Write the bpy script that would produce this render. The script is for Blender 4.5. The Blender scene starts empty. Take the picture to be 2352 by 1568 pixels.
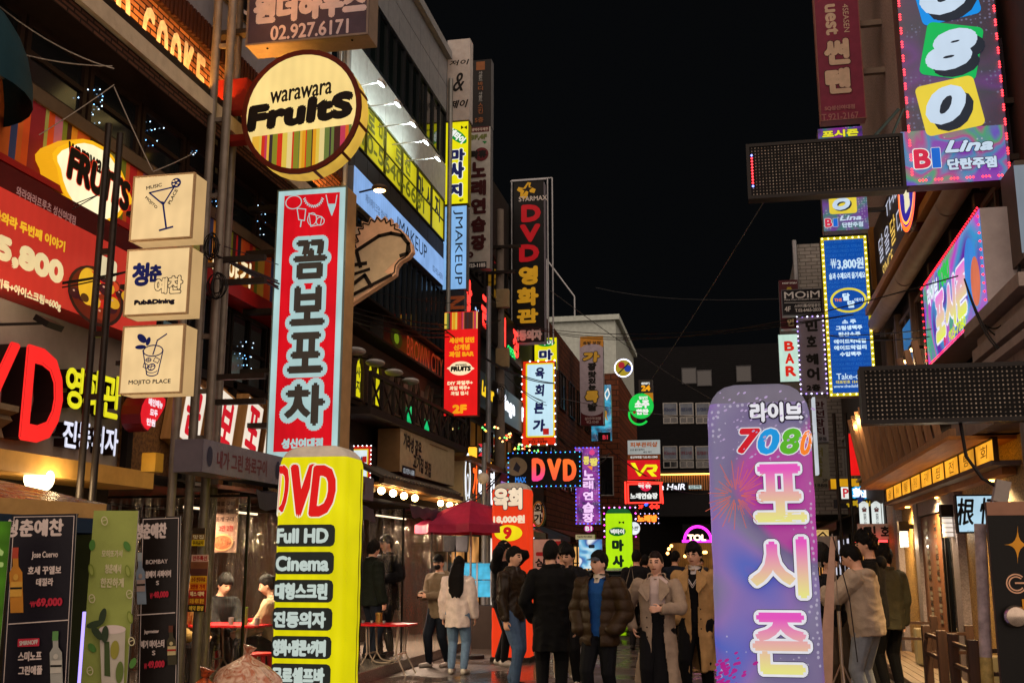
import bpy, bmesh, math, random, sys
import numpy as np
from mathutils import Vector, Matrix, noise
random.seed(7)
SC = bpy.context.scene
COL = SC.collection
# ---------------------------------------------------------------- camera
FPX = 2480.6            # focal length in units of a 2352 px wide picture
EYE = 1.6
YAW = math.radians(11.29)
PIT = math.atan(507 / FPX)
cam_data = bpy.data.cameras.new('camera')
cam_data.sensor_width = 36
cam_data.lens = 36 * FPX / 2352
cam_data.clip_end = 600
cam = bpy.data.objects.new('camera', cam_data)
COL.objects.link(cam)
cam.location = (0, 0, EYE)
cam.rotation_euler = (math.pi / 2 + PIT, 0, YAW)
SC.camera = cam
# ---------------------------------------------------------------- world, night sky and city glow
world = bpy.data.worlds.new('World')
SC.world = world
world.use_nodes = True
wn = world.node_tree
bg = wn.nodes['Background']
bg.inputs[0].default_value = (0.75, 0.85, 1.0, 1)
bg.inputs[1].default_value = 0.002
sun = bpy.data.lights.new('night_glow', 'SUN')
sun.energy = 2.9
sun.angle = math.radians(140)
sun.color = (1.0, 0.78, 0.64)
sun_o = bpy.data.objects.new('night_glow', sun)
COL.objects.link(sun_o)
sun_o.rotation_euler = (math.radians(62), 0, math.radians(12))   # soft glow of the street behind the viewer
vs = SC.view_settings
vs.view_transform = 'Standard'
vs.look = 'None'
vs.exposure = 0.45
vs.gamma = 1.0
cy = SC.cycles
cy.use_denoising = True
cy.max_bounces = 6
cy.diffuse_bounces = 3
cy.glossy_bounces = 3
cy.transparent_max_bounces = 12
cy.sample_clamp_indirect = 2.5
cy.caustics_reflective = False
cy.caustics_refractive = False
# ---------------------------------------------------------------- picture ray -> place in the street
_sa, _ca, _sp, _cp = math.sin(YAW), math.cos(YAW), math.sin(PIT), math.cos(PIT)
FW = Vector((-_sa * _cp, _ca * _cp, _sp))
RT = Vector((_ca, _sa, 0))
UP = RT.cross(FW)
EY = Vector((0, 0, EYE))
def ray(u, v):
    return RT * ((u - 1176) / FPX) + UP * ((784 - v) / FPX) + FW
def on(u, v, ax, c):
    d = ray(u, v)
    return EY + d * ((c - EY[ax]) / d[ax])
def onY(u, v, c): return on(u, v, 1, c)
def onX(u, v, c): return on(u, v, 0, c)
def onZ(u, v, c=0.0): return on(u, v, 2, c)
def K(c, r, *xy):
    o = []
    for i, q in enumerate(xy):
        o.append(q * .25019 + (588 * c if i % 2 == 0 else (0, 392.3, 784.7, 1176)[r]))
    return tuple(o)
# ---------------------------------------------------------------- materials
_mats = {}
def lin(h):
    h = h.lstrip('#')
    c = [int(h[i:i + 2], 16) / 255 for i in (0, 2, 4)]
    return tuple((x / 12.92 if x <= .04045 else ((x + .055) / 1.055) ** 2.4) for x in c) + (1,)
def newmat(name):
    m = bpy.data.materials.new(name)
    m.use_nodes = True
    return m, m.node_tree, m.node_tree.nodes['Principled BSDF']
def node(nt, t, **kw):
    n = nt.nodes.new(t)
    for k, v in kw.items():
        if k in n.inputs.keys(): n.inputs[k].default_value = v
        else: setattr(n, k, v)
    return n
def paint(h, rough=.6, metal=0.0, var=.12, bump=0.0, scale=6.0, spec=.18):
    """painted or printed surface that gives off no light"""
    k = ('p', h, rough, metal, var, bump, scale)
    if k in _mats: return _mats[k]
    m, nt, b = newmat('paint_' + h.strip('#'))
    c = lin(h)
    b.inputs['Roughness'].default_value = rough
    b.inputs['Metallic'].default_value = metal
    b.inputs['Specular IOR Level'].default_value = spec
    if var:
        tc = node(nt, 'ShaderNodeTexCoord')
        nz = node(nt, 'ShaderNodeTexNoise', Scale=scale, Detail=5.0, Roughness=.62)
        nt.links.new(tc.outputs['Object'], nz.inputs['Vector'])
        mx = node(nt, 'ShaderNodeMix', data_type='RGBA')
        mx.inputs[6].default_value = tuple(x * (1 - var) for x in c[:3]) + (1,)
        mx.inputs[7].default_value = tuple(min(1, x * (1 + var)) for x in c[:3]) + (1,)
        mr = node(nt, 'ShaderNodeMapRange')
        mr.inputs[1].default_value = .32; mr.inputs[2].default_value = .68
        nt.links.new(nz.outputs[0], mr.inputs[0])
        nt.links.new(mr.outputs[0], mx.inputs[0])
        nt.links.new(mx.outputs[2], b.inputs['Base Color'])
        if bump:
            bp = node(nt, 'ShaderNodeBump', Strength=bump, Distance=.02)
            nz2 = node(nt, 'ShaderNodeTexNoise', Scale=scale * 6, Detail=4.0)
            nt.links.new(tc.outputs['Object'], nz2.inputs['Vector'])
            nt.links.new(nz2.outputs[0], bp.inputs['Height'])
            nt.links.new(bp.outputs[0], b.inputs['Normal'])
    else:
        b.inputs['Base Color'].default_value = c
    _mats[k] = m
    return m
def lit(h, s=1.0, sample=True, var=.10, scale=2.2, base=.14):
    """backlit print, tube or bulb: colour is what the lamp behind it shows"""
    if s <= 1.25: s *= .78
    k = ('l', h, s, sample, var, scale)
    if k in _mats: return _mats[k]
    m, nt, b = newmat('lit_' + h.strip('#'))
    c = lin(h)
    b.inputs['Base Color'].default_value = tuple(x * base for x in c[:3]) + (1,)
    b.inputs['Roughness'].default_value = .5
    b.inputs['Specular IOR Level'].default_value = .15
    b.inputs['Emission Color'].default_value = c
    b.inputs['Emission Strength'].default_value = s
    if var:
        tc = node(nt, 'ShaderNodeTexCoord')
        nz = node(nt, 'ShaderNodeTexNoise', Scale=scale, Detail=2.0)
        nt.links.new(tc.outputs['Object'], nz.inputs['Vector'])
        mr = node(nt, 'ShaderNodeMapRange')
        mr.inputs[1].default_value = .3; mr.inputs[2].default_value = .7
        mr.inputs[3].default_value = s * (1 - var); mr.inputs[4].default_value = s * (1 + var)
        nt.links.new(nz.outputs[0], mr.inputs[0])
        wv = node(nt, 'ShaderNodeTexWave', Scale=2.6, Distortion=1.5, Detail=1.0)       # tubes behind the face
        nt.links.new(tc.outputs['Object'], wv.inputs['Vector'])
        m2 = node(nt, 'ShaderNodeMapRange'); m2.inputs[3].default_value = 1 - var * .25; m2.inputs[4].default_value = 1 + var * .2
        nt.links.new(wv.outputs[1], m2.inputs[0])
        mu = node(nt, 'ShaderNodeMath', operation='MULTIPLY')
        nt.links.new(mr.outputs[0], mu.inputs[0]); nt.links.new(m2.outputs[0], mu.inputs[1]); nt.links.new(mu.outputs[0], b.inputs['Emission Strength'])
    m.cycles.emission_sampling = 'FRONT_BACK' if sample else 'NONE'
    _mats[k] = m
    return m
def glow(h, s): return lit(h, s, sample=False, var=0)
def gradlit(h0, h1, y0, y1, s=.8):
    """printed blend between two colours along the sign, backlit"""
    m, nt, b = newmat('lit_blend')
    tc = node(nt, 'ShaderNodeTexCoord'); sx = node(nt, 'ShaderNodeSeparateXYZ')
    nt.links.new(tc.outputs['Object'], sx.inputs[0])
    mr = node(nt, 'ShaderNodeMapRange')
    mr.inputs[1].default_value = y0; mr.inputs[2].default_value = y1
    nt.links.new(sx.outputs[1], mr.inputs[0])
    mx = node(nt, 'ShaderNodeMix', data_type='RGBA')
    mx.inputs[6].default_value = lin(h0); mx.inputs[7].default_value = lin(h1)
    nt.links.new(mr.outputs[0], mx.inputs[0])
    nt.links.new(mx.outputs[2], b.inputs['Emission Color'])
    b.inputs['Base Color'].default_value = (.05, .05, .05, 1)
    b.inputs['Emission Strength'].default_value = s * .8
    m.cycles.emission_sampling = 'NONE'
    return m
def partylit(cols, scale=1.4, s=.55, dots=True, sample=True, seed=0.0, dotcol='#d8d0e8', base=.2):
    """purple party print: blended clouds of colour with a sprinkling of light dots, backlit"""
    m, nt, b = newmat('lit_party_print')
    tc = node(nt, 'ShaderNodeTexCoord'); mp = node(nt, 'ShaderNodeMapping')
    mp.inputs['Location'].default_value = (seed, seed * 1.7, seed * .3)
    nt.links.new(tc.outputs['Object'], mp.inputs['Vector'])
    nz = node(nt, 'ShaderNodeTexNoise', Scale=scale, Detail=1.5, Distortion=.6)
    nt.links.new(mp.outputs[0], nz.inputs['Vector'])
    cr = node(nt, 'ShaderNodeValToRGB')
    el = cr.color_ramp.elements
    n = len(cols)
    while len(el) < n: el.new(.5)
    for i, c in enumerate(cols):
        el[i].position = .35 + .30 * i / (n - 1); el[i].color = lin(c)
    nt.links.new(nz.outputs[0], cr.inputs[0])
    out = cr.outputs[0]
    if dots:
        vo = node(nt, 'ShaderNodeTexVoronoi', Scale=22.0); vo.inputs['Randomness'].default_value = .35
        nt.links.new(mp.outputs[0], vo.inputs['Vector'])
        lt = node(nt, 'ShaderNodeMath', operation='LESS_THAN'); lt.inputs[1].default_value = .26
        nt.links.new(vo.outputs['Distance'], lt.inputs[0])
        n2 = node(nt, 'ShaderNodeTexNoise', Scale=scale * 1.9, Detail=1.0)
        nt.links.new(mp.outputs[0], n2.inputs['Vector'])
        gt = node(nt, 'ShaderNodeMath', operation='GREATER_THAN'); gt.inputs[1].default_value = .53
        nt.links.new(n2.outputs[0], gt.inputs[0])
        mu = node(nt, 'ShaderNodeMath', operation='MULTIPLY')
        nt.links.new(lt.outputs[0], mu.inputs[0]); nt.links.new(gt.outputs[0], mu.inputs[1])
        mu2 = node(nt, 'ShaderNodeMath', operation='MULTIPLY'); mu2.inputs[1].default_value = .55
        nt.links.new(mu.outputs[0], mu2.inputs[0])
        mx = node(nt, 'ShaderNodeMix', data_type='RGBA')
        mx.inputs[7].default_value = lin(dotcol)
        nt.links.new(mu2.outputs[0], mx.inputs[0]); nt.links.new(out, mx.inputs[6])
        out = mx.outputs[2]
    nt.links.new(out, b.inputs['Emission Color'])
    b.inputs['Base Color'].default_value = (base * .5,) * 3 + (1,)
    b.inputs['Roughness'].default_value = .5
    b.inputs['Specular IOR Level'].default_value = .15
    b.inputs['Emission Strength'].default_value = s * .85
    m.cycles.emission_sampling = 'FRONT_BACK' if sample else 'NONE'
    return m
def brickmat(c1, c2, mortar, scale=1.0, bw=.24, bh=.075, ms=.012, rough=.85, axes='YZ', bump=.5, wet=0, var=.25):
    k = ('b', c1, c2, mortar, scale, bw, bh, axes, rough)
    if k in _mats: return _mats[k]
    m, nt, b = newmat('masonry')
    tc = node(nt, 'ShaderNodeTexCoord'); sx = node(nt, 'ShaderNodeSeparateXYZ'); cb = node(nt, 'ShaderNodeCombineXYZ')
    nt.links.new(tc.outputs['Object'], sx.inputs[0])
    for i, a in enumerate(axes):
        nt.links.new(sx.outputs['XYZ'.index(a)], cb.inputs[i])
    br = node(nt, 'ShaderNodeTexBrick', Scale=1.0)
    br.inputs['Brick Width'].default_value = bw; br.inputs['Row Height'].default_value = bh
    br.inputs['Mortar Size'].default_value = ms; br.inputs['Mortar Smooth'].default_value = .2
    br.inputs['Color1'].default_value = lin(c1); br.inputs['Color2'].default_value = lin(c2); br.inputs['Mortar'].default_value = lin(mortar)
    nt.links.new(cb.outputs[0], br.inputs['Vector'])
    nz = node(nt, 'ShaderNodeTexNoise', Scale=7.0, Detail=6.0, Roughness=.7)
    nt.links.new(tc.outputs['Object'], nz.inputs['Vector'])
    mx = node(nt, 'ShaderNodeMix', data_type='RGBA', blend_type='MULTIPLY')
    mx.inputs[0].default_value = 1.0
    mr = node(nt, 'ShaderNodeMapRange'); mr.inputs[1].default_value = .25; mr.inputs[2].default_value = .75
    mr.inputs[3].default_value = 1 - var; mr.inputs[4].default_value = 1 + var
    nt.links.new(nz.outputs[0], mr.inputs[0])
    nt.links.new(br.outputs['Color'], mx.inputs[6]); nt.links.new(mr.outputs[0], mx.inputs[7])
    nt.links.new(mx.outputs[2], b.inputs['Base Color'])
    bp = node(nt, 'ShaderNodeBump', Strength=bump, Distance=.01); bp.invert = True
    nt.links.new(br.outputs['Fac'], bp.inputs['Height'])
    nt.links.new(bp.outputs[0], b.inputs['Normal'])
    b.inputs['Roughness'].default_value = rough
    b.inputs['Specular IOR Level'].default_value = .5 if wet else .12
    if wet:
        mr2 = node(nt, 'ShaderNodeMapRange'); mr2.inputs[1].default_value = .4; mr2.inputs[2].default_value = .62
        mr2.inputs[3].default_value = .10; mr2.inputs[4].default_value = .5
        n3 = node(nt, 'ShaderNodeTexNoise', Scale=.8, Detail=4.0)
        nt.links.new(tc.outputs['Object'], n3.inputs['Vector'])
        nt.links.new(n3.outputs[0], mr2.inputs[0]); nt.links.new(mr2.outputs[0], b.inputs['Roughness'])
    _mats[k] = m
    return m
def woodmat(c1, c2, axis=2, rough=.6, scale=4.0):
    k = ('w', c1, c2, axis, rough, scale)
    if k in _mats: return _mats[k]
    m, nt, b = newmat('wood')
    tc = node(nt, 'ShaderNodeTexCoord'); mp = node(nt, 'ShaderNodeMapping')
    s = [scale * 5] * 3; s[axis] = scale * .35
    mp.inputs['Scale'].default_value = s
    nt.links.new(tc.outputs['Object'], mp.inputs['Vector'])
    nz = node(nt, 'ShaderNodeTexNoise', Scale=1.0, Detail=5.0, Roughness=.65)
    nt.links.new(mp.outputs[0], nz.inputs['Vector'])
    mr = node(nt, 'ShaderNodeMapRange'); mr.inputs[1].default_value = .3; mr.inputs[2].default_value = .7
    nt.links.new(nz.outputs[0], mr.inputs[0])
    mx = node(nt, 'ShaderNodeMix', data_type='RGBA')
    mx.inputs[6].default_value = lin(c1); mx.inputs[7].default_value = lin(c2)
    nt.links.new(mr.outputs[0], mx.inputs[0]); nt.links.new(mx.outputs[2], b.inputs['Base Color'])
    bp = node(nt, 'ShaderNodeBump', Strength=.25, Distance=.01)
    nt.links.new(nz.outputs[0], bp.inputs['Height']); nt.links.new(bp.outputs[0], b.inputs['Normal'])
    b.inputs['Roughness'].default_value = rough
    _mats[k] = m
    return m
def speckle(c1, c2, scale=60.0, rough=.5, size=.5):
    """speckled stone, chip board"""
    k = ('s', c1, c2, scale, rough)
    if k in _mats: return _mats[k]
    m, nt, b = newmat('speckled_stone')
    tc = node(nt, 'ShaderNodeTexCoord')
    nz = node(nt, 'ShaderNodeTexNoise', Scale=scale, Detail=3.0, Roughness=.7)
    nt.links.new(tc.outputs['Object'], nz.inputs['Vector'])
    mr = node(nt, 'ShaderNodeMapRange'); mr.inputs[1].default_value = .38; mr.inputs[2].default_value = .6
    nt.links.new(nz.outputs[0], mr.inputs[0])
    n2 = node(nt, 'ShaderNodeTexNoise', Scale=1.3, Detail=4.0)
    nt.links.new(tc.outputs['Object'], n2.inputs['Vector'])
    mx = node(nt, 'ShaderNodeMix', data_type='RGBA')
    mx.inputs[6].default_value = lin(c1); mx.inputs[7].default_value = lin(c2)
    nt.links.new(mr.outputs[0], mx.inputs[0])
    m2 = node(nt, 'ShaderNodeMix', data_type='RGBA', blend_type='MULTIPLY'); m2.inputs[0].default_value = .6
    nt.links.new(mx.outputs[2], m2.inputs[6]); nt.links.new(n2.outputs[0], m2.inputs[7])
    nt.links.new(m2.outputs[2], b.inputs['Base Color'])
    bp = node(nt, 'ShaderNodeBump', Strength=.3, Distance=.005)
    nt.links.new(nz.outputs[0], bp.inputs['Height']); nt.links.new(bp.outputs[0], b.inputs['Normal'])
    b.inputs['Roughness'].default_value = rough
    _mats[k] = m
    return m
def clearfilm(tint='#ffffff', alpha=.16, rough=.12):
    """thin clear plastic sheeting, creased"""
    k = ('film', tint, alpha)
    if k in _mats: return _mats[k]
    m, nt, b = newmat('clear_plastic')
    out = nt.nodes['Material Output']
    tr = node(nt, 'ShaderNodeBsdfTransparent'); tr.inputs[0].default_value = (.94, .93, .92, 1)
    gl = node(nt, 'ShaderNodeBsdfGlossy'); gl.inputs['Roughness'].default_value = rough
    gl.inputs[0].default_value = lin(tint)
    tc = node(nt, 'ShaderNodeTexCoord')
    mp = node(nt, 'ShaderNodeMapping'); mp.inputs['Scale'].default_value = (7, 7, 1.3); mp.inputs['Rotation'].default_value = (.3, .2, 0)
    nz = node(nt, 'ShaderNodeTexNoise', Scale=1.4, Detail=4.0, Distortion=1.2)
    nt.links.new(tc.outputs['Object'], mp.inputs[0]); nt.links.new(mp.outputs[0], nz.inputs['Vector'])
    bp = node(nt, 'ShaderNodeBump', Strength=.9, Distance=.06)
    nt.links.new(nz.outputs[0], bp.inputs['Height']); nt.links.new(bp.outputs[0], gl.inputs['Normal'])
    mi = node(nt, 'ShaderNodeMixShader'); mi.inputs[0].default_value = alpha
    nt.links.new(tr.outputs[0], mi.inputs[1]); nt.links.new(gl.outputs[0], mi.inputs[2])
    nt.links.new(mi.outputs[0], out.inputs[0])
    _mats[k] = m
    return m
def glassmat(h='#0a0d10', rough=.06, alpha=1.0):
    k = ('g', h, rough)
    if k in _mats: return _mats[k]
    m, nt, b = newmat('dark_glass')
    b.inputs['Base Color'].default_value = lin(h)
    b.inputs['Roughness'].default_value = rough
    b.inputs['Specular IOR Level'].default_value = .7
    _mats[k] = m
    return m
# ---------------------------------------------------------------- mesh builder
class MB:
    def __init__(s): s.v = []; s.f = []; s.m = []; s.mats = []
    def mi(s, mat):
        if mat not in s.mats: s.mats.append(mat)
        return s.mats.index(mat)
    def add(s, vs, fs, mat):
        o = len(s.v); i = s.mi(mat)
        s.v.extend([tuple(q) for q in vs])
        for f in fs: s.f.append(tuple(k + o for k in f)); s.m.append(i)
    def box(s, c, d, mat, rot=None):
        x, y, z = d[0] / 2, d[1] / 2, d[2] / 2
        vs = [Vector((a * x, b_ * y, e * z)) for a in (-1, 1) for b_ in (-1, 1) for e in (-1, 1)]
        if rot is not None: vs = [rot @ q for q in vs]
        vs = [q + Vector(c) for q in vs]
        s.add(vs, [(0, 1, 3, 2), (4, 6, 7, 5), (0, 4, 5, 1), (2, 3, 7, 6), (0, 2, 6, 4), (1, 5, 7, 3)], mat)
    def bb(s, x0, x1, y0, y1, z0, z1, mat):
        s.box(((x0 + x1) / 2, (y0 + y1) / 2, (z0 + z1) / 2), (x1 - x0, y1 - y0, z1 - z0), mat)
    def tube(s, pts, r, mat, n=8, cap=True):
        pts = [Vector(q) for q in pts]
        rs = r if isinstance(r, (list, tuple)) else [r] * len(pts)
        vs = []; nx = None
        for i, q in enumerate(pts):
            t = (pts[min(i + 1, len(pts) - 1)] - pts[max(i - 1, 0)])
            t = t.normalized() if t.length > 1e-9 else Vector((0, 0, 1))
            if nx is None: nx = t.orthogonal().normalized()
            else:
                nx = nx - t * nx.dot(t)
                nx = nx.normalized() if nx.length > 1e-6 else t.orthogonal().normalized()
            b_ = t.cross(nx)
            for k in range(n):
                a = 2 * math.pi * k / n
                vs.append(q + (nx * math.cos(a) + b_ * math.sin(a)) * rs[i])
        fs = [(i * n + k, i * n + (k + 1) % n, (i + 1) * n + (k + 1) % n, (i + 1) * n + k) for i in range(len(pts) - 1) for k in range(n)]
        if cap: fs += [tuple(range(n))[::-1], tuple((len(pts) - 1) * n + k for k in range(n))]
        s.add(vs, fs, mat)
    def ball(s, c, r, mat, n=12, m=8):
        r = r if isinstance(r, (list, tuple)) else (r, r, r)
        vs = [Vector(c) + Vector((0, 0, r[2]))]
        for j in range(1, m):
            t = math.pi * j / m
            for k in range(n):
                a = 2 * math.pi * k / n
                vs.append(Vector(c) + Vector((r[0] * math.sin(t) * math.cos(a), r[1] * math.sin(t) * math.sin(a), r[2] * math.cos(t))))
        vs.append(Vector(c) - Vector((0, 0, r[2])))
        fs = [(0, 1 + k, 1 + (k + 1) % n) for k in range(n)]
        for j in range(m - 2):
            for k in range(n):
                a0 = 1 + j * n + k; a1 = 1 + j * n + (k + 1) % n
                fs.append((a0, a0 + n, a1 + n, a1))
        l = len(vs) - 1; o = 1 + (m - 2) * n
        fs += [(l, o + (k + 1) % n, o + k) for k in range(n)]
        s.add(vs, fs, mat)
    def rings(s, rings, mat, cap=True):
        n = len(rings[0]); vs = [q for r_ in rings for q in r_]
        fs = [(i * n + k, i * n + (k + 1) % n, (i + 1) * n + (k + 1) % n, (i + 1) * n + k) for i in range(len(rings) - 1) for k in range(n)]
        if cap: fs += [tuple(range(n))[::-1], tuple((len(rings) - 1) * n + k for k in range(n))]
        s.add(vs, fs, mat)
    def poly(s, pts, mat): s.add(pts, [tuple(range(len(pts)))], mat)
    def build(s, name, parent=None, smooth=False, bevel=0.0, angle=40):
        me = bpy.data.meshes.new(name)
        me.from_pydata(s.v, [], s.f)
        for m in s.mats: me.materials.append(m)
        me.polygons.foreach_set('material_index', s.m)
        if bevel or smooth:
            bm = bmesh.new(); bm.from_mesh(me)
            if bevel:
                bmesh.ops.recalc_face_normals(bm, faces=bm.faces)
                es = [e for e in bm.edges if len(e.link_faces) == 2 and e.calc_face_angle(0) > .6]
                bmesh.ops.bevel(bm, geom=es, offset=bevel, segments=2, affect='EDGES', profile=.6, clamp_overlap=True)
            if smooth:
                for f in bm.faces: f.smooth = True
                for e in bm.edges:
                    if len(e.link_faces) == 2 and e.calc_face_angle(0) > math.radians(angle): e.smooth = False
            bm.to_mesh(me); bm.free()
        me.update()
        o = bpy.data.objects.new(name, me)
        COL.objects.link(o)
        if parent is not None: o.parent = parent
        return o
def tag(o, label=None, cat=None, group=None, kind=None):
    if label: o['label'] = label
    if cat: o['category'] = cat
    if group: o['group'] = group
    if kind or cat: o['kind'] = kind or 'thing'
    return o
def thing(name, label, cat, loc=(0, 0, 0), rot=None, group=None):
    o = bpy.data.objects.new(name, None)
    o.empty_display_size = .1
    COL.objects.link(o)
    if rot is not None:
        M = rot.to_4x4(); M.translation = Vector(loc); o.matrix_world = M
    else: o.location = loc
    return tag(o, label, cat, group)
def copytree(o, loc=None, label=None):
    c = o.copy(); COL.objects.link(c)
    if loc is not None: c.location = loc
    if label: c['label'] = label
    for ch in list(o.children):
        d = ch.copy(); COL.objects.link(d); d.parent = c
        for g in list(ch.children):
            e = g.copy(); COL.objects.link(e); e.parent = d
    return c
# ---------------------------------------------------------------- lettering
_gl = {}
_ch = {}
def _said(c):
    """every character in the script's own strings"""
    if isinstance(c, str): return set(c)
    if isinstance(c, (tuple, frozenset)): return set().union(*[_said(q) for q in c]) if c else set()
    if hasattr(c, 'co_consts'): return _said(c.co_consts)
    return set()
CHARS = sorted(c for c in _said(sys._getframe().f_code) if 32 < ord(c) < 127 or ord(c) > 0xA0)
def _load_chars():
    """outlines and advance widths of every character used, read once"""
    def lay(rows):
        cu = bpy.data.curves.new('letters', 'FONT'); cu.body = '\n'.join(rows); cu.size = 1; cu.resolution_u = 3; cu.space_line = 3
        o = bpy.data.objects.new('letters', cu); COL.objects.link(o)
        me = bpy.data.meshes.new_from_object(o.evaluated_get(bpy.context.evaluated_depsgraph_get()))
        v = np.array([q.co[:2] for q in me.vertices]); f = [tuple(q.vertices) for q in me.polygons]
        bpy.data.objects.remove(o); bpy.data.curves.remove(cu); bpy.data.meshes.remove(me)
        return v, f, np.round((.3 - v[:, 1]) / 3).astype(int)
    lat = [c for c in CHARS if ord(c) < 0x250]; han = [c for c in CHARS if ord(c) >= 0x250]
    w, _, rw = lay([c + '|' for c in lat] + ['|'])
    bar = w[rw == len(lat)][:, 0].max()
    for cs in (lat, han):
        v, f, row = lay(cs); ff = {}
        for p in f: ff.setdefault(row[p[0]], []).append(p)
        for i, c in enumerate(cs):
            ix = np.where(row == i)[0]; mp = {k: n for n, k in enumerate(ix)}
            vv = v[ix].copy(); vv[:, 1] += 3 * i
            _ch[c] = (vv, [tuple(mp[k] for k in p) for p in ff.get(i, [])], w[rw == i][:, 0].max() - bar if cs is lat else .92)
def glyphs(s):
    if not _ch: _load_chars()
    if s in _gl: return _gl[s]
    x = 0; vs = []; fs = []; o = 0
    for c in s:
        if c == ' ': x += .26; continue
        v, f, a = _ch[c]
        vs.append(v + np.array([x, 0])); fs += [tuple(k + o for k in p) for p in f]; o += len(v); x += a
    _gl[s] = (np.vstack(vs), fs)
    return _gl[s]
def rrect(x0, y0, x1, y1, r, n=5):
    r = min(r, (x1 - x0) / 2, (y1 - y0) / 2)
    if r <= 0: return [(x0, y0), (x1, y0), (x1, y1), (x0, y1)]
    o = []
    for cx, cy_, a in ((x1 - r, y0 + r, -90), (x1 - r, y1 - r, 0), (x0 + r, y1 - r, 90), (x0 + r, y0 + r, 180)):
        for k in range(n + 1):
            t = math.radians(a + 90 * k / n); o.append((cx + r * math.cos(t), cy_ + r * math.sin(t)))
    return o
AX = {'y': (Vector((1, 0, 0)), Vector((0, -1, 0)), 1), 'L': (Vector((0, 1, 0)), Vector((1, 0, 0)), 0), 'R': (Vector((0, -1, 0)), Vector((-1, 0, 0)), 0)}
class Print:
    """flat artwork in a sign's own plane; boxes are measured in picture units and put on the real plane"""
    crop = None
    def setup(s, kind, c):
        s.kind = kind; s.c = c
        if isinstance(kind, str): s.r, s.n, s.ax = AX[kind]
        else:                                            # turned by an angle about the upright, through the point c
            a = math.radians(kind[0]); s.r = Vector((math.cos(a), math.sin(a), 0)); s.n = Vector((math.sin(a), -math.cos(a), 0)); s.ax = None
        s.u = Vector((0, 0, 1)); s.mb = MB(); s.layer = 0; s.o = Vector((0, 0, 0)); s.step = .0016; s.z0 = .004
    def loc(s, u, v):
        if s.ax is None:
            d = ray(u, v); p = EY + d * ((s.c - EY).dot(s.n) / d.dot(s.n)) - s.o
        else: p = on(u, v, s.ax, s.c) - s.o
        return p.dot(s.r), p.dot(s.u)
    def bx(s, b_):
        if s.crop: b_ = K(*s.crop, *b_)
        u0, v0, u1, v1 = b_; uc, vc = (u0 + u1) / 2, (v0 + v1) / 2
        x0 = s.loc(u0, vc)[0]; x1 = s.loc(u1, vc)[0]; y1 = s.loc(uc, v0)[1]; y0 = s.loc(uc, v1)[1]
        return min(x0, x1), y0, max(x0, x1), y1
    def pt(s, q):
        if s.crop: q = K(*s.crop, *q)
        return s.loc(*q)
    def zz(s):
        s.layer += 1
        return s.z0 + s.step * s.layer
    def surf(s, x, y): return 0.0
    def put(s, xy, faces, mat, z=None):
        z = s.zz() if z is None else z
        s.mb.add([(x, y, z + s.surf(x, y)) for x, y in xy], faces, mat)
    def T(s, txt, box, mat, b=.03, ol=None, shear=0, rot=0, ol2=None, n=None, cond=None):
        """text stretched to fill box; b = extra weight in parts of the height; ol = (material, width) outline"""
        x0, y0, x1, y1 = s.bx(box) if not isinstance(box, list) else box
        v, f = glyphs(txt)
        mn, mx = v.min(0), v.max(0); d = np.maximum(mx - mn, 1e-6)
        w, h = x1 - x0, y1 - y0
        bo = b * min(h, w) 
        q = (v - mn) / d
        X = (q[:, 0] - .5) * (w - 2 * bo); Y = (q[:, 1] - .5) * (h - 2 * bo)
        X = X + shear * Y
        if rot:
            a = math.radians(rot); X, Y = X * math.cos(a) - Y * math.sin(a), X * math.sin(a) + Y * math.cos(a)
        X = X + (x0 + x1) / 2; Y = Y + (y0 + y1) / 2
        def stamp(r, mat_, k):
            z = s.zz()
            off = [(0, 0)] + ([(r * math.cos(2 * math.pi * i / k), r * math.sin(2 * math.pi * i / k)) for i in range(k)] if r > 0 else [])
            for i, (a, c) in enumerate(off):
                s.put(list(zip(X + a, Y + c)), f, mat_, z + i * .00005)
        if ol2: stamp(bo + (ol[1] + ol2[1]) * min(h, w), ol2[0], n or 14)
        if ol: stamp(bo + ol[1] * min(h, w), ol[0], n or 14)
        stamp(bo, mat, (n or 8) if b > .05 else 4)
    def V(s, txt, box, mat, gap=.12, **kw):
        """one character per row"""
        u0, v0, u1, v1 = box; n = len(txt); h = (v1 - v0) / n
        for i, c in enumerate(txt):
            if c != ' ': s.T(c, (u0, v0 + h * (i + gap / 2), u1, v0 + h * (i + 1 - gap / 2)), mat, **kw)
    def R(s, box, mat, r=0):
        x0, y0, x1, y1 = s.bx(box) if not isinstance(box, list) else box
        p = rrect(x0, y0, x1, y1, r * min(x1 - x0, y1 - y0))
        s.put(p, [tuple(range(len(p)))], mat)
    def ring(s, box, mat, t, r=0):
        """outline rectangle, t in metres"""
        x0, y0, x1, y1 = s.bx(box) if not isinstance(box, list) else box
        a = rrect(x0, y0, x1, y1, r); c = rrect(x0 + t, y0 + t, x1 - t, y1 - t, max(r - t, 0) if r else 0)
        n = len(a)
        s.put(a + c, [(i, (i + 1) % n, n + (i + 1) % n, n + i) for i in range(n)], mat)
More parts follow.
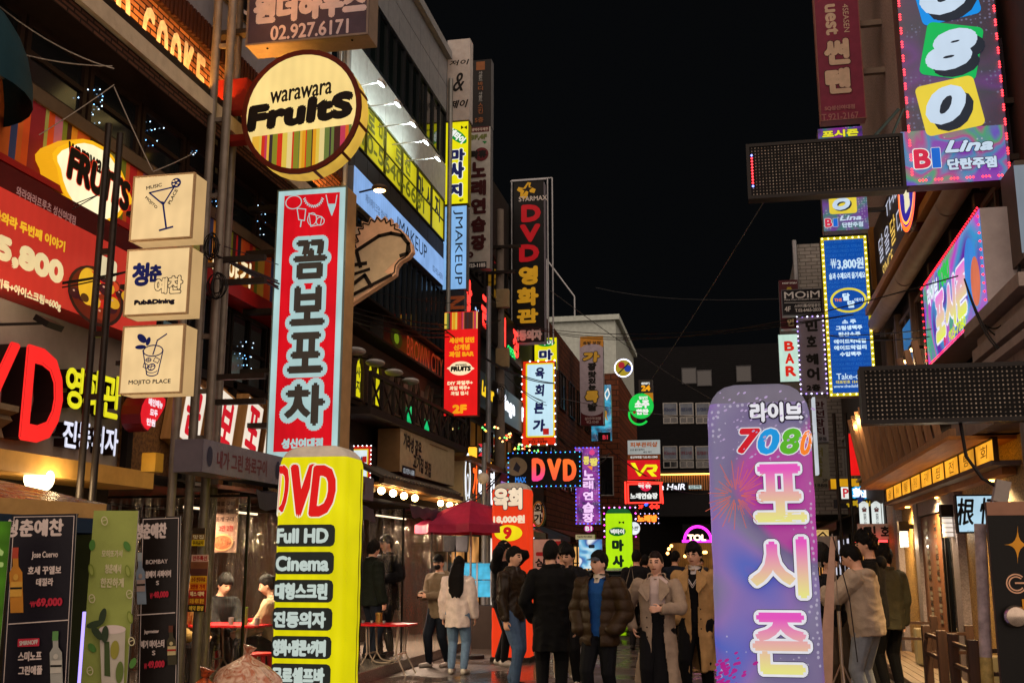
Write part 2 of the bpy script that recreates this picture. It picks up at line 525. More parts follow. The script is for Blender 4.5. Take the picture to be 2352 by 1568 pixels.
    def E(s, box, mat, t=None, a0=0, a1=360, rot=0, n=28):
        x0, y0, x1, y1 = s.bx(box) if not isinstance(box, list) else box
        cx, cy_, rx, ry = (x0 + x1) / 2, (y0 + y1) / 2, (x1 - x0) / 2, (y1 - y0) / 2
        cr, sr = math.cos(math.radians(rot)), math.sin(math.radians(rot))
        def P(k, e):
            a = math.radians(a0 + (a1 - a0) * k / n); x, y = (rx + e) * math.cos(a), (ry + e) * math.sin(a)
            return (cx + x * cr - y * sr, cy_ + x * sr + y * cr)
        if t is None: s.put([P(k, 0) for k in range(n)], [tuple(range(n))], mat)
        else:
            p = [P(k, 0) for k in range(n + 1)] + [P(k, -t) for k in range(n + 1)]
            s.put(p, [(i, i + 1, n + 2 + i, n + 1 + i) for i in range(n)], mat)
    def G(s, pts, mat):
        p = [s.pt(q) for q in pts]; s.put(p, [tuple(range(len(p)))], mat)
    def L(s, pts, t, mat, closed=False):
        """drawn line, t in metres"""
        p = [Vector(s.pt(q)) for q in pts]
        if closed: p.append(p[0])
        vs = []; fs = []
        for a, c in zip(p, p[1:]):
            d = (c - a); d = d.normalized() if d.length else Vector((1, 0)); nn = Vector((-d.y, d.x)) * t / 2; d = d * t * .35
            i = len(vs); vs += [a + nn - d, a - nn - d, c - nn + d, c + nn + d]; fs.append((i, i + 1, i + 2, i + 3))
        s.put([tuple(q) for q in vs], fs, mat)
    def stripes(s, box, cols, n, mat=lit, seed=1, k=.8):
        x0, y0, x1, y1 = s.bx(box) if not isinstance(box, list) else box
        rg = random.Random(seed); ws = [rg.choice((.4, .6, 1, 1, 1.6, 2.2)) for _ in range(n)]; t = sum(ws); x = x0; z = s.zz()
        for w in ws:
            e = x + (x1 - x0) * w / t
            s.put([(x, y0), (e, y0), (e, y1), (x, y1)], [(0, 1, 2, 3)], mat(rg.choice(cols), k) if mat is not lit else lit(rg.choice(cols), k, sample=False), z)
            x = e
def bulbs(mb, pts, size, mat, flat=True):
    """row of little lamps along a closed path of local points"""
    for q in pts:
        x, y, z = q; r = size
        mb.add([(x - r, y, z), (x + r, y, z), (x, y - r, z), (x, y + r, z), (x, y, z + r * 1.2), (x, y, z - r * .6)],
               [(0, 2, 4), (2, 1, 4), (1, 3, 4), (3, 0, 4), (2, 0, 5), (1, 2, 5), (3, 1, 5), (0, 3, 5)], mat)
def perim(x0, y0, x1, y1, z, step):
    o = []
    for (a, c) in (((x0, y0), (x1, y0)), ((x1, y0), (x1, y1)), ((x1, y1), (x0, y1)), ((x0, y1), (x0, y0))):
        l = math.hypot(c[0] - a[0], c[1] - a[1]); n = max(1, int(round(l / step)))
        o += [(a[0] + (c[0] - a[0]) * i / n, a[1] + (c[1] - a[1]) * i / n, z) for i in range(n)]
    return o
class Sign(Print):
    """box sign: housing, face panel and lettering, standing in a plane of the street"""
    def __init__(s, label, plane, c, quad=None, rect=None, face=None, side=None, th=.16, name='box_sign', cat='sign', crop=None, group=None,
                 frame=None, ft=.025, round_=0, ellipse=False, back=False):
        s.setup(plane, c); s.crop = crop
        if quad: x0, y0, x1, y1 = s.bx(quad)
        else:
            a0, a1, y0, y1 = rect
            x0, x1 = sorted((Vector((a0, a0, 0)).dot(s.r), Vector((a1, a1, 0)).dot(s.r)))
        s.o = s.r * ((x0 + x1) / 2) + s.u * ((y0 + y1) / 2)
        if s.ax is None: s.o = s.o + s.n * c.dot(s.n)
        else: s.o[s.ax] = c
        s.w, s.h = x1 - x0, y1 - y0
        M = Matrix((s.r, s.u, s.n)).transposed()
        s.root = thing(name, label, cat, s.o, M, group)
        side = side or paint('#4a4540', .5, .3)
        w, h = s.w / 2, s.h / 2
        s.rec = [-w, -h, w, h]
        if ellipse: out = [(w * math.cos(2 * math.pi * k / 40), h * math.sin(2 * math.pi * k / 40)) for k in range(40)]
        else: out = rrect(-w, -h, w, h, round_)
        n = len(out)
        mb = MB(); mb.rings([[(x, y, -th) for x, y in out], [(x, y, 0) for x, y in out]], side)
        mb.build('housing', s.root, smooth=n > 8)
        fr = ft if frame else 0
        if face:
            inn = [(x * (1 - fr / w), y * (1 - fr / h)) for x, y in out]
            mb = MB(); mb.add([(x, y, .003) for x, y in inn], [tuple(range(n))], face)
            if back: mb.add([(x, y, -th - .003) for x, y in inn], [tuple(range(n))[::-1]], face)
            mb.build('face_panel', s.root)
        if frame:
            inn = [(x * (1 - fr / w), y * (1 - fr / h)) for x, y in out]
            mb = MB(); o3 = [(x * (1 + .004 / w), y * (1 + .004 / h)) for x, y in out]
            vs = [(x, y, -.02) for x, y in o3] + [(x, y, .014) for x, y in o3] + [(x, y, .014) for x, y in inn] + [(x, y, .001) for x, y in inn]
            fs = [(k * n + i, k * n + (i + 1) % n, (k + 1) * n + (i + 1) % n, (k + 1) * n + i) for k in range(3) for i in range(n)]
            mb.add(vs, fs, frame); mb.build('frame', s.root)
        s.th = th
    def leds(s, mat, step=.08, size=.014, inset=.0, z=.02, alt=None):
        w, h = s.w / 2 - inset, s.h / 2 - inset
        pts = perim(-w, -h, w, h, z, step); mb = MB()
        if alt:
            bulbs(mb, [q for i, q in enumerate(pts) if i % 2 == 0], size, mat); bulbs(mb, [q for i, q in enumerate(pts) if i % 2], size, alt)
        else: bulbs(mb, pts, size, mat)
        mb.build('lamp_border', s.root)
    def bracket(s, y, length, side=-1, r=.03, mat=None):
        """steel arm from the housing back to wall or pole"""
        mat = mat or paint('#3a332c', .5, .5)
        for i, yy in enumerate(y if isinstance(y, (list, tuple)) else [y]):
            mb = MB(); x = side * s.w / 2
            mb.bb(min(x, x + side * length), max(x, x + side * length), yy * s.h / 2 - r, yy * s.h / 2 + r, -s.th * .7, -s.th * .3, mat); mb.build('arm', s.root)
    def done(s, name='lettering'):
        if s.mb.v: s.mb.build(name, s.root)
        return s.root
# ================================================================ setting: ground
def structure(o): return tag(o, kind='structure')
ASPH = brickmat('#4c4440', '#5a504a', '#2a2624', bw=.22, bh=.11, ms=.01, axes='XY', wet=1, bump=.9, rough=.3)
mb = MB(); mb.add([(-140, -60, 0), (140, -60, 0), (140, 240, 0), (-140, 240, 0)], [(0, 1, 2, 3)], ASPH)
structure(mb.build('street'))
KERB = speckle('#6a625a', '#8a8278', 40, .25)
mb = MB(); mb.bb(-6.6, -4.95, 4, 70, -.2, .15, KERB)
structure(mb.build('pavement', bevel=.02))
# ---------------------------------------------------------------- windows and walls on a street front
def kid(o, par):
    o.parent = par; o.matrix_parent_inverse = par.matrix_world.inverted() if par.matrix_world != Matrix() else Matrix.Translation(-par.location); return o
def bkid(mb, name, par, **kw): return kid(mb.build(name, None, **kw), par)
FRB = paint('#1c1713', .5, .2)
FRW = paint('#8d8c88', .5, .1)
GLS = glassmat()
def window(par, side, x, y0, y1, z0, z1, nx=1, nz=1, fr=FRB, pane=GLS, t=.05, d=.06, name='window'):
    """window in a wall that faces the street: side +1 = wall on the left looking to +x, -1 = on the right, 0 = facing the viewer (x is then y)"""
    mb = MB(); pb = MB()
    def put(m, a0, a1, b0, b1, d0, d1, mat):
        if side == 0: m.bb(a0, a1, x - d1, x - d0, b0, b1, mat)
        else:
            q = sorted((x + side * d0, x + side * d1)); m.bb(q[0], q[1], a0, a1, b0, b1, mat)
    put(mb, y0, y1, z0, z0 + t, 0, d, fr); put(mb, y0, y1, z1 - t, z1, 0, d, fr)
    for k in range(nx + 1):
        c = y0 + t / 2 + (y1 - y0 - t) * k / nx
        put(mb, c - t / 2, c + t / 2, z0 + t, z1 - t, 0, d, fr)
    for k in range(1, nz):
        c = z0 + (z1 - z0) * k / nz; e = t * .4
        for j in range(nx):
            a = y0 + t + (y1 - y0 - t) * j / nx; b_ = y0 + (y1 - y0 - t) * (j + 1) / nx
            put(mb, a, b_, c - e, c + e, .004, d - .006, fr)
    put(pb, y0 + t * .5, y1 - t * .5, z0 + t * .5, z1 - t * .5, .002, d * .4, pane)
    w = mb.build(name, None); p_ = pb.build('pane', w)
    return kid(w, par) if par is not None else w
def letters3d(par, kind, c, txt, box, depth, face, side, b=.0, name='letter', crop=None, shear=0, outer=None):
    """cut-out letters standing off a wall"""
    P = Print(); P.setup(kind, c + depth * (AX[kind][1][AX[kind][2]])); P.crop = crop
    x0, y0, x1, y1 = P.bx(box)
    v, f = glyphs(txt); mn, mx = v.min(0), v.max(0); d = np.maximum(mx - mn, 1e-6)
    q = (v - mn) / d
    X = x0 + q[:, 0] * (x1 - x0); Y = y0 + q[:, 1] * (y1 - y0)
    X = X + shear * (Y - (y0 + y1) / 2)
    cnt = {}
    for p in f:
        for i in range(len(p)):
            a, e = p[i], p[(i + 1) % len(p)]; k = (min(a, e), max(a, e)); cnt.setdefault(k, []).append((a, e))
    # fonts leave twin points along seams: weld by place
    key = {}
    for p in f:
        for i in range(len(p)):
            a, e = p[i], p[(i + 1) % len(p)]
            ka = (round(X[a], 4), round(Y[a], 4)); ke = (round(X[e], 4), round(Y[e], 4))
            key.setdefault(frozenset((ka, ke)), []).append((a, e))
    W = lambda x, y, z: P.r * x + P.u * y + P.n * z + (Vector((c, 0, 0)) if P.ax == 0 else Vector((0, c, 0)))
    mb = MB()
    mb.add([W(x, y, depth) for x, y in zip(X, Y)], f, face)
    vs = []; fs = []
    for k, es in key.items():
        if len(es) == 1:
            a, e = es[0]; i = len(vs)
            vs += [W(X[a], Y[a], 0), W(X[e], Y[e], 0), W(X[e], Y[e], depth), W(X[a], Y[a], depth)]; fs.append((i, i + 1, i + 2, i + 3))
    mb.add(vs, fs, side)
    if b:
        for k in range(8):
            a = k * math.pi / 4
            mb.add([W(x + b * math.cos(a), y + b * math.sin(a), depth - .002 - .0002 * k) for x, y in zip(X, Y)], f, face)
    o = mb.build(name, par)
    return o
# ================================================================ building A: near left, brick sign band
XL = -6.0
BR_DK = paint('#3a2b22', .7)
CONC = paint('#9a8f84', .8, bump=.2, scale=3)
CREAM = paint('#b9a78d', .75, bump=.15)
bA = thing('corner_building', 'tall building with a brick band reading COOKE above dark gridded windows', 'building', (-9, 9, 0))
mb = MB()
WHT = paint('#8f8c90', .6, bump=.05)
mb.bb(-14, -6.02, 2, 15.75, 7.95, 15, WHT)                        # upper floors
mb.bb(-14, -6.04, 2, 15.75, 5.6, 7.95, BR_DK)
mb.bb(-14, -6.06, 2, 9.95, 2.46, 5.6, CONC)
mb.bb(-14, -6.06, 9.95, 15.75, 2.46, 5.6, BR_DK)
mb.bb(-14, -9.4, 2, 15.75, 0, 2.46, paint('#8a4028', .8))
mb.bb(-9.4, -6.06, 15.55, 15.75, 0, 2.46, BR_DK)
bkid(mb, 'wall', bA)
mb = MB()                                                          # corrugated coping under the upper floors
for i in range(int(13.7 / .09)):
    y = 2 + i * .09; mb.bb(-6.0, -5.9, y, y + .055, 7.62, 7.94, paint('#3b211a', .5, .3))
mb.bb(-6.02, -5.94, 2, 15.75, 7.62, 7.95, paint('#2a1712', .6))
bkid(mb, 'coping', bA)
mb = MB()
BRK = brickmat('#a8734c', '#7d4e32', '#2a1a12', bw=.24, bh=.07, ms=.011, axes='YZ', var=.35)
mb.bb(-6.03, -5.97, 2, 15.75, 6.86, 7.61, BRK)
bkid(mb, 'brick_band', bA)
P = Print(); P.setup('L', -5.97); P.o = Vector((-5.97, 0, 0))
WPT = paint('#cfc6b4', .8, var=.3, scale=9)
def wallprint(par, P, name='lettering'):
    o = P.mb.build(name, None)
    M = Matrix((P.r, P.u, P.n)).transposed().to_4x4(); M.translation = P.o
    o.data.transform(M); return kid(o, par)
for ch, y0, y1 in [('H', 8.15, 8.42), ('A', 8.47, 8.74), ('N', 8.8, 9.08), ('D', 9.15, 9.42), ('C', 9.66, 9.9), ('O', 9.95, 10.2), ('O', 10.25, 10.5), ('K', 10.55, 10.8), ('E', 10.85, 11.06)]:
    P.T(ch, [y0, 6.9, y1, 7.5], WPT, b=.1)
wallprint(bA, P, 'painted_letters')
mb = MB()                                                          # lamp trough and soffit
mb.bb(-6.03, -5.6, 2, 15.75, 6.74, 6.78, paint('#231c18', .5, .3)); mb.bb(-5.64, -5.6, 2, 15.75, 6.78, 6.86, paint('#231c18', .5, .3))
mb.bb(-6.03, -5.56, 2, 15.75, 6.56, 6.738, CREAM)
bkid(mb, 'ledge', bA)
mb = MB(); mb.bb(-5.74, -5.70, 2, 15.7, 6.785, 6.80, lit('#ffac48', 120.0, var=0)); bkid(mb, 'lamp_strip', bA)
mb = MB(); mb.bb(-6.03, -5.62, 2, 15.75, 6.40, 6.555, brickmat('#5a3a2a', '#4a2e22', '#241812', bw=.2, bh=.05, axes='YZ')); bkid(mb, 'soffit', bA)
WG = glassmat('#1a1c1d', .12)
for y in np.arange(6.9, 15.6, .98):
    window(bA, 1, -6.04, y, y + .94, 5.76, 6.40, 1, 2, paint('#2a1c14', .5), WG, t=.06)
mb = MB(); mb.bb(-6.04, -5.9, 2, 15.75, 5.62, 5.75, paint('#5b4a38', .6)); bkid(mb, 'sill', bA)
# striped fascia
STR = ['#c8282a', '#e8a02c', '#7c8a2c', '#3a4a78', '#d86a2c', '#8e2430', '#d8b040', '#4a2a22', '#c87a98', '#a8b060', '#e05a28', '#2a2a38']
mb = MB(); rg = random.Random(4); y = 6.5
while y < 15.7:
    w = rg.choice((.05, .07, .09, .12, .16, .2)); mb.bb(-6.05, -5.93, y, min(y + w, 15.7), 4.9, 5.62, paint(rg.choice(STR), .5, var=.05)); y += w
bkid(mb, 'striped_fascia', bA)
mb = MB(); mb.bb(-6.05, -5.72, 9.9, 15.7, 4.72, 4.9, paint('#a01c1c', .45)); mb.bb(-5.95, -5.76, 6.5, 9.88, 4.84, 4.9, paint('#a82420', .45)); bkid(mb, 'red_trim', bA)
# first-floor windows beyond the red sign
LW = glassmat('#10161a', .08)
for y in np.arange(10.0, 15.5, 1.1):
    window(bA, 1, -6.05, y, y + 1.06, 3.78, 4.70, 2, 2, FRB, LW, t=.045)
# chip-board wall behind the tilted boxes
OSB = speckle('#6a4420', '#a8733a', 26, .7)
mb = MB(); mb.bb(-6.06, -6.0, 9.95, 15.7, 2.46, 3.76, OSB); bkid(mb, 'chipboard_wall', bA)
mb = MB()
for y in np.arange(9.95, 15.8, 1.15): mb.bb(-6.0, -5.93, y - .05, y + .05, 2.46, 3.78, paint('#17110d', .6))
mb.bb(-6.0, -5.93, 9.95, 15.7, 3.70, 3.78, paint('#17110d', .6)); mb.bb(-6.0, -5.9, 9.9, 15.7, 2.4, 2.5, paint('#17110d', .6))
bkid(mb, 'batten', bA)
# stone moulding by the big letters, warm soffit of the ground floor
mb = MB()
prof = [(0, 2.5), (.08, 2.52), (.05, 2.58), (.13, 2.62), (.1, 2.7), (.2, 2.76), (.17, 2.8), (.25, 2.83), (.25, 2.88), (0, 2.88)]
for y0, y1 in ((6.0, 8.0),):
    mb.rings([[(-6.06 + a, y0, z) for a, z in prof], [(-6.06 + a, y1, z) for a, z in prof]], paint('#7d6a52', .8, bump=.3))
bkid(mb, 'stone_moulding', bA)
mb = MB(); mb.bb(-6.06, -5.5, 6.0, 9.7, 2.30, 2.46, paint('#c09048', .5)); bkid(mb, 'canopy_soffit', bA)
# dark shopfront at ground level
mb = MB(); mb.bb(-6.3, -6.1, 2, 9.9, 0, 2.46, paint('#1c1410', .6)); bkid(mb, 'shopfront', bA)
mb = MB(); mb.ball((-5.6, 8.05, 2.28), .12, lit('#ffe6b0', 5.0, var=0), 16, 12); g = mb.build('globe_lamp', smooth=True); tag(g, 'glowing round globe lamp under the canopy at the far left', 'lamp')
ld = bpy.data.lights.new('globe_light', 'POINT'); ld.energy = 22; ld.color = (1, .75, .42); ld.shadow_soft_size = .12; lo = bpy.data.objects.new('globe_light', ld); COL.objects.link(lo); lo.parent = g; lo.location = (-5.45, 8.05, 2.2)
q = onX(112, 742, -5.2); t = thing('floodlight', 'small black floodlight on an arm aimed at the big red menu sign', 'lamp', q)
mb = MB(); mb.tube([(-.5, -.25, -.05), (0, 0, 0)], .012, FRB, 6); mb.build('arm', t); mb = MB(); mb.box((0, 0, 0), (.14, .2, .05), FRB, Matrix.Rotation(.5, 3, 'Y')); mb.build('lamp_head', t)
ld = bpy.data.lights.new('floodlight_light', 'SPOT'); ld.energy = 30; ld.spot_size = 2.4; ld.spot_blend = .8; ld.color = (1, .75, .5); lo = bpy.data.objects.new('floodlight_light', ld); COL.objects.link(lo); lo.parent = t; lo.location = (.05, 0, .06); lo.rotation_euler = Vector((-.5, .2, .8)).to_track_quat('-Z', 'Y').to_euler()
# blackboard strip with letters on the white upper floors
s = Sign('black strip sign with white capitals on the white upper wall', 'L', -5.99, rect=(9.75, 15.0, 8.55, 9.05), face=paint('#0c0c10', .4), th=.04, name='strip_sign')
s.T('ONETHEHOUSE.CO.KR', [-2.5, -.17, 2.0, .17], paint('#b8b4b8', .5), b=.02)
s.done()
for i, y in enumerate(np.arange(8.6, 15, 1.5)):
    window(bA, 1, -6.02, y, y + 1.0, 9.5, 11.0, 2, 1, FRW, GLS)
# ---------------------------------------------------------------- signs of building A
RD = '#d8281c'
redp = lit('#d2382a', .62, var=.12, scale=1.1)
s = Sign('big red menu sign with fruit bowl and price five thousand eight hundred', 'L', -5.72, rect=(6.4, 9.93, 3.80, 4.80), face=redp, th=.28, side=paint('#8c1812', .5), name='menu_sign', crop=(0, 1))
s.R([s.rec[0], s.rec[3] - .21, s.rec[2], s.rec[3]], paint('#4a0f10', .5))
CRM = lit('#f2d8a0', .75, sample=False); YLW = lit('#f0b428', .8, sample=False)
s.T('와라와라프루츠 성신여대점', (130, 275, 700, 365), lit('#c88a80', .45, sample=False), b=.02)
s.T('와라와라 두번째 이야기', (-170, 470, 605, 580), YLW, b=.06)
s.T('5,800', (-60, 700, 585, 960), CRM, b=.09)
s.T('딸기득+아이스크림=600g', (-120, 1075, 560, 1180), CRM, b=.05)
s.E((600, 880, 1130, 1420), lit('#3a2218', .5, sample=False))
s.E((625, 900, 1105, 1390), lit('#7a2a18', .5, sample=False))
rg = random.Random(9)
for k in range(34):
    a = rg.random() * 6.28; r = rg.random() ** .5; x = 865 + 215 * r * math.cos(a); y = 1130 + 215 * r * math.sin(a); q = rg.uniform(38, 68)
    c = rg.choice(['#d83020', '#c82018', '#e8a828', '#f0c040', '#8a3018', '#e05028', '#40181c'])
    s.E((x - q, y - q * .9, x + q, y + q * .9), lit(c, .7, sample=False)); s.E((x - q * .4, y - q * .6, x - q * .05, y - q * .3), lit('#f0b090', .6, sample=False))
s.E((600, 900, 780, 1240), lit('#f0b428', .8, sample=False), rot=20); s.E((620, 1130, 700, 1210), lit('#6a4018', .5, sample=False))
s.R((760, 800, 960, 990), lit('#f0dcae', .7, sample=False), r=.2)
s.done()
# lemon shaped light box
P = Print(); P.setup('L', -5.75)
lem = [(120, 352), (132, 338), (152, 330), (172, 321), (190, 319), (212, 324), (238, 338), (258, 358), (276, 386), (287, 412), (292, 430), (303, 458), (302, 468), (287, 478), (276, 496), (262, 507), (246, 513), (222, 510), (200, 501), (178, 486), (160, 466), (146, 442), (136, 415), (130, 385), (121, 366)]
lp = [P.loc(*q) for q in lem]
cx = sum(q[0] for q in lp) / len(lp); cz = sum(q[1] for q in lp) / len(lp)
t = thing('lemon_sign', 'glowing lemon shaped fruit bar sign on the striped fascia', 'sign', (-5.75, cx, cz), Matrix((P.r, P.u, P.n)).transposed())
P.o = Vector((-5.75, cx, cz))
lp = [(a - cx, c - cz) for a, c in lp]; n = len(lp)
mb = MB(); mb.rings([[(x * 1.0, y, -.17) for x, y in lp], [(x, y, 0) for x, y in lp]], lit('#f0a818', .9, var=0)); mb.build('housing', t)
mb = MB(); mb.add([(x, y, .002) for x, y in lp], [tuple(range(n))], lit('#f6b418', .95, var=0)); mb.add([(x * .9, y * .9, .006) for x, y in lp], [tuple(range(n))], lit('#fff0c0', 1.0)); mb.build('face_panel', t)
BLK = paint('#15110c', .5)
P.z0 = .012
P.T('warawara', (150, 352, 252, 384), BLK, b=.06, shear=.1); P.T('FRUITS', (150, 376, 298, 452), BLK, b=.07, ol=(glow('#e03818', .8), .03), shear=.1)
P.mb.build('lettering', t)
# channel letters
t = thing('channel_letters', 'huge glowing red cut-out letters of a film room on the grey fascia', 'sign', (-6, 8.4, 2.9))
RED_F = lit('#ff2a26', .95, var=.06); CAN = paint('#241210', .5)
def ck(o): return kid(o, t)
ck(letters3d(None, 'L', -6.05, 'V', (-78, 775, 38, 945), .22, RED_F, CAN, b=.02)); ck(letters3d(None, 'L', -6.05, 'D', (56, 806, 142, 1012), .22, RED_F, CAN, b=.025))
t = thing('channel_letters', 'yellow glowing cut-out Korean letters above the white ones', 'sign', (-6, 9.3, 3.2))
YL = lit('#e8e020', .95, var=.05, sample=True)
for ch, b_ in (('영', (152, 842, 190, 936)), ('화', (194, 850, 231, 948)), ('관', (236, 862, 277, 958))): ck(letters3d(None, 'L', -6.05, ch, b_, .14, YL, CAN, b=.012))
t = thing('channel_letters', 'white glowing cut-out Korean letters low on the grey fascia', 'sign', (-6, 9.3, 2.8))
WL = lit('#e8eaff', .95, var=.04)
for ch, b_ in (('진', (146, 966, 176, 1026)), ('동', (181, 972, 208, 1032)), ('의', (213, 978, 238, 1038)), ('자', (243, 984, 271, 1044))): ck(letters3d(None, 'L', -6.05, ch, b_, .12, WL, CAN, b=.008))
# tilted box letters over the chip board
for i, (ch, u, v) in enumerate((('꼼', 444, 950), ('보', 519, 972), ('포', 580, 984), ('차', 628, 995))):
    c = onX(u, v, -5.78)
    M = Matrix((Vector((0, 1, 0)), Vector((0, 0, 1)), Vector((1, 0, 0)))).transposed() @ Matrix.Rotation(math.radians(-13), 3, 'Z')
    t = thing('tilted_box_sign', 'white tilted light box with red letter %s on the chipboard wall' % ch, 'sign', c, M, 'tilted letter boxes')
    mb = MB(); mb.box((0, 0, -.1), (.5, .74, .2), woodmat('#a8763a', '#c8965a', 1)); mb.build('housing', t)
    mb = MB(); mb.add([(-.22, -.34, .004), (.22, -.34, .004), (.22, .34, .004), (-.22, .34, .004)], [(0, 1, 2, 3)], lit('#fff0dc', .8)); mb.build('face_panel', t)
    P = Print(); P.setup('y', 0); P.T(ch, [-.17, -.27, .17, .27], lit('#d81828', .8, sample=False), b=.06); P.mb.build('lettering', t)
    mb = MB(); mb.box((0, -.5, -.12), (.04, .28, .04), CAN); mb.build('bracket', t)
# chili shaped sign
P = Print(); P.setup('L', -5.6)
ch_ = [(344, 907), (372, 905), (382, 915), (381, 930), (374, 945), (362, 965), (350, 978), (338, 991), (330, 985), (322, 972), (320, 950), (324, 930), (332, 914)]
lp = [P.loc(*q) for q in ch_]; cx = sum(q[0] for q in lp) / len(lp); cz = sum(q[1] for q in lp) / len(lp)
t = thing('drop_sign', 'red glowing drop shaped menu sign on the chipboard wall', 'sign', (-5.6, cx, cz), Matrix((P.r, P.u, P.n)).transposed())
P.o = Vector((-5.6, cx, cz)); lp = [(a - cx, c - cz) for a, c in lp]; n = len(lp)
mb = MB(); mb.rings([[(x, y, -.2) for x, y in lp], [(x, y, 0) for x, y in lp]], paint('#6a0c10', .4)); mb.build('housing', t)
mb = MB(); mb.add([(x * .93, y * .93, .003) for x, y in lp], [tuple(range(n))], lit('#e81c28', .85)); mb.build('face_panel', t)
for tx, b_ in (('메인메뉴', (340, 917, 373, 935)), ('모두', (343, 940, 361, 956)), ('만원', (335, 961, 355, 978))): P.T(tx, b_, lit('#ffe8f0', .9, sample=False), b=.06)
P.mb.build('lettering', t)
# lit letters on the stripes further along
t = thing('channel_letters', 'cream glowing cut-out letters on the stripes behind the pipe posts', 'sign', (-5.9, 12, 5.3))
for ch, b_ in (('이', (489, 588, 505, 640)), ('야', (525, 596, 548, 650)), ('기', (553, 600, 576, 655))): ck(letters3d(None, 'L', -5.93, ch, b_, .1, lit('#ffe8b8', 1.0), paint('#c88828', .4), b=.012))
# round awning at the very left
mb = MB(); TL_ = paint('#16343c', .6)
c0 = Vector((-6.04, 6.85, 5.22)); rr = []
for j in range(9):
    th = math.radians(90 * j / 8); rr.append([c0 + Vector((.75 * math.sin(th) * math.cos(math.radians(a)) * 1.0, 0.78 * math.sin(th) * math.sin(math.radians(a)), .95 * math.cos(th))) for a in np.linspace(-90, 90, 15)])
vs = [q for r_ in rr for q in r_]; fs = [(i * 15 + k, i * 15 + k + 1, (i + 1) * 15 + k + 1, (i + 1) * 15 + k) for i in range(8) for k in range(14)]
mb.add(vs, fs, TL_); tag(mb.build('dome_awning', smooth=True), 'dark teal domed awning on the striped wall at the far left', 'awning')
# ================================================================ building B: glass front with blue and yellow bands
bB = thing('glass_building', 'tall building with floodlit grey panels over yellow and blue lit bands', 'building', (-9, 19, 0))
Y0, Y1 = 15.85, 22.4
mb = MB()
mb.bb(-16, -6.06, Y0, Y1, 3.1, 13.1, paint('#2b241f', .6)); mb.bb(-16, -8.5, Y0, Y1, 0, 3.1, paint('#7a4a36', .7))
mb.bb(-16, -6.06, Y1 - .2, Y1, 0, 3.1, paint('#2b241f', .6))
bkid(mb, 'wall', bB)
GP = paint('#8c8f92', .45, .2, bump=.05)
def panels(z0, z1, x, ny, mat, name, y0=Y0, y1=Y1, nz=1, gap=.018, th=.05):
    mb = MB()
    for i in range(ny):
        for j in range(nz):
            a = y0 + (y1 - y0) * i / ny; b_ = y0 + (y1 - y0) * (i + 1) / ny; c = z0 + (z1 - z0) * j / nz; d = z0 + (z1 - z0) * (j + 1) / nz
            mb.bb(x - th, x, a + gap / 2, b_ - gap / 2, c + gap / 2, d - gap / 2, mat)
    return bkid(mb, name, bB)
panels(11.66, 12.95, -6.0, 9, GP, 'grey_panel', nz=2)
mb = MB(); mb.bb(-16, -5.88, Y0, Y1, 12.96, 13.15, paint('#8a8c8c', .5)); bkid(mb, 'coping', bB)
for i in range(6):
    a = Y0 + .1 + i * 1.07; window(bB, 1, -6.05, a, a + 1.05, 10.42, 11.62, 2, 1, paint('#1a1d20', .4, .3), glassmat('#0c1210', .08), t=.04)
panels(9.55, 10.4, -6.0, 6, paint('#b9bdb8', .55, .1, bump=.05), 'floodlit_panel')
YB = lit('#d8cc20', .7, var=.25, scale=.8)
for i in range(6):
    a = Y0 + .1 + i * 1.07; window(bB, 1, -6.05, a, a + 1.05, 8.58, 9.52, 1, 2, paint('#4a4a20', .5), YB, t=.02)
P = Print(); P.setup('L', -5.985); P.o = Vector((-5.985, 0, 0))
GRY = lit('#7a7c20', .45, sample=False)
for tx, y in (('아', 16.4), ('로', 17.0), ('마', 17.6), ('로', 18.6), ('션', 19.2)): P.T(tx, [y, 9.08, y + .4, 9.46], GRY, b=.05)
for tx, y in (('마', 20.1), ('사', 20.75), ('지', 21.4)): P.T(tx, [y, 8.85, y + .45, 9.4], paint('#2a3a50', .6), b=.05)
P.T('010-5640-6681', [16.2, 8.64, 20.6, 8.98], GRY, b=.04)
wallprint(bB, P)
panels(8.08, 8.56, -6.02, 10, paint('#3a3330', .5, .2), 'brown_panel')
s = Sign('long pale blue light band of a makeup studio', 'L', -5.9, rect=(Y0 + .3, 21.95, 7.46, 8.06), face=lit('#8cb4ec', .8, var=.16, scale=1.5), th=.14, side=paint('#606a78', .4, .3), name='band_sign')
s.T('JMAKEUP', [-.55, -.19, 1.55, .19], paint('#1c2434', .5), b=.0); s.T('제이메이크업 성신점', [-2.3, -.14, -1.1, .02], paint('#3a4a70', .5), b=.0); s.T('02-953-4591', [2.0, -.2, 2.8, -.07], paint('#3a4a70', .5), b=.0); s.done()
for i in range(6):
    a = Y0 + .1 + i * 1.07; window(bB, 1, -6.05, a, a + 1.05, 5.9, 7.44, 3, 1, paint('#23282c', .4, .3), glassmat('#0e161b', .07), t=.035)
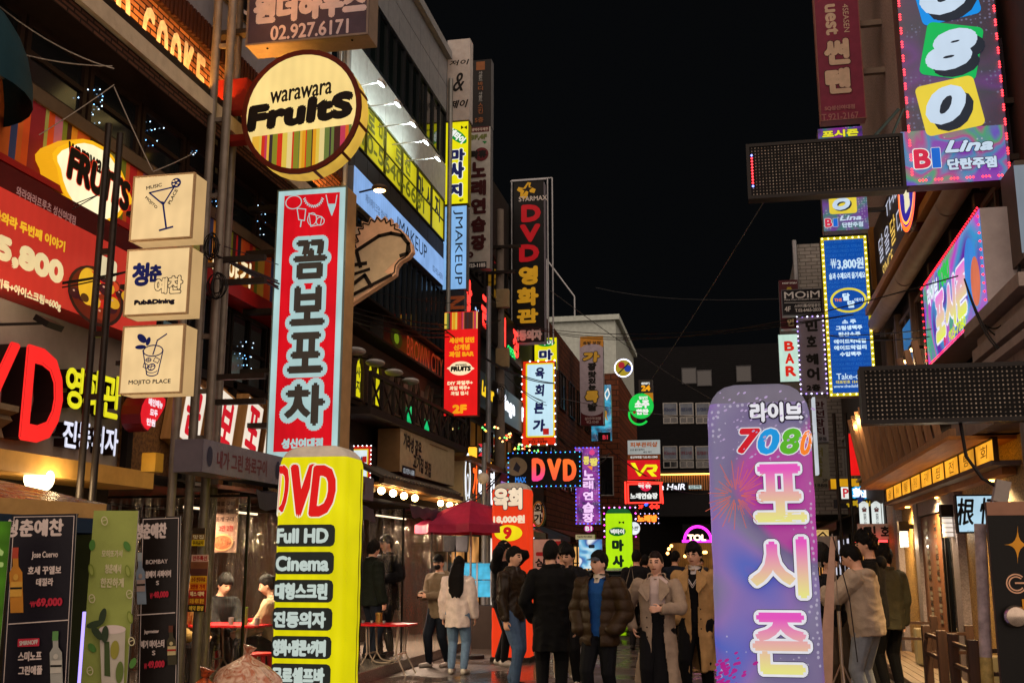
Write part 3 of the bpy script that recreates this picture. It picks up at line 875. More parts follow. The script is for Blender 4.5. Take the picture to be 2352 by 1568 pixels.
# flood lamps on arms
for i, (u, v) in enumerate(((875, 190), (913, 237), (948, 283), (978, 324), (1005, 362))):
    y = onX(u, v, -5.35); t = thing('flood_lamp', 'white flood lamp on an arm over the yellow windows, number %s from the near end' % ('one', 'two', 'three', 'four', 'five')[i], 'lamp', y, group='flood lamps on arms')
    AL = paint('#b8bcc0', .4, .6)
    mb = MB(); mb.tube([(-.66, 0, -.02), (0, 0, 0)], .012, AL, 6); mb.build('arm', t)
    mb = MB(); mb.box((.02, 0, .0), (.1, .18, .05), AL, Matrix.Rotation(math.radians(35), 3, 'Y')); mb.build('lamp_head', t)
    mb = MB(); mb.box((-.0, 0, -.035), (.08, .15, .012), lit('#f2fff8', 12, var=0), Matrix.Rotation(math.radians(35), 3, 'Y')); mb.build('lamp_glass', t)
    ld = bpy.data.lights.new('flood_light', 'SPOT'); ld.energy = 26; ld.spot_size = math.radians(120); ld.spot_blend = .6; ld.color = (.88, 1, .95); ld.shadow_soft_size = .06
    lo = bpy.data.objects.new('flood_light', ld); COL.objects.link(lo); lo.parent = t; lo.location = (-.08, 0, -.06)
    lo.rotation_euler = Vector((-.75, 0, .35)).to_track_quat('-Z', 'Y').to_euler()
# brown city sign, gothic wooden front
WD = woodmat('#3a2a20', '#54402f', 1, .7)
mb = MB(); mb.bb(-6.06, -5.98, 16.3, 22.2, 4.15, 5.3, WD); bkid(mb, 'wooden_front', bB)
s = Sign('black fascia with thin red and gold capitals reading brown city', 'L', -5.8, rect=(17.6, 22.2, 5.32, 5.82), face=paint('#0e0b0a', .3), th=.25, name='fascia_sign')
s.T('BROWN CITY', [-.9, -.2, 1.7, .2], lit('#b03a1c', .5, sample=False), b=.01); s.E([-1.9, -.18, -1.2, .18], paint('#3a5a18', .5)); s.E([-1.7, -.1, -1.4, .1], lit('#8cb020', .4, sample=False)); s.done()
mb = MB()
for z in (5.30, 5.86): mb.bb(-6.05, -5.68, 15.95, 22.3, z - .02, z + .02, paint('#1b1613', .6))
bkid(mb, 'eaves', bB)
def gothic(par, y, w, z0, z1, pane, fr):
    mb = MB(); n = 8
    pts = [(y - w / 2, z0), (y + w / 2, z0), (y + w / 2, z0 + (z1 - z0) * .62)] + [(y + w / 2 * (1 - k / n) ** .8, z0 + (z1 - z0) * (.62 + .38 * k / n)) for k in range(1, n + 1)] + [(y - w / 2 * (1 - k / n) ** .8, z0 + (z1 - z0) * (.62 + .38 * k / n)) for k in range(n - 1, 0, -1)] + [(y - w / 2, z0 + (z1 - z0) * .62)]
    c = [(y + (a - y) * 1.22, z0 + (q - z0) * 1.07 - .03) for a, q in pts]; m = len(pts)
    mb.add([(-5.90, a, q) for a, q in c] + [(-5.90, a, q) for a, q in pts] + [(-5.98, a, q) for a, q in c], [(i, (i + 1) % m, m + (i + 1) % m, m + i) for i in range(m)] + [(i, 2 * m + i, 2 * m + (i + 1) % m, (i + 1) % m) for i in range(m)], fr)
    f = bkid(mb, 'window', par)
    mb = MB(); mb.add([(-5.955, a, q) for a, q in pts], [tuple(range(m))], pane); pb = mb.build('pane', None); pb.parent = f
    pb.matrix_parent_inverse = Matrix()
LGY = lit('#e8dc18', .8, var=.12)
for i, y in enumerate((16.75, 17.35, 17.75)): gothic(bB, y, .36, 4.25, 5.05, LGY, WD)
for i, y in enumerate((18.7, 19.05, 19.85, 20.2, 21.0, 21.35)): gothic(bB, y, .3, 4.25, 5.1, GLS, woodmat('#5a4636', '#7a6450', 2))
P = Print(); P.setup('L', -5.94); P.o = Vector((-5.94, 0, 0))
for k, ch in enumerate('마사지'): P.T(ch, [16.66, 4.83 - k * .24, 16.86, 5.02 - k * .24], paint('#1c2a58', .5), b=.05)
P.T('2F', [17.22, 4.5, 17.46, 4.8], paint('#1c2a58', .5), b=.05); P.R([19.3, 4.35, 19.55, 5.0], paint('#4a5a50', .4)); P.R([20.45, 4.2, 20.7, 4.95], paint('#55665a', .4))
wallprint(bB, P)
for i, y in enumerate((19.55, 20.75)):
    mb = MB(); mb.bb(-5.9, -5.86, y - .1, y + .1, 4.05 - .1 * i, 4.5 - .1 * i, lit('#18c070', .9, var=.3, scale=9)); tag(mb.build('green_neon_strip'), 'small green glowing strip on the balcony, %s one' % ('nearer', 'farther')[i], 'light')
for i, (u, v) in enumerate(((817, 806), (862, 833), (905, 855), (943, 875))):
    q = onX(u, v, -5.6); mb = MB(); mb.ball(q, (.16, .2, .06), paint('#a8a8a4', .4)); mb.tube([(q.x, q.y, q.z + .04), (-6, q.y, q.z + .12)], .015, FRB, 5); tag(mb.build('wall_lamp', smooth=True), 'unlit pale bowl lamp above the arched windows, place %s in the row' % 'ABCD'[i], 'lamp', 'unlit bowl lamps')
mb = MB(); RL = paint('#2a2320', .6)                                # balcony with crossed wooden rail
mb.bb(-6.0, -5.45, 16.0, 22.2, 3.88, 4.0, RL); mb.bb(-5.5, -5.44, 16.0, 22.2, 4.5, 4.56, RL)
for y in np.arange(16.0, 22.2, .6):
    mb.bb(-5.5, -5.45, y, y + .06, 4.0, 4.5, RL)
    for a, c in ((4.02, 4.48), (4.48, 4.02)): mb.tube([(-5.475, y + .06, a), (-5.475, y + .6, c)], .02, RL, 4)
bkid(mb, 'balcony', bB)
# beige sign, tile hood and bulbs
s = Sign('beige plaster fascia with black brushed Korean lettering over the tiled hood', 'L', -5.5, rect=(17.75, 21.5, 3.12, 3.86), face=paint('#b0a484', .7, bump=.2), th=.4, name='fascia_sign', side=paint('#7a5c3a', .6))
INK = paint('#14110f', .5)
s.T('기라성 같은', [-1.7, .0, -.55, .3], INK, b=.05, rot=-4); s.T('고기집 맛집', [-1.1, -.3, .1, -.02], INK, b=.05, rot=-4)
s.R([-1.75, -.42, -.95, -.25], paint('#16181c', .4)); s.T('02-929-1688', [-1.68, -.38, -1.02, -.29], glow('#cfd8e0', .6), b=0)
s.R([-.05, .28, 1.3, .3], paint('#7a5c3a', .6)); s.done()
mb = MB(); TI = paint('#5d564c', .6, bump=.3)
for i in range(26):
    y = 16.7 + i * .2; mb.tube([(-5.95, y, 3.2), (-5.42, y, 2.95)], .05, TI, 6)
mb.add([(-5.95, 16.6, 3.17), (-5.42, 16.6, 2.92), (-5.42, 21.9, 2.92), (-5.95, 21.9, 3.17)], [(0, 1, 2, 3)], TI)
mb.bb(-5.48, -5.40, 16.6, 21.9, 2.84, 2.93, paint('#3a2a1c', .6))
tag(mb.build('tiled_hood', smooth=True), 'grey ribbed tile hood over the warm bulbs', 'awning')
mb = MB(); mb.bb(-6.0, -5.46, 16.6, 21.9, 2.82, 2.86, woodmat('#8a5a28', '#b07a3c', 1)); bkid(mb, 'eaves_board', bB)
for i, uv in enumerate(((876, 1126), (903, 1132), (928, 1138), (953, 1143), (1012, 1155), (1033, 1159), (1051, 1163))):
    t = thing('bulb', 'round warm bulb under the tiled hood, %s from the near end' % ('first', 'second', 'third', 'fourth', 'fifth', 'sixth', 'seventh')[i], 'bulb', onX(*uv, -5.5), group='warm bulbs under the hood')
    mb = MB(); mb.ball((0, 0, 0), .062, lit('#ffcf80', 26, var=0), 12, 8); mb.build('glass_bulb', t, smooth=True)
    mb = MB(); mb.tube([(0, 0, .05), (0, 0, .11)], .022, FRB, 6); mb.build('socket', t)
    if i in (1, 3, 5): ld = bpy.data.lights.new('bulb_light', 'POINT'); ld.energy = 20; ld.color = (1, .68, .34); ld.shadow_soft_size = .07; lo = bpy.data.objects.new('bulb_light', ld); COL.objects.link(lo); lo.parent = t; lo.location = (.12, 0, -.08)

for y, x in ((15.8, -5.93), (22.45, -5.92)): mb = MB(); mb.tube([(x, y, .15), (x, y, 12.5)], .055, paint('#7a7c78', .4, .4), 8); tag(mb.build('drain_pipe', smooth=True), 'grey drain pipe running up the wall at the %s end of the glass building' % ('near' if y < 20 else 'far'), 'pipe')
# ================================================================ left foreground: pipe posts and the signs they carry
STEEL = paint('#6b6258', .45, .35, var=.2, bump=.05)
DSTEEL = paint('#2c2622', .4, .4, var=.25)
def posts(name, label, us, v, Y, r, z1, mat, rungs=(), group=None, z0=0.0, dx=0):
    ps = [onY(u, v, Y) for u in us]
    t = thing(name, label, 'post', (sum(p.x for p in ps) / len(ps), Y, z0), group=group)
    for i, p in enumerate(ps):
        zt = z1[i] if isinstance(z1, (list, tuple)) else z1
        mb = MB(); x = p.x - t.location.x
        mb.tube([(x, 0, 0), (x, 0, zt - z0)], r, mat, 12); mb.tube([(x, 0, zt - z0), (x, 0, zt - z0 + .01)], r * 1.06, mat, 12)
        mb.tube([(x, 0, 0), (x, 0, .02)], r * 2, mat, 10); mb.build('pipe', t, smooth=True)
    for z in rungs:
        a, c = ps[0].x - t.location.x, ps[-1].x - t.location.x
        mb = MB(); mb.bb(a, c, -.02, .02, z - .025, z + .025, mat); mb.build('rung', t)
    return t
posts('pipe_posts', 'pair of dark steel pipe posts carrying the three square pub light boxes', (222, 251), 640, 8.35, .031, (5.5, 5.4), DSTEEL, (4.3, 3.55, 3.0))
posts('pipe_posts', 'tall grey twin pipe posts with ladder rungs beside the red vertical sign', (456, 491), 785, 10.6, .05, 9.5, STEEL, (1.9, 2.35, 2.9, 3.4, 4.0, 4.8, 5.6, 6.5, 7.4))
posts('pipe_posts', 'short single grey pipe post under the lowest pub light box', (408,), 912, 9.9, .045, 5.2, STEEL)
posts('pipe_posts', 'high single grey pipe post behind the round yellow fruit bar sign', (527,), 450, 11.2, .05, 9.8, STEEL, ())
t = thing('bracket_frame', 'dark steel cross bars reaching from the grey pipe posts to the red sign', 'frame', onY(494, 600, 10.65))
for v in (330, 395, 445, 500, 545, 600, 652, 868, 925):
    z = onY(510, v, 10.7).z; p0 = onY(494, v, 10.62); p1 = onY(640 if v in (600, 652, 868, 925) else 530, v, 11.0); mb = MB()
    mb.bb(min(p0.x, p1.x), max(p0.x, p1.x), 10.62, 10.68, z - .03, z + .03, DSTEEL); bkid(mb, 'bar', t)
# three square pub boxes
CR = lit('#e9c68e', .92, var=.1, scale=3.5); CRS = lit('#d8b078', .7, var=.1)
NAVY = paint('#1b2a78', .5); NAVYB = paint('#17182c', .5)
def pubbox(label, quad, crop=None):
    s = Sign(label, 'y', 8.2, quad=quad, face=CR, side=CRS, th=.22, name='light_box', crop=crop, group='square pub light boxes', frame=paint('#b89a70', .5), ft=.008)
    mb = MB(); mb.bb(-s.w / 2 - .12, -s.w / 2, -.02, .02, -.16, -.10, DSTEEL); mb.bb(-s.w / 2 - .012, -s.w / 2 - .001, -s.h / 2, s.h / 2, -.2, -.02, STEEL); mb.build('arm', s.root)
    return s
s = pubbox('cream light box with a blue cocktail glass, topmost of three', K(0, 1, 1217, 42, 1772, 628)); s.crop = (0, 1)
s.L([(1375, 205), (1602, 150), (1502, 312)], .014, NAVY, closed=True)
s.G([(1470, 280), (1522, 290), (1503, 325)], NAVY); s.L([(1502, 312), (1530, 525)], .017, NAVY); s.L([(1470, 550), (1590, 517)], .017, NAVY)
s.E((1578, 72, 1668, 160), NAVY)
for k in range(5): a = k * 72; s.E((1610 + 22 * math.cos(math.radians(a)), 108 + 22 * math.sin(math.radians(a)), 1632 + 22 * math.cos(math.radians(a)), 124 + 22 * math.sin(math.radians(a))), CR)
s.T('MUSIC', (1355, 135, 1498, 168), NAVYB, b=.04, rot=9); s.T('MOJITO', (1325, 285, 1475, 318), NAVYB, b=.04, rot=-43); s.T('PLACE', (1530, 230, 1670, 262), NAVYB, b=.04, rot=63)
s.done()
s = pubbox('cream light box with blue brushed Korean name, middle of three', K(0, 1, 1160, 716, 1736, 1318)); s.crop = (0, 1)
s.T('청', (1215, 845, 1372, 1062), NAVY, b=.07); s.T('춘', (1368, 862, 1492, 1022), NAVY, b=.07)
s.T('예', (1425, 985, 1540, 1130), CR, b=.05, ol=(NAVYB, .05)); s.T('찬', (1550, 968, 1682, 1125), CR, b=.05, ol=(NAVYB, .05))
s.T('Pub&Dining', (1240, 1180, 1612, 1240), NAVYB, b=.1); s.done()
s = pubbox('cream light box with a blue iced drink, lowest of three', (280, 748, 420, 903)); s.crop = (0, 2)
s.E((1315, 28, 1502, 138), NAVY, t=.010); s.L([(1316, 80), (1350, 295)], .010, NAVY); s.L([(1502, 80), (1452, 295)], .010, NAVY); s.E((1345, 262, 1457, 320), NAVY, t=.010, a0=180, a1=360); s.E((1350, 240, 1452, 290), NAVY, t=.007, a0=180, a1=360)
s.L([(1412, 118), (1452, -10)], .012, NAVY); s.L([(1452, -10), (1538, -68)], .012, NAVY)
s.E((1250, 32, 1350, 72), NAVY); s.E((1262, -58, 1365, 5), NAVY, rot=-40); s.E((1352, -40, 1392, 40), NAVY, rot=-15)
s.L([(1335, 200), (1372, 215), (1360, 250), (1325, 235)], .007, NAVY, closed=True); s.L([(1440, 145), (1478, 165), (1460, 200), (1420, 180)], .007, NAVY, closed=True)
s.E((1350, 150, 1405, 192), NAVY, t=.008); s.L([(1352, 170), (1402, 172)], .006, NAVY); s.L([(1377, 152), (1377, 190)], .006, NAVY)
s.E((1370, 205, 1445, 270), NAVY, t=.010, rot=20); s.L([(1380, 240), (1440, 225)], .007, NAVY); s.L([(1400, 262), (1415, 210)], .007, NAVY)
s.T('MOJITO PLACE', (1200, 352, 1585, 402), NAVYB, b=.03); s.done()
# unlit dark sign at the top
s = Sign('dark purple unlit box sign with a phone number at the top', 'y', 11.0, quad=(572, -140, 848, 92), face=paint('#4a3c46', .45, bump=.03), side=paint('#8d7c6c', .5, .2), th=.34, name='box_sign', frame=paint('#7d6e64', .5, .3), ft=.02)
PT = paint('#cbb6b4', .5)
s.T('원더하우스', (583, -22, 843, 46), PT, b=.07); s.T('02.927.6171', (622, 52, 801, 86), PT, b=.03); s.bracket((-.6, .2), .5)
for x in (-.35, .35):
    mb = MB(); mb.ball((x * s.w, -s.h / 2 - .002, -.1), .015, FRB, 8, 6); mb.build('bolt', s.root)
s.done()
# round fruit bar sign
s = Sign('big round yellow sign of a fruit bar with striped lower part', 'y', 10.95, quad=(557, 117, 829, 398), face=lit('#ffdf8e', .82, var=.12, scale=1.6), side=lit('#e8b848', .75, var=.2), th=.26, name='round_sign', ellipse=True, frame=paint('#5a1f10', .4), ft=.055)
w, h = s.w / 2 - .056, s.h / 2 - .056
ch = lambda x: -s.h / 2 * .32 + .07 * x / s.w
rg = random.Random(12); x = -w * .93; STL = ['#d8341c', '#e8a020', '#e8c84c', '#8c8a28', '#a8281c', '#f0d890', '#48241c', '#c83c58', '#6c7c3c', '#e06c20', '#f0b83c', '#3c2c30']
z = s.zz()
while x < w * .93:
    e = min(x + rg.choice((.014, .02, .028, .04, .06)), w * .93); f_ = lambda q: -h * math.sqrt(max(0, 1 - (q / w) ** 2))
    if f_(x) < ch(x) and f_(e) < ch(e): s.mb.add([(x, f_(x), z), (e, f_(e), z), (e, ch(e), z), (x, ch(x), z)], [(0, 1, 2, 3)], lit(rg.choice(STL), .75, sample=False, var=0))
    x = e
s.T('warawara', (621, 200, 763, 228), BLK, b=.03, shear=.12, rot=5); s.T('FruItS', (570, 226, 812, 288), BLK, b=.1, shear=.15, rot=4)
mb = MB()
for k in range(7):
    a = math.radians(-75 + k * 30); mb.box((s.w / 2 * math.cos(a) * 1.002, s.h / 2 * math.sin(a) * 1.002, -.13), (.02, .035, .27), paint('#5a1f10', .4), Matrix.Rotation(a, 3, 'Z'))
mb.bb(-s.w / 2 - .35, -s.w / 2 + .02, .1, .5, -.2, -.04, paint('#7a1a10', .5)); mb.bb(-s.w / 2 - .35, -s.w / 2 + .2, -.28, -.2, -.2, -.04, paint('#7a1a10', .5)); mb.build('bracket', s.root)
s.done()
# tall red snack tavern sign
PALE = lit('#b9dcdc', .76, var=.16, scale=1.6)
s = Sign('tall red and pale vertical light sign with huge dark Korean letters', 'y', 12.2, quad=(625, 434, 787, 1051), face=PALE, side=paint('#a9865c', .5, bump=.05), th=.36, name='vertical_sign', frame=paint('#7f8f8c', .4, .2), ft=.012)
REDL = lit('#d8101e', .85, var=.16, scale=1.6, sample=True); PLL = lit('#b9dcdc', .72, sample=False, var=.06); DK = lit('#3d342c', .8, sample=False)
s.R((641, 447, 771, 1036), REDL)
for ch_, b_ in (('꼼', (674, 551, 752, 641)), ('보', (667, 656, 748, 748)), ('포', (662, 763, 744, 857)), ('차', (654, 880, 748, 978))): s.T(ch_, b_, DK, b=.05, ol=(PLL, .12), n=18)
s.T('성신여대점', (648, 1006, 743, 1030), PLL, b=.06)
# plain food icons
def icon(pts, closed=True, t=.012): s.L(pts, t, PLL, closed)
s.E((657, 450, 695, 482), PLL, t=.012); s.E((662, 455, 690, 477), REDL); s.L([(684, 480), (688, 506), (701, 508), (704, 482)], .012, PLL, True); s.L([(694, 508), (692, 522)], .016, PLL)
sp = []
for k in range(27): a = math.radians(-10 - k * 160 / 26); r = 24 if k % 2 else 19; sp.append((722 + r * math.cos(a), 452 - r * math.sin(a) * 1.1))
s.L(sp, .010, PLL); s.L([(751, 450), (756, 474), (764, 496), (772, 474), (776, 450)], .012, PLL); s.G([(754, 470), (764, 494), (774, 470)], PLL)
s.E((708, 490, 730, 520), PLL, t=.01); s.L([(712, 492), (742, 500), (738, 518), (716, 522)], .01, PLL, True); s.E((728, 500, 748, 520), PLL, t=.01)
s.bracket((-.75, -.35, .1, .55, .9), .45)
s.done()
# hooded lamp over the red sign
q = onY(872, 434, 12.0)
t = thing('hooded_lamp', 'small warm hooded lamp on an arm above the red vertical sign', 'lamp', q)
mb = MB(); mb.tube([(-.3, .12, .02), (0, 0, .02)], .012, FRB, 6); mb.build('arm', t)
mb = MB(); mb.ball((0, 0, .01), (.1, .1, .045), paint('#4a3a2a', .5), 14, 8); mb.build('hood', t, smooth=True)
mb = MB(); mb.ball((0, 0, -.02), (.075, .075, .02), lit('#ffc070', 9, var=0), 12, 6); mb.build('lamp_glass', t)
ld = bpy.data.lights.new('lamp_light', 'SPOT'); ld.energy = 14; ld.spot_size = 2.4; ld.spot_blend = .7; ld.color = (1, .72, .4); ld.shadow_soft_size = .05
lo = bpy.data.objects.new('lamp_light', ld); COL.objects.link(lo); lo.parent = t; lo.location = (0, 0, -.05)
# spiky wooden shape board behind the red sign
P = Print(); P.setup('y', 12.9); P.crop = (1, 1)
out = [(850, 1235), (850, 740), (905, 712), (890, 660), (930, 645), (898, 580), (945, 572), (922, 515), (975, 520), (970, 462), (1030, 480), (1050, 425), (1090, 455), (1110, 405), (1150, 450), (1185, 415), (1200, 468), (1240, 432), (1245, 490), (1290, 475), (1280, 520), (1330, 535), (1380, 585), (1430, 680), (1440, 740), (1400, 790), (1330, 830), (1290, 880), (1280, 950), (1230, 985)]
lp = [P.pt(q) for q in out]; cx = sum(q[0] for q in lp) / len(lp); cz = sum(q[1] for q in lp) / len(lp)
t = thing('shaped_board', 'tan wooden board with a spiky top edge sticking out behind the red sign', 'sign', (cx, 12.9, cz), Matrix((P.r, P.u, P.n)).transposed())
P.o = Vector((cx, 12.9, cz)); lp = [(a - cx, c - cz) for a, c in lp]; n = len(lp)
TAN = paint('#e8bc98', .6, bump=.1); TAN2 = paint('#c8b494', .6)
mb = MB(); mb.rings([[(x, y, -.12) for x, y in lp], [(x, y, 0) for x, y in lp]], TAN); mb.build('board', t)
DKB = paint('#1d1512', .5)
P.G([(900, 760), (1150, 600), (1330, 590), (1390, 660), (1380, 740), (1250, 860), (1180, 930), (1240, 960), (880, 1180), (870, 800)], TAN2)
P.L([(870, 770), (1130, 600), (1240, 575), (1340, 595), (1400, 670), (1390, 760), (1330, 780)], .05, DKB); P.L([(870, 870), (1010, 850)], .05, DKB); P.L([(930, 760), (960, 880)], .05, DKB); P.L([(870, 960), (1040, 905)], .04, DKB); P.L([(870, 1060), (1000, 960), (1060, 1060)], .05, DKB); P.L([(890, 1140), (1240, 960)], .045, DKB)
e_ = [P.pt(q) for q in out[2:]]; e_ = [(a * .93, c * .93 - .01) for a, c in e_]
for a, c in zip(e_, e_[1:]):
    d = Vector((c[0] - a[0], c[1] - a[1])); d = d / max(d.length, 1e-6) * .009; P.mb.add([(a[0] - d.y, a[1] + d.x, .004), (a[0] + d.y, a[1] - d.x, .004), (c[0] + d.y, c[1] - d.x, .004), (c[0] - d.y, c[1] + d.x, .004)], [(0, 1, 2, 3)], DKB)
P.mb.build('brush_marks', t)
# ================================================================ signs along the left, farther off
GREYS = paint('#8b8784', .55, bump=.03)
ALU = paint('#8f9092', .4, .5)
s = Sign('grey unlit vertical sign with black brushed letters, top of the column', 'y', 22.5, quad=(1027, 91, 1079, 277), face=paint('#a39d98', .5), side=paint('#bdb9b4', .5), th=.3, name='vertical_sign'); s.crop = (1, 0)
s.T('저이', (1780, 552, 1950, 602), INK, b=.04, shear=.3); s.T('&', (1818, 670, 1918, 840), INK, b=.02, shear=.2); s.T('제이', (1782, 920, 1940, 995), INK, b=.04, shear=.3); s.bracket((-.6, .6), .6); s.done()
YEL = lit('#f2e80c', .82, var=.08); GRN = lit('#109838', .7, sample=False); NVL = lit('#1a2050', .8, sample=False); WHL = lit('#f4f6f0', .85, sample=False)
s = Sign('yellow lit vertical massage sign with a green oval, below the grey sign', 'y', 22.5, quad=(1022, 281, 1075, 468), face=YEL, side=paint('#9a9440', .5), th=.3, name='vertical_sign')
s.crop = (1, 0); s.E((1742, 1205, 1955, 1295), GRN, rot=-40); s.T('넥타이', (1765, 1215, 1930, 1285), WHL, b=.06, rot=-42); s.G([(1882, 1155), (1910, 1172), (1882, 1190)], BLK); s.G([(1938, 1155), (1910, 1172), (1938, 1190)], BLK)
s.T('마', (1782, 1368, 1922, 1486), NVL, b=.08, ol=(WHL, .05)); s.crop = None; s.T('사', (1031, 372, 1067, 411), NVL, b=.08, ol=(WHL, .05)); s.crop = (1, 1); s.T('지', (1768, 118, 1895, 242), NVL, b=.08, ol=(WHL, .05)); s.T('4F', (1862, 260, 1907, 287), BLK, b=.05); s.bracket((-.6, .6), .6); s.done()
s = Sign('pale blue lit vertical sign of a makeup studio', 'y', 22.5, quad=(1018, 474, 1071, 664), face=lit('#86b8ec', .85, var=.12, scale=1.5), side=ALU, th=.3, name='vertical_sign')
def vtext(s, txt, cx, cy_, L, ht, mat, b=0.0):
    s.T(txt, [cx - L / 2, cy_ - ht / 2, cx + L / 2, cy_ + ht / 2], mat, b=b, rot=-90)
vtext(s, 'JMAKEUP', .07, 0, s.h * .9, s.w * .42, paint('#172038', .5)); vtext(s, 'SINCE 2005', -.16, 0, s.h * .8, s.w * .13, paint('#172038', .5)); s.bracket((-.6, .6), .6); s.done()
s = Sign('dark blue unlit sign with a sideways orange letter', 'y', 22.5, quad=(1014, 667, 1066, 714), face=paint('#23262e', .5), side=ALU, th=.28, name='vertical_sign'); vtext(s, 'N', 0.05, -.05, .3, .45, paint('#b0582c', .5), b=.06); s.done()
s = Sign('red lit vertical banner sign with stripes on top and 2F below', 'y', 21.2, quad=(1021, 716, 1097, 954), face=lit('#f01c1c', .82, var=.08), side=paint('#6a1410', .5), th=.24, name='vertical_sign')
s.stripes((1021, 717, 1097, 756), STL, 26, seed=3); OR = lit('#f8a018', .9, sample=False); CRL = lit('#ffe6b8', .9, sample=False)
s.crop = (1, 2); s.T('세상에 없던', (1775, -42, 2005, 12), OR, b=.07); s.T('신개념', (1815, 22, 1962, 78), OR, b=.07); s.T('과일 BAR', (1772, 85, 2002, 140), OR, b=.08)
s.E((1775, 180, 1985, 308), CRL); s.G([(1752, 245), (1800, 215), (1800, 275)], CRL); s.G([(2008, 245), (1960, 215), (1960, 275)], CRL); s.T('warawara', (1830, 205, 1935, 222), BLK, b=.05); s.T('FRUITS', (1790, 224, 1975, 272), BLK, b=.1, shear=.1)
s.T('DIY 과일주+', (1760, 358, 1992, 398), CRL, b=.06); s.T('과일 맥주+', (1778, 405, 1966, 445), CRL, b=.06); s.T('과일 접시', (1790, 455, 1950, 492), CRL, b=.06); s.T('2F', (1805, 576, 1938, 660), OR, b=.09); s.bracket((-.6, .2, .7), .5); s.done()
s = Sign('narrow black unlit vertical sign with faint orange letters', 'y', 25, quad=(1083, 138, 1128, 292), face=paint('#14110f', .5), side=ALU, th=.3, name='vertical_sign'); DO = paint('#7a4a28', .6)
s.crop = (1, 0); s.R((2022, 568, 2102, 645), DO); s.V('사운드', (2045, 655, 2080, 745), paint('#8a8a86', .6), b=.03); s.V('바디', (2040, 750, 2085, 835), DO, b=.03); s.V('사운드', (2045, 845, 2080, 935), paint('#8a8a86', .6), b=.03); s.V('스킨', (2040, 945, 2085, 1050), DO, b=.03); s.T('5층', (2010, 1080, 2090, 1130), DO, b=.03); s.done()
s = Sign('grey vertical singing room sign with dark red brushed letters', 'y', 25, quad=(1075, 293, 1126, 617), face=paint('#a3a199', .5), side=ALU, th=.3, name='vertical_sign'); DR = paint('#3c1416', .5)
s.crop = (1, 0); s.R((1972, 1165, 2140, 1215), paint('#4a1a1a', .5)); s.T('생맥주무제한', (1980, 1175, 2132, 1205), paint('#c0b0a0', .5), b=.02); s.T('3F,4F', (1970, 1235, 2122, 1290), paint('#5c6430', .5), b=.08); s.G([(2078, 1298), (2122, 1298), (2100, 1325)], paint('#1c7a3a', .5))
s.E((2005, 1355, 2135, 1480), paint('#5c1c20', .5)); s.T('락휴', (1968, 1380, 2120, 1455), INK, b=.08)
s.crop = None; s.V('노래연습장', (1082, 369, 1117, 578), DR, b=.07, gap=.14); s.crop = (1, 1); s.E((1942, 745, 1998, 800), DR, t=.05); s.R((1940, 838, 2118, 902), paint('#17171a', .5)); s.T('923-1185', (1948, 852, 2108, 888), paint('#c8c8c4', .5), b=.06); s.bracket((-.5, .5), .5); s.done()
# film room tower
s = Sign('tall black vertical film room sign in a scaffold frame, red and gold letters', 'y', 30, quad=(1180, 418, 1250, 786), face=paint('#0b0a0a', .5), side=paint('#8f8a94', .5, .2), th=.4, name='vertical_sign'); GO = lit('#d89a20', .5, sample=False); RDD = lit('#b8141c', .55, sample=False)
s.crop = (2, 1); s.G([(45, 180), (60, 150), (105, 160), (145, 105), (175, 110), (165, 145), (218, 170), (205, 205), (150, 195), (140, 245), (105, 262), (75, 235), (78, 200)], GO); s.G([(90, 170), (125, 165), (150, 120), (155, 155), (190, 155), (160, 180), (165, 200), (130, 185), (95, 225), (115, 185)], BLK)
s.T('STARMAX', (62, 232, 322, 276), paint('#b8b0a8', .5), b=.03)
for c_, b_ in (('D', (85, 310, 265, 470)), ('V', (72, 490, 262, 655)), ('D', (66, 675, 250, 835))): s.T(c_, b_, RDD, b=.08)
for c_, b_ in (('영', (62, 875, 238, 1048)), ('화', (45, 1070, 245, 1240)), ('관', (45, 1265, 242, 1398))): s.T(c_, b_, GO, b=.07)
s.R((-20, 1440, 285, 1568), paint('#1a1718', .5)); s.T('진동의자', (-5, 1458, 278, 1560), paint('#b9aeac', .5), b=.07)
mb = MB(); w, h = s.w / 2, s.h / 2
for x in (-w - .1, w + .08, w + .22):
    mb.tube([(x, -h, -.2), (x, h + .15, -.2)], .025, ALU, 6)
mb.tube([(-w - .1, h + .15, -.2), (w + .22, h + .15, -.2)], .025, ALU, 6); mb.tube([(-w - .1, h + .05, 0), (w + .08, h + .05, 0)], .025, ALU, 6)
mb.build('scaffold_frame', s.root); s.done()
# utility poles
UP_ = paint('#6e655c', .8, bump=.2)
def upole(label, u, v, Y, r0, r1, z1, mat=UP_, extra=()):
    p = onY(u, v, Y); t = thing('utility_pole', label, 'pole', (p.x, Y, 0), group='utility poles on the left kerb')
    mb = MB(); mb.tube([(0, 0, 0), (0, 0, z1)], [r0, r1], mat, 12); mb.build('shaft', t, smooth=True)
    for z, w in extra:
        mb = MB(); mb.bb(-w / 2, w / 2, -.2, -.12, z - .04, z + .04, DSTEEL); mb.build('cross_arm', t)
    return t
t = upole('grey concrete utility pole with boxes and wires left of the film room tower', 1148, 800, 27.5, .16, .1, 11.0, extra=((9.9, 1.2), (9.2, .9)))
for z in (6.6, 8.2):
    mb = MB(); mb.bb(-.05, .3, -.32, -.14, z, z + .5, paint('#8a7a5a', .6)); mb.build('meter_box', t, bevel=.02)
upole('slim steel utility pole beside the red fruit banner', 1122, 800, 25.0, .07, .06, 8.2, paint('#83878c', .4, .4))
t = upole('slim steel lamp pole with an unlit white globe', 1112, 1100, 22.5, .06, .05, 4.1, paint('#83878c', .4, .4))
mb = MB(); mb.ball((-.02, 0, 3.35), .13, paint('#cfc6b8', .4), 16, 12); mb.build('globe', t, smooth=True)
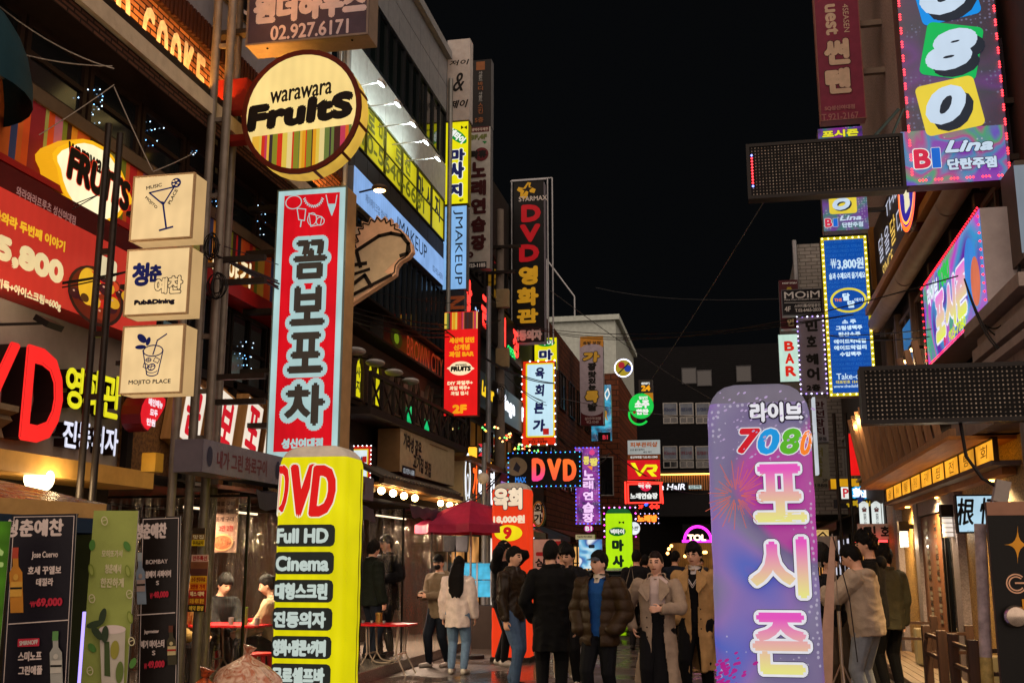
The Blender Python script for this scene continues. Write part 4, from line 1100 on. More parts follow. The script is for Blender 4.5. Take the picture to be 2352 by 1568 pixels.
s = Sign('small yellow lit massage sign partly behind the white beef sign', 'y', 34, quad=(1228, 776, 1279, 850), face=YEL, side=ALU, th=.3, name='vertical_sign'); s.E((1234, 779, 1275, 796), GRN); s.T('타이', (1240, 781, 1270, 793), WHL, b=.05); s.T('마', (1238, 803, 1270, 827), NVL, b=.08, ol=(WHL, .05)); s.done()
# raw beef sign with running lamps
s = Sign('white vertical beef restaurant sign with red edge and running white lamps', 'y', 31, quad=(1199, 829, 1275, 1021), face=lit('#e03010', .85, var=.08), side=ALU, th=.35, name='vertical_sign'); s.crop = (2, 2)
s.R((128, 195, 390, 875), lit('#f0d820', .85, sample=False), r=.05); s.R((142, 208, 376, 862), lit('#c4e6f4', .92, var=.06), r=.04)
for c_, b_ in (('육', (212, 235, 300, 340)), ('회', (212, 390, 295, 500)), ('본', (202, 555, 295, 660)), ('가', (192, 710, 305, 825))): s.T(c_, b_, NVL, b=.06, shear=.08)
s.R((285, 795, 340, 852), lit('#c02018', .8, sample=False)); s.T('성신여대점', (185, 882, 292, 902), BLK, b=.03); s.T('922-5590', (150, 905, 325, 930), BLK, b=.05)
s.leds(glow('#f4f8ff', 3.0), .22, .03, 0); s.done()
s = Sign('grey and maroon vertical sign with gold brushed pork letters', 'y', 42, quad=(1332, 781, 1386, 976), face=paint('#9a8f98', .5), side=ALU, th=.35, name='vertical_sign'); s.crop = (2, 2)
s.R((626, -50, 838, 50), paint('#b07a28', .5)); s.E((626, 20, 838, 120), paint('#9a8f98', .5)); s.T('족발 보쌈', (650, -5, 815, 28), INK, b=.03); s.R((632, 640, 836, 765), paint('#4a1016', .5)); s.E((632, 580, 836, 680), paint('#9a8f98', .5))
GD = lit('#c8902c', .4, sample=False)
for c_, b_, m_ in (('가', (650, 92, 805, 188), GD), ('장', (695, 190, 775, 265), INK), ('맛', (700, 270, 775, 330), INK), ('있', (702, 332, 772, 385), INK), ('는', (702, 390, 772, 440), INK), ('족', (672, 450, 795, 560), GD), ('발', (695, 562, 785, 635), INK)): s.T(c_, b_, m_, b=.09, ol=(INK, .06) if m_ is GD else None, shear=.1)
s.T('성신여대점', (668, 690, 815, 718), paint('#b09a98', .5), b=.02); s.T('953-5249', (685, 725, 795, 750), paint('#b09a98', .5), b=.02); s.done()
s = Sign('cyan lit vertical sign half hidden behind the pork sign', 'y', 44, quad=(1358, 884, 1404, 1012), face=partylit(['#0a3a58', '#18a0c8', '#68d8e8'], 2.0, .75), side=ALU, th=.3, name='vertical_sign'); s.crop = (2, 2)
s.T('R', (845, 630, 880, 720), GO, b=.1); s.L([(850, 480), (880, 430), (895, 480), (870, 530)], .05, WHL, True); s.R((790, 830, 905, 912), BLK); s.T('B1', (832, 855, 880, 895), lit('#d03040', .8, sample=False), b=.06); s.done()
s = Sign('small round lamp ringed sign with red yellow and blue parts', 'y', 46, quad=(1412, 825, 1452, 865), face=lit('#b8a028', .6), side=DSTEEL, th=.2, name='round_sign', ellipse=True)
s.E((1420, 831, 1435, 846), lit('#b02030', .7, sample=False)); s.E((1434, 838, 1450, 854), lit('#2040a8', .7, sample=False)); s.L([(1420, 858), (1444, 834)], .05, BLK)
mb = MB(); bulbs(mb, [(s.w / 2 * math.cos(k * .1745), s.h / 2 * math.sin(k * .1745), .02) for k in range(36)], .035, glow('#dce0ff', 2.5)); mb.build('lamp_border', s.root); s.done()
s = Sign('small dark convenience store sign with orange number twenty four', 'y', 50, quad=(1467, 872, 1499, 902), face=paint('#2a2624', .5), side=ALU, th=.3, name='box_sign'); s.crop = (2, 2); s.T('emart', (1188, 368, 1265, 393), WHL, b=.04); s.T('24', (1186, 398, 1270, 452), lit('#f0a010', .9, sample=False), b=.09); s.done()
s = Sign('plain mustard lit panel under the number sign', 'y', 50, quad=(1480, 902, 1500, 921), face=lit('#d08818', .6), side=ALU, th=.3, name='box_sign'); s.done()
s = Sign('green glowing disc of a soju bar with a green arc beneath', 'y', 47, quad=K(2, 2, 1072, 472, 1300, 706), face=lit('#18c448', .95, var=.06), side=DSTEEL, th=.25, name='round_sign', ellipse=True); s.crop = (2, 2)
s.T('일상연', (1165, 498, 1245, 528), WHL, b=.05); s.T('소주', (1125, 535, 1262, 610), WHL, b=.08); s.T('한잔', (1140, 615, 1255, 668), WHL, b=.08); s.E((1110, 632, 1138, 660), lit('#a02020', .7, sample=False))
s.E((1066, 560, 1270, 768), lit('#18d048', 1.0, sample=False), t=.09, a0=165, a1=318); s.done()
for lab, q, f_, txts in (('pale skin care sign with brown Korean letters above a number sign', K(2, 2, 1062, 902, 1360, 1032), lit('#c4c8c4', .5), [('피부관리샵', (1085, 918, 1335, 966), lit('#b05a28', .6, sample=False), .05), ('순금 골드탑케어', (1085, 980, 1215, 1000), BLK, .02), ('웨딩 케어', (1205, 1002, 1280, 1020), BLK, .02)]),
                         ('brown strip sign with a phone number', K(2, 2, 1062, 1034, 1358, 1080), lit('#7a3a18', .5), [('성신여대점 T.02-921-5343', (1085, 1046, 1335, 1068), WHL, .02)]),
                         ('red lit sign with bold yellow letters for virtual reality', K(2, 2, 1060, 1084, 1360, 1262), lit('#d81820', .85), [])):
    s = Sign(lab, 'y', 49, quad=q, face=f_, side=ALU, th=.3, name='box_sign'); s.crop = (2, 2)
    for tx, b_, m_, wt in txts: s.T(tx, b_, m_, b=wt)
    if not txts:
        YV = lit('#f0e818', .95, sample=False); s.G([(1088, 1110), (1130, 1110), (1172, 1200), (1225, 1125), (1325, 1125), (1338, 1150), (1322, 1190), (1290, 1195), (1332, 1235), (1285, 1235), (1235, 1180), (1290, 1170), (1300, 1150), (1240, 1148), (1180, 1232), (1165, 1232)], YV)
    s.done()
RN = glow('#ff2a20', 3.0)
s = Sign('black singing room sign outlined in red neon with white letters', 'y', 48, quad=(1440, 1108, 1518, 1155), face=paint('#0c0a0c', .4), side=DSTEEL, th=.25, name='neon_sign'); s.crop = (2, 2); s.E((1175, 1280, 1280, 1370), lit('#e01848', .9, sample=False)); s.T('락휴', (1158, 1290, 1280, 1345), WHL, b=.05); s.T('노래연습장', (1085, 1385, 1338, 1442), WHL, b=.06); s.ring((1060, 1296, 1370, 1482), RN, .06); s.L([(1040, 1288), (1045, 1480)], .07, RN); s.L([(1368, 1290), (1385, 1480)], .07, RN); s.L([(1060, 1280), (1380, 1290)], .04, RN); s.done()
s = Sign('small red neon arrows and floor numbers under the singing room sign', 'y', 48, quad=(1462, 1157, 1518, 1169), face=paint('#0c0a0c', .4), side=DSTEEL, th=.1, name='neon_sign'); s.crop = (2, 2); s.T('3F', (1162, 1495, 1205, 1530), RN, b=.03); s.T('4F', (1212, 1478, 1250, 1508), glow('#3060ff', 2.5), b=.03)
for x in (1265, 1310): s.L([(x, 1512), (x + 20, 1492), (x + 20, 1503), (x + 38, 1503), (x + 38, 1521), (x + 20, 1521), (x + 20, 1532)], .04, RN, True)
s.done()
# running-light film box
s = Sign('black film box sign with glowing orange letters and blue running lamps', 'y', 26, quad=(1166, 1037, 1334, 1118), face=paint('#0a080c', .4), side=DSTEEL, th=.3, name='box_sign'); s.crop = (2, 2)
x0, _, x1, _ = s.bx((180, 1065, 590, 1280)); 
for c_, b_, col in (('D', (182, 1066, 305, 1278), ('#f02a90', '#ff5a28')), ('V', (322, 1070, 455, 1272), ('#ff4a30', '#ff6a20')), ('D', (468, 1074, 592, 1278), ('#ff5028', '#ff6a18'))): s.T(c_, b_, gradlit(col[0], col[1], -.3, .1, 1.0), b=.1)
s.E((-60, 1060, 140, 1230), paint('#8a7a60', .5)); s.G([(40, 1100), (80, 1150), (60, 1200), (10, 1170)], paint('#30303c', .4)); s.T('MAX', (30, 1240, 130, 1292), glow('#3080e0', .9), b=.04)
s.leds(glow('#3060ff', 4), .12, .016, .02, alt=glow('#50d8ff', 2)); s.done()
s = Sign('purple vertical singing room sign edged with blue running lamps', 'y', 28.5, quad=(1322, 1027, 1377, 1203), face=partylit(['#38105c', '#7a2090', '#a838a8', '#5a2890'], 3.0, .7), side=DSTEEL, th=.3, name='vertical_sign')
s.crop = (2, 2); PKL = lit('#f0c8f4', 1.0, sample=False); PUR = lit('#6a1080', .8, sample=False)
s.T('콩', (652, 1050, 712, 1128), lit('#e8d868', .9, sample=False), b=.07, ol=(PUR, .06)); s.T('팡', (712, 1062, 792, 1140), lit('#e8d868', .9, sample=False), b=.07, ol=(PUR, .06)); s.E((710, 990, 760, 1040), lit('#e04888', .9, sample=False)); s.G([(690, 1140), (740, 1140), (735, 1180)], lit('#f09030', .9, sample=False))
for c_, b_ in (('노', (652, 1176, 756, 1268)), ('래', (652, 1274, 748, 1352)), ('연', (652, 1372, 748, 1452)), ('습', (648, 1472, 756, 1568))): s.T(c_, b_, PKL, b=.06, ol=(PUR, .07))
s.crop = (2, 3); s.T('장', (648, 5, 756, 92), PKL, b=.06, ol=(PUR, .07)); s.E((662, 115, 748, 182), lit('#c02890', .8, sample=False)); s.T('B1', (675, 128, 735, 170), WHL, b=.06); s.leds(glow('#4040ff', 4), .1, .016, .01, alt=glow('#5070ff', 3)); s.done()
s = Sign('cream strip sign with a phone number under the purple sign', 'y', 28.5, quad=(1322, 1227, 1366, 1238), face=lit('#c8b888', .5), side=DSTEEL, th=.25, name='box_sign'); s.crop = (2, 3); s.T('Tel.02-921-8363', (598, 213, 735, 232), BLK, b=.04); s.done()
# building C: dark pub fronts beyond the glass building
bC = thing('pub_building', 'dark narrow building with black lettered fascia and fairy lights', 'building', (-9, 29, 0))
mb = MB(); mb.bb(-16, -6.1, 22.7, 36, 2.8, 12.0, paint('#23211f', .7)); mb.bb(-16, -7.6, 22.7, 36, 0, 2.8, paint('#6a4630', .7)); bkid(mb, 'wall', bC)
for i, y in enumerate(np.arange(23.2, 35, 1.9)):
    window(bC, 1, -6.1, y, y + 1.5, 8.6, 9.8, 2, 1, FRB, GLS); window(bC, 1, -6.1, y, y + 1.5, 4.2, 5.0, 2, 1, FRB, lit('#7a4a14', .25, var=.5, scale=1.5) if i % 2 else GLS)
def wallsign(label, x, y0, y1, z0, z1, face, th=.2, name='fascia_sign', **kw):
    return Sign(label, 'L', x, rect=(y0, y1, z0, z1), face=face, th=th, name=name, **kw)
s = wallsign('black fascia with yellow and white glowing English letters', -5.85, 24.5, 34.5, 5.3, 6.2, paint('#08080a', .35))
s.T('J', [-4.5, -.25, -4.2, .3], glow('#e8e020', 1.2), b=.1); s.T('Lager', [-4.0, -.25, -2.6, .25], glow('#f0c020', 1.2), b=.06, shear=.2); s.T('Village', [-2.2, -.25, .2, .3], glow('#f0f4ff', 1.3), b=.06); s.T('Pouring', [1.2, -.25, 4.4, .3], glow('#f0f4ff', 1.3), b=.08); s.done()
s = wallsign('row of red neon Korean letters high on the dark pub wall', -5.85, 23.2, 32, 7.2, 8.3, paint('#0e0b0c', .5), th=.15, name='neon_sign')
for k, c_ in enumerate('황금어장'): s.T(c_, [-4.2 + 2.0 * k, -.4, -3.2 + 2.0 * k, .42], glow('#ff3028', 2.2), b=.05)
s.T('24', [-2.9, -.4, -2.5, -.1], glow('#b0d0ff', 1.2), b=.03); s.T('OPEN', [1.0, -.5, 2.1, -.25], glow('#20d060', 1.5), b=.03); s.done()
rg = random.Random(5); mb = MB()
for i in range(60):
    y = rg.uniform(24, 34); bulbs(mb, [(-5.6 + rg.uniform(-.1, .1), y, 4.75 + .12 * math.sin(y * 3) + rg.uniform(-.06, .06))], .03, glow(rg.choice(['#ffb040', '#ff5030', '#60d060', '#ffe080']), 3))
tag(mb.build('fairy_lights'), 'string of coloured fairy lights under the black fascia', 'lights')
for i, (y, z) in enumerate(((24.6, 4.1), (26.2, 3.9), (27.8, 4.2), (29.5, 3.9), (31.5, 4.1))):
    t = thing('lantern', 'small square amber lantern on the dark pub wall, %s from the viewer' % ('first', 'second', 'third', 'fourth', 'fifth')[i], 'lantern', (-5.85, y, z), group='amber lanterns')
    mb = MB(); mb.box((0, 0, 0), (.16, .2, .28), lit('#f0a028', 1.4)); mb.build('glass_box', t); mb = MB(); mb.box((0, 0, .15), (.2, .24, .03), FRB); mb.box((0, 0, -.15), (.2, .24, .03), FRB); mb.build('cap', t)
# beige shop with orange neon
bC2 = thing('snack_shop', 'low shop front with beige wall and cartoon style neon letters', 'shop', (-7, 24, 0))
mb = MB(); mb.bb(-6.1, -5.6, 22.7, 26.5, 2.75, 3.75, paint('#a89a78', .7, bump=.2)); mb.bb(-6.1, -5.62, 26.5, 28.5, 2.7, 3.8, paint('#7a2038', .5)); mb.bb(-6.1, -5.4, 22.6, 26.6, 3.75, 3.85, paint('#6a4a2c', .6)); bkid(mb, 'fascia', bC2)
mb = MB(); mb.bb(-5.61, -5.59, 26.7, 28.3, 2.9, 3.6, lit('#a878d0', .7)); bkid(mb, 'lit_panel', bC2)
for c_, y, m_ in (('가', 23.5, glow('#ff5a18', 1.3)), ('마', 24.1, glow('#f4f8ff', 1.4)), ('치', 24.7, glow('#ff5a18', 1.3)), ('킨', 25.3, glow('#f4f8ff', 1.4))):
    P = Print(); P.setup('L', -5.59); P.o = Vector((-5.59, 0, 0)); P.T(c_, [y, 2.95, y + .5, 3.75], m_, b=.06, ol=(glow('#181c28', .3), .06)); wallprint(bC2, P)
P = Print(); P.setup('L', -5.59); P.o = Vector((-5.59, 0, 0)); P.E([22.8, 2.85, 23.3, 3.95], glow('#e8f0ff', 1.4), t=.05); P.E([22.9, 3.0, 23.2, 3.5], glow('#e8f0ff', 1.2), t=.04); wallprint(bC2, P, 'neon_outline')
mb = MB(); mb.bb(-5.5, -5.44, 27, 31.5, 2.62, 2.68, lit('#ff2838', 3, var=0)); tag(mb.build('red_neon_strip'), 'long red neon strip above the white shop letters', 'light')
s = wallsign('dark fascia with white Korean lettering under the red neon strip', -5.45, 26.6, 31.5, 2.2, 2.58, paint('#101014', .4)); s.T('성신식당', [-2, -.15, 1.6, .15], glow('#f0f4ff', 1.2), b=.05); s.done()
s = Sign('small neon sign shaped like a red and white cross', 'y', 25.2, quad=(1100, 1018, 1128, 1046), face=None, side=FRB, th=.05, name='neon_sign')
s.crop = (1, 2); s.G([(2040, 935), (2080, 935), (2100, 965), (2120, 935), (2160, 935), (2130, 965), (2065, 965)], lit('#e03038', .9, sample=False)); s.G([(2040, 1048), (2080, 1048), (2100, 1015), (2120, 1048), (2160, 1048), (2130, 1015), (2065, 1015)], lit('#e03038', .9, sample=False)); s.R((2045, 968, 2158, 1012), lit('#3a7a8c', .6, sample=False)); s.T('Kloud', (2052, 975, 2150, 1006), WHL, b=.04); s.done()
# projecting sign with white lamps near the bulbs
s = Sign('white light box with red edge and running white lamps beside the tiled hood', 'y', 17.0, quad=(792, 1024, 852, 1128), face=lit('#d02818', .7), side=DSTEEL, th=.25, name='box_sign'); s.R([s.rec[0] + .05, s.rec[1] + .05, s.rec[2] - .05, s.rec[3] - .05], lit('#e8d028', .8, sample=False)); s.R([s.rec[0] + .07, s.rec[1] + .07, s.rec[2] - .07, s.rec[3] - .07], lit('#dfeef4', .9)); s.T('육회', [-.13, -.1, .08, .2], NVL, b=.05); s.R([.08, .1, .15, .2], lit('#c02018', .8, sample=False)); s.leds(glow('#f4f8ff', 4), .075, .012); s.done()
# ================================================================ right side
XR = 2.95
def rbox(mb, x0, x1, y0, y1, z0, z1, m): mb.bb(x0, x1, y0, y1, z0, z1, m)
bR = thing('corner_tavern', 'three storey building with orange trimmed panel, round pipes and a granite ground floor', 'building', (6, 16, 0))
PINKST = speckle('#8c7468', '#c0a294', 30, .7)
GRAN = speckle('#6a4c22', '#d0a45c', 45, .6)
mb = MB(); mb.bb(XR + .05, 12, 10.2, 21.6, 2.9, 13.5, paint('#3a2d26', .7)); mb.bb(XR, 12, 10.2, 22, 0, 2.9, GRAN)
mb.bb(2.9, 3.1, 15.6, 21.6, 7.8, 13.5, PINKST)
bkid(mb, 'wall', bR)
mb = MB(); mb.bb(2.86, 2.99, 12.6, 20.5, 6.1, 7.75, woodmat('#2c1d14', '#3c281a', 1)); bkid(mb, 'dark_panel', bR)
OT = paint('#a8702a', .5, bump=.05)
mb = MB(); mb.bb(2.55, 2.9, 12.0, 20.6, 5.98, 6.1, OT); mb.bb(2.78, 2.9, 20.5, 20.64, 5.98, 7.8, OT); bkid(mb, 'orange_trim', bR)
for y0, y1 in ((11.0, 13.2), (13.26, 16.6), (16.66, 20.2)):
    mb = MB(); mb.tube([(2.72, y0, 5.82), (2.72, y1, 5.82)], .14, paint('#9a8474', .6, bump=.15), 14); bkid(mb, 'round_pipe', bR, smooth=True)
P = Print(); P.setup('R', 2.855); P.o = Vector((2.855, 0, 0))
NW = glow('#d8dcf0', .75); NA = glow('#ffd060', .9)
for i, c_ in enumerate('달을달다달을데이'): P.T(c_, [-19.9 + i * .72, 6.9 - .05 * i, -19.35 + i * .72, 7.35 - .05 * i], NW if i != 2 else NA, b=.0)
P.T('THE', [-18.8, 7.4, -17.4, 7.62], NW, b=.0); P.T('수제요리 주점', [-17.6, 6.25, -14.6, 6.55], NW, b=.0); P.T('SINCE', [-19.5, 6.5, -18.3, 6.75], NA, b=0); wallprint(bR, P, 'neon_lettering')
# window storey
for y0, y1 in ((11.3, 12.6), (12.8, 14.0), (14.2, 15.6), (16.0, 17.3), (17.6, 18.9), (19.0, 20.1)):
    window(bR, -1, XR + .05, y0, y1, 3.9, 5.6, 2, 1, paint('#6a5444', .5), glassmat('#141a24', .08), t=.06)
    mb = MB(); mb.bb(XR - .06, XR + .06, y1 + .02, y1 + .16, 3.75, 5.75, paint('#6c5a50', .6)); bkid(mb, 'pilaster', bR)
mb = MB(); mb.bb(XR - .02, XR + .045, 17.7, 18.5, 4.0, 5.4, lit('#1c70b0', .6)); bkid(mb, 'blue_poster', bR)
mb = MB(); mb.bb(2.7, XR + .06, 10.2, 21.6, 3.62, 3.78, paint('#5a4a40', .6)); bkid(mb, 'sill', bR)
# small lit wall sconces
for i, (u, v) in enumerate(((2090, 798), (2068, 826), (1974, 949), (1965, 963), (1952, 977))):
    q = onX(u, v, 2.75 if i < 2 else 2.2); t = thing('wall_sconce', ('small warm wall sconce above the dark board, nearer of two', 'small warm wall sconce above the dark board, farther of two', 'warm lamp on the slanted slats at the end of the dark board, highest', 'warm lamp on the slanted slats at the end of the dark board, middle', 'warm lamp on the slanted slats at the end of the dark board, lowest')[i], 'lamp', q, group='warm sconces')
    mb = MB(); mb.box((.05, 0, 0), (.12, .2, .05), paint('#2a221c', .5)); mb.box((.14, 0, 0), (.1, .05, .05), FRB); mb.build('shade', t); mb = MB(); mb.box((.05, 0, -.035), (.1, .18, .02), lit('#ffc070', 9, var=0)); mb.build('lamp_glass', t)
    ld = bpy.data.lights.new('sconce_light', 'POINT'); ld.energy = 7; ld.color = (1, .7, .38); ld.shadow_soft_size = .05; lo = bpy.data.objects.new('sconce_light', ld); COL.objects.link(lo); lo.parent = t; lo.location = (0, 0, -.12)
# oval neon
P = Print(); P.setup('R', 2.5)
s = Sign('oval sign edged with orange neon around a violet face', 'R', 2.5, rect=(13.9, 15.3, 5.95, 7.1), face=lit('#3a2ab8', .6), side=paint('#5a1a0c', .5), th=.3, name='oval_sign', ellipse=True)
s.E([s.rec[0], s.rec[1], s.rec[2], s.rec[3]], glow('#ff5a18', 2.0), t=.07); s.E([s.rec[0] + .1, s.rec[1] + .1, s.rec[2] - .1, s.rec[3] - .1], glow('#ff9a30', 1.6), t=.04); s.T('술', [-.25, -.3, .25, .3], glow('#f0e8c0', .9), b=.07); s.done()
# slanted party banner on the wall
s = Sign('long violet party banner box edged with red lamps on the first floor wall', 'R', 2.5, rect=(10.75, 14.0, 3.98, 4.98), face=partylit(['#1038c0', '#8a18c8', '#20a878', '#c028c0', '#1890c8', '#5a10a0'], .9, .85, seed=2.2), side=paint('#a49a98', .5), th=.38, name='banner_sign')
w, h = s.w / 2, s.h / 2
GL = gradlit('#d8f020', '#e030e0', -.4, .3, 1.0)
for i, c_ in enumerate('포시즌'): s.T(c_, [-.95 + i * .62, -.34, -.36 + i * .62, .2], GL, b=.08, ol=(lit('#f0f0ff', .9, sample=False), .05), shear=.15)
s.T('라이브', [-1.3, .16, -.6, .42], lit('#e8f4ff', .9, sample=False), b=.06); s.T('7080', [-.55, .2, .1, .44], lit('#30c850', .9, sample=False), b=.08); s.T('B1', [-.5, -.46, -.3, -.36], lit('#e02060', .9, sample=False), b=.08); s.T('923-7080', [-.2, -.47, .7, -.35], lit('#d8f020', .9, sample=False), b=.06)
s.E([.85, -.35, 1.35, .35], lit('#4090e8', .8, sample=False)); s.E([1.1, -.4, 1.5, .1], lit('#e07858', .8, sample=False)); s.leds(glow('#ff2030', 3.5), .085, .014); s.done()
# slatted screen, soffit and yellow panels of the tavern front
mb = MB(); mb.bb(2.28, XR + .1, 12.0, 20.2, 2.86, 2.9, woodmat('#9a5a1c', '#c8842e', 1)); bkid(mb, 'soffit_board', bR)
WS = woodmat('#7a5432', '#a87c50', 2)
for i, y in enumerate(np.arange(12.9, 20.2, .55)):
    mb = MB(); mb.tube([(2.36, y, 2.92), (2.16, y, 4.1)], .05, WS, 4); bkid(mb, 'slanted_post', bR)
mb = MB()
for k in range(6): z = 3.0 + k * .17; x = 2.40 - .17 * (z - 2.92); mb.bb(x, x + .03, 13.6, 17.6, z, z + .04, WS)
for k in range(20): mb.tube([(2.42, 13.6 + k * .2, 2.95), (2.28, 13.95 + k * .2, 3.8)], .018, WS, 4)
mb.bb(2.3, 2.36, 12.0, 20.2, 2.9, 2.98, WS); bkid(mb, 'lattice_screen', bR)
YP = lit('#e89c28', 1.1, var=.4, scale=2.4)
for i in range(9):
    y0 = 11.9 + i * .9; mb = MB(); mb.bb(2.70, 2.72, y0 + .02, y0 + .88, 2.63, 2.85, YP); bkid(mb, 'lit_panel', bR)
    P = Print(); P.setup('R', 2.697); P.o = Vector((2.697, 0, 0)); P.z0 = .002; P.T(('회', '탕', '전', '찜', '구이', '튀김', '볶음', '식사', '술')[i], [-y0 - .62, 2.68, -y0 - .3, 2.82], paint('#8a5a1c', .6), b=.0, shear=.3); wallprint(bR, P)
mb = MB(); mb.bb(2.68, 2.74, 11.9, 20.1, 2.85, 2.875, paint('#4a3018', .5)); mb.bb(2.66, XR, 11.9, 20.1, 2.58, 2.63, paint('#6a5c56', .6))
for i in range(10): mb.bb(2.685, 2.735, 11.89 + i * .9 - .012, 11.89 + i * .9 + .012, 2.62, 2.86, paint('#4a3018', .5))
bkid(mb, 'panel_frame', bR)
mb = MB(); mb.bb(2.8, XR - .01, 12.1, 20, 2.5, 2.578, woodmat('#8a5020', '#b0722c', 1)); bkid(mb, 'lower_soffit', bR)
for i, y in enumerate((12.9, 16.2, 18.9)):
    mb = MB(); mb.box((2.87, y, 2.49), (.06, .1, .015), lit('#ffb858', 14, var=0)); g = mb.build('downlight'); tag(g, 'small warm downlight under the tavern eaves, %s from the viewer' % ('first', 'second', 'third')[i], 'lamp', 'tavern downlights')
    ld = bpy.data.lights.new('downlight_light', 'SPOT'); ld.energy = 300; ld.spot_size = 2.6; ld.spot_blend = .8; ld.color = (1, .68, .32); ld.shadow_soft_size = .06; lo = bpy.data.objects.new('downlight_light', ld); COL.objects.link(lo); lo.parent = g; lo.location = (2.62, y, 2.44); lo.rotation_euler = (0, math.radians(-18), 0)
GST = speckle('#7a6e70', '#a09296', 50, .5)
for y0, y1 in ((14.95, 15.35), (17.95, 18.3), (20.1, 20.5)): mb = MB(); mb.bb(XR - .1, XR + .02, y0, y1, 0, 2.55, GST); bkid(mb, 'stone_pier', bR)
mb = MB(); mb.bb(XR - .08, XR + .01, 15.35, 17.95, 2.3, 2.55, GST); bkid(mb, 'lintel', bR)
mb = MB(); WD2 = woodmat('#5a3218', '#7c4a26', 2); mb.bb(XR - .05, XR - .012, 16.3, 17.95, .15, 2.28, WD2)
d = bkid(mb, 'door', bR)
mb = MB(); PN = lit('#c8a878', .22, var=.6, scale=3)
for zc in (2.0, 1.55, .95):
    for k in range(7 if zc < 1.9 else 3):
        z = zc - .2 + k * .075 if zc < 1.9 else zc - .05 + k * .1
        for y in (16.72, 17.42): mb.bb(XR - .058, XR - .051, y - .09, y + .09, z, z + .05, PN if (k + int(y * 10)) % 3 else glassmat('#3a3028', .2))
o = mb.build('lattice_glass', None); o.parent = d
mb = MB(); mb.bb(XR - .03, XR - .012, 15.4, 16.28, .1, 2.28, glassmat('#0c1014', .05)); bkid(mb, 'sliding_door', bR)
mb = MB()
for y in (15.4, 15.62, 16.05, 16.26): mb.bb(XR - .06, XR - .031, y - .025, y + .025, .1, 2.3, paint('#16110e', .4))
bkid(mb, 'door_frame', bR)
# wall lanterns
for i, (y, z) in enumerate(((18.9, 2.02), (15.15, 2.1))):
    t = thing('wall_lantern', ('white paper wall lantern under a black hood on the granite wall', 'ribbed wall lantern under a black hood beside the sliding door')[i], 'lantern', (2.78, y, z))
    mb = MB(); mb.box((0, 0, .16), (.16, .17, .16), paint('#14100e', .5)); mb.box((.08, 0, .16), (.2, .06, .08), paint('#14100e', .5)); mb.build('hood', t)
    mb = MB(); mb.tube([(0, 0, .08), (0, 0, -.18)], .065, lit('#fff0e0', 2.2 if i == 0 else .8, var=.1), 16)
    for k in range(5): mb.tube([(0, 0, .07 - k * .06), (0, 0, .06 - k * .06)], .07, paint('#b89c70', .5), 16)
    mb.build('paper_shade', t, smooth=True)
    ld = bpy.data.lights.new('lantern_light', 'POINT'); ld.energy = 7; ld.color = (1, .8, .55); ld.shadow_soft_size = .07; lo = bpy.data.objects.new('lantern_light', ld); COL.objects.link(lo); lo.parent = t; lo.location = (-.12, 0, -.1)
s = Sign('pale blue lit sign with two black brushed characters beside the tavern door', 'y', 12.4, quad=(2197, 1136, 2290, 1223), face=lit('#b8dcf0', .85, var=.1), side=FRB, th=.12, name='hanging_sign', frame=FRB, ft=.012)
s.T('根', [-.2, -.12, -.02, .17], INK, b=.03, shear=.15); s.T('悟', [.03, -.12, .21, .17], INK, b=.03, shear=.15); s.T('IZAKAYA GIONZO', [-.11, -.2, .12, -.175], INK, b=0); s.R([.13, -.2, .21, -.12], lit('#901828', .8, sample=False)); s.done()
# near concrete canopy at the right edge
mb = MB(); CC = paint('#8c7f78', .8, bump=.15)
mb.bb(2.55, 8, 9.3, 13.2, 2.92, 3.5, CC); mb.bb(2.45, 8, 9.2, 13.3, 3.42, 3.5, CC)
for i, (a, z) in enumerate(((0, 3.5), (.1, 3.6), (.04, 3.72), (.16, 3.86))): mb.bb(2.6 - a, 8, 9.4, 11.6, z, z + .12, CC)
for y in (10.2, 11.4, 12.4): mb.bb(2.545, 2.551, y, y + .012, 2.93, 3.42, paint('#3a3230', .7))
tag(mb.build('concrete_canopy', bevel=.012), 'grey moulded concrete canopy sticking out at the right edge', 'canopy')
mb = MB(); PK = speckle('#5a4640', '#8a7068', 55, .6); mb.bb(2.62, 3.4, 9.2, 10.1, 0, 2.92, PK); mb.tube([(2.6, 10.2, 0), (2.6, 10.2, 2.9)], .06, paint('#6a625c', .5, .3), 10)
tag(mb.build('granite_pier'), 'pinkish granite pier below the concrete canopy', 'pillar')
mb = MB(); mb.bb(2.75, 4.5, 10.35, 10.9, 4.35, 5.3, paint('#4a4038', .6)); mb.bb(2.74, 2.9, 10.345, 10.352, 4.4, 5.25, lit('#a8b8c8', .35)); tag(mb.build('lit_box'), 'box with a narrow pale lit end at the right edge', 'sign')
mb = MB(); mb.bb(2.62, 5, 11.4, 12.6, 6.6, 8.9, paint('#55534f', .8, bump=.2, var=.3)); tag(mb.build('concrete_beam'), 'stained grey concrete block behind the tall number sign at the top right', 'beam')
mb = MB(); mb.bb(2.9, 3.05, 11.3, 12.4, 5.7, 7.0, paint('#3a2e38', .5)); g = mb.build('dark_sign_panel'); tag(g, 'dark violet panel with pale capitals at the right edge', 'sign')
P = Print(); P.setup('R', 2.9); P.o = Vector((2.9, 0, 0)); P.T('STU', [-12.2, 6.0, -11.4, 6.4], paint('#b8b0b0', .5), b=.03); kid(wallprint(g, P), g)
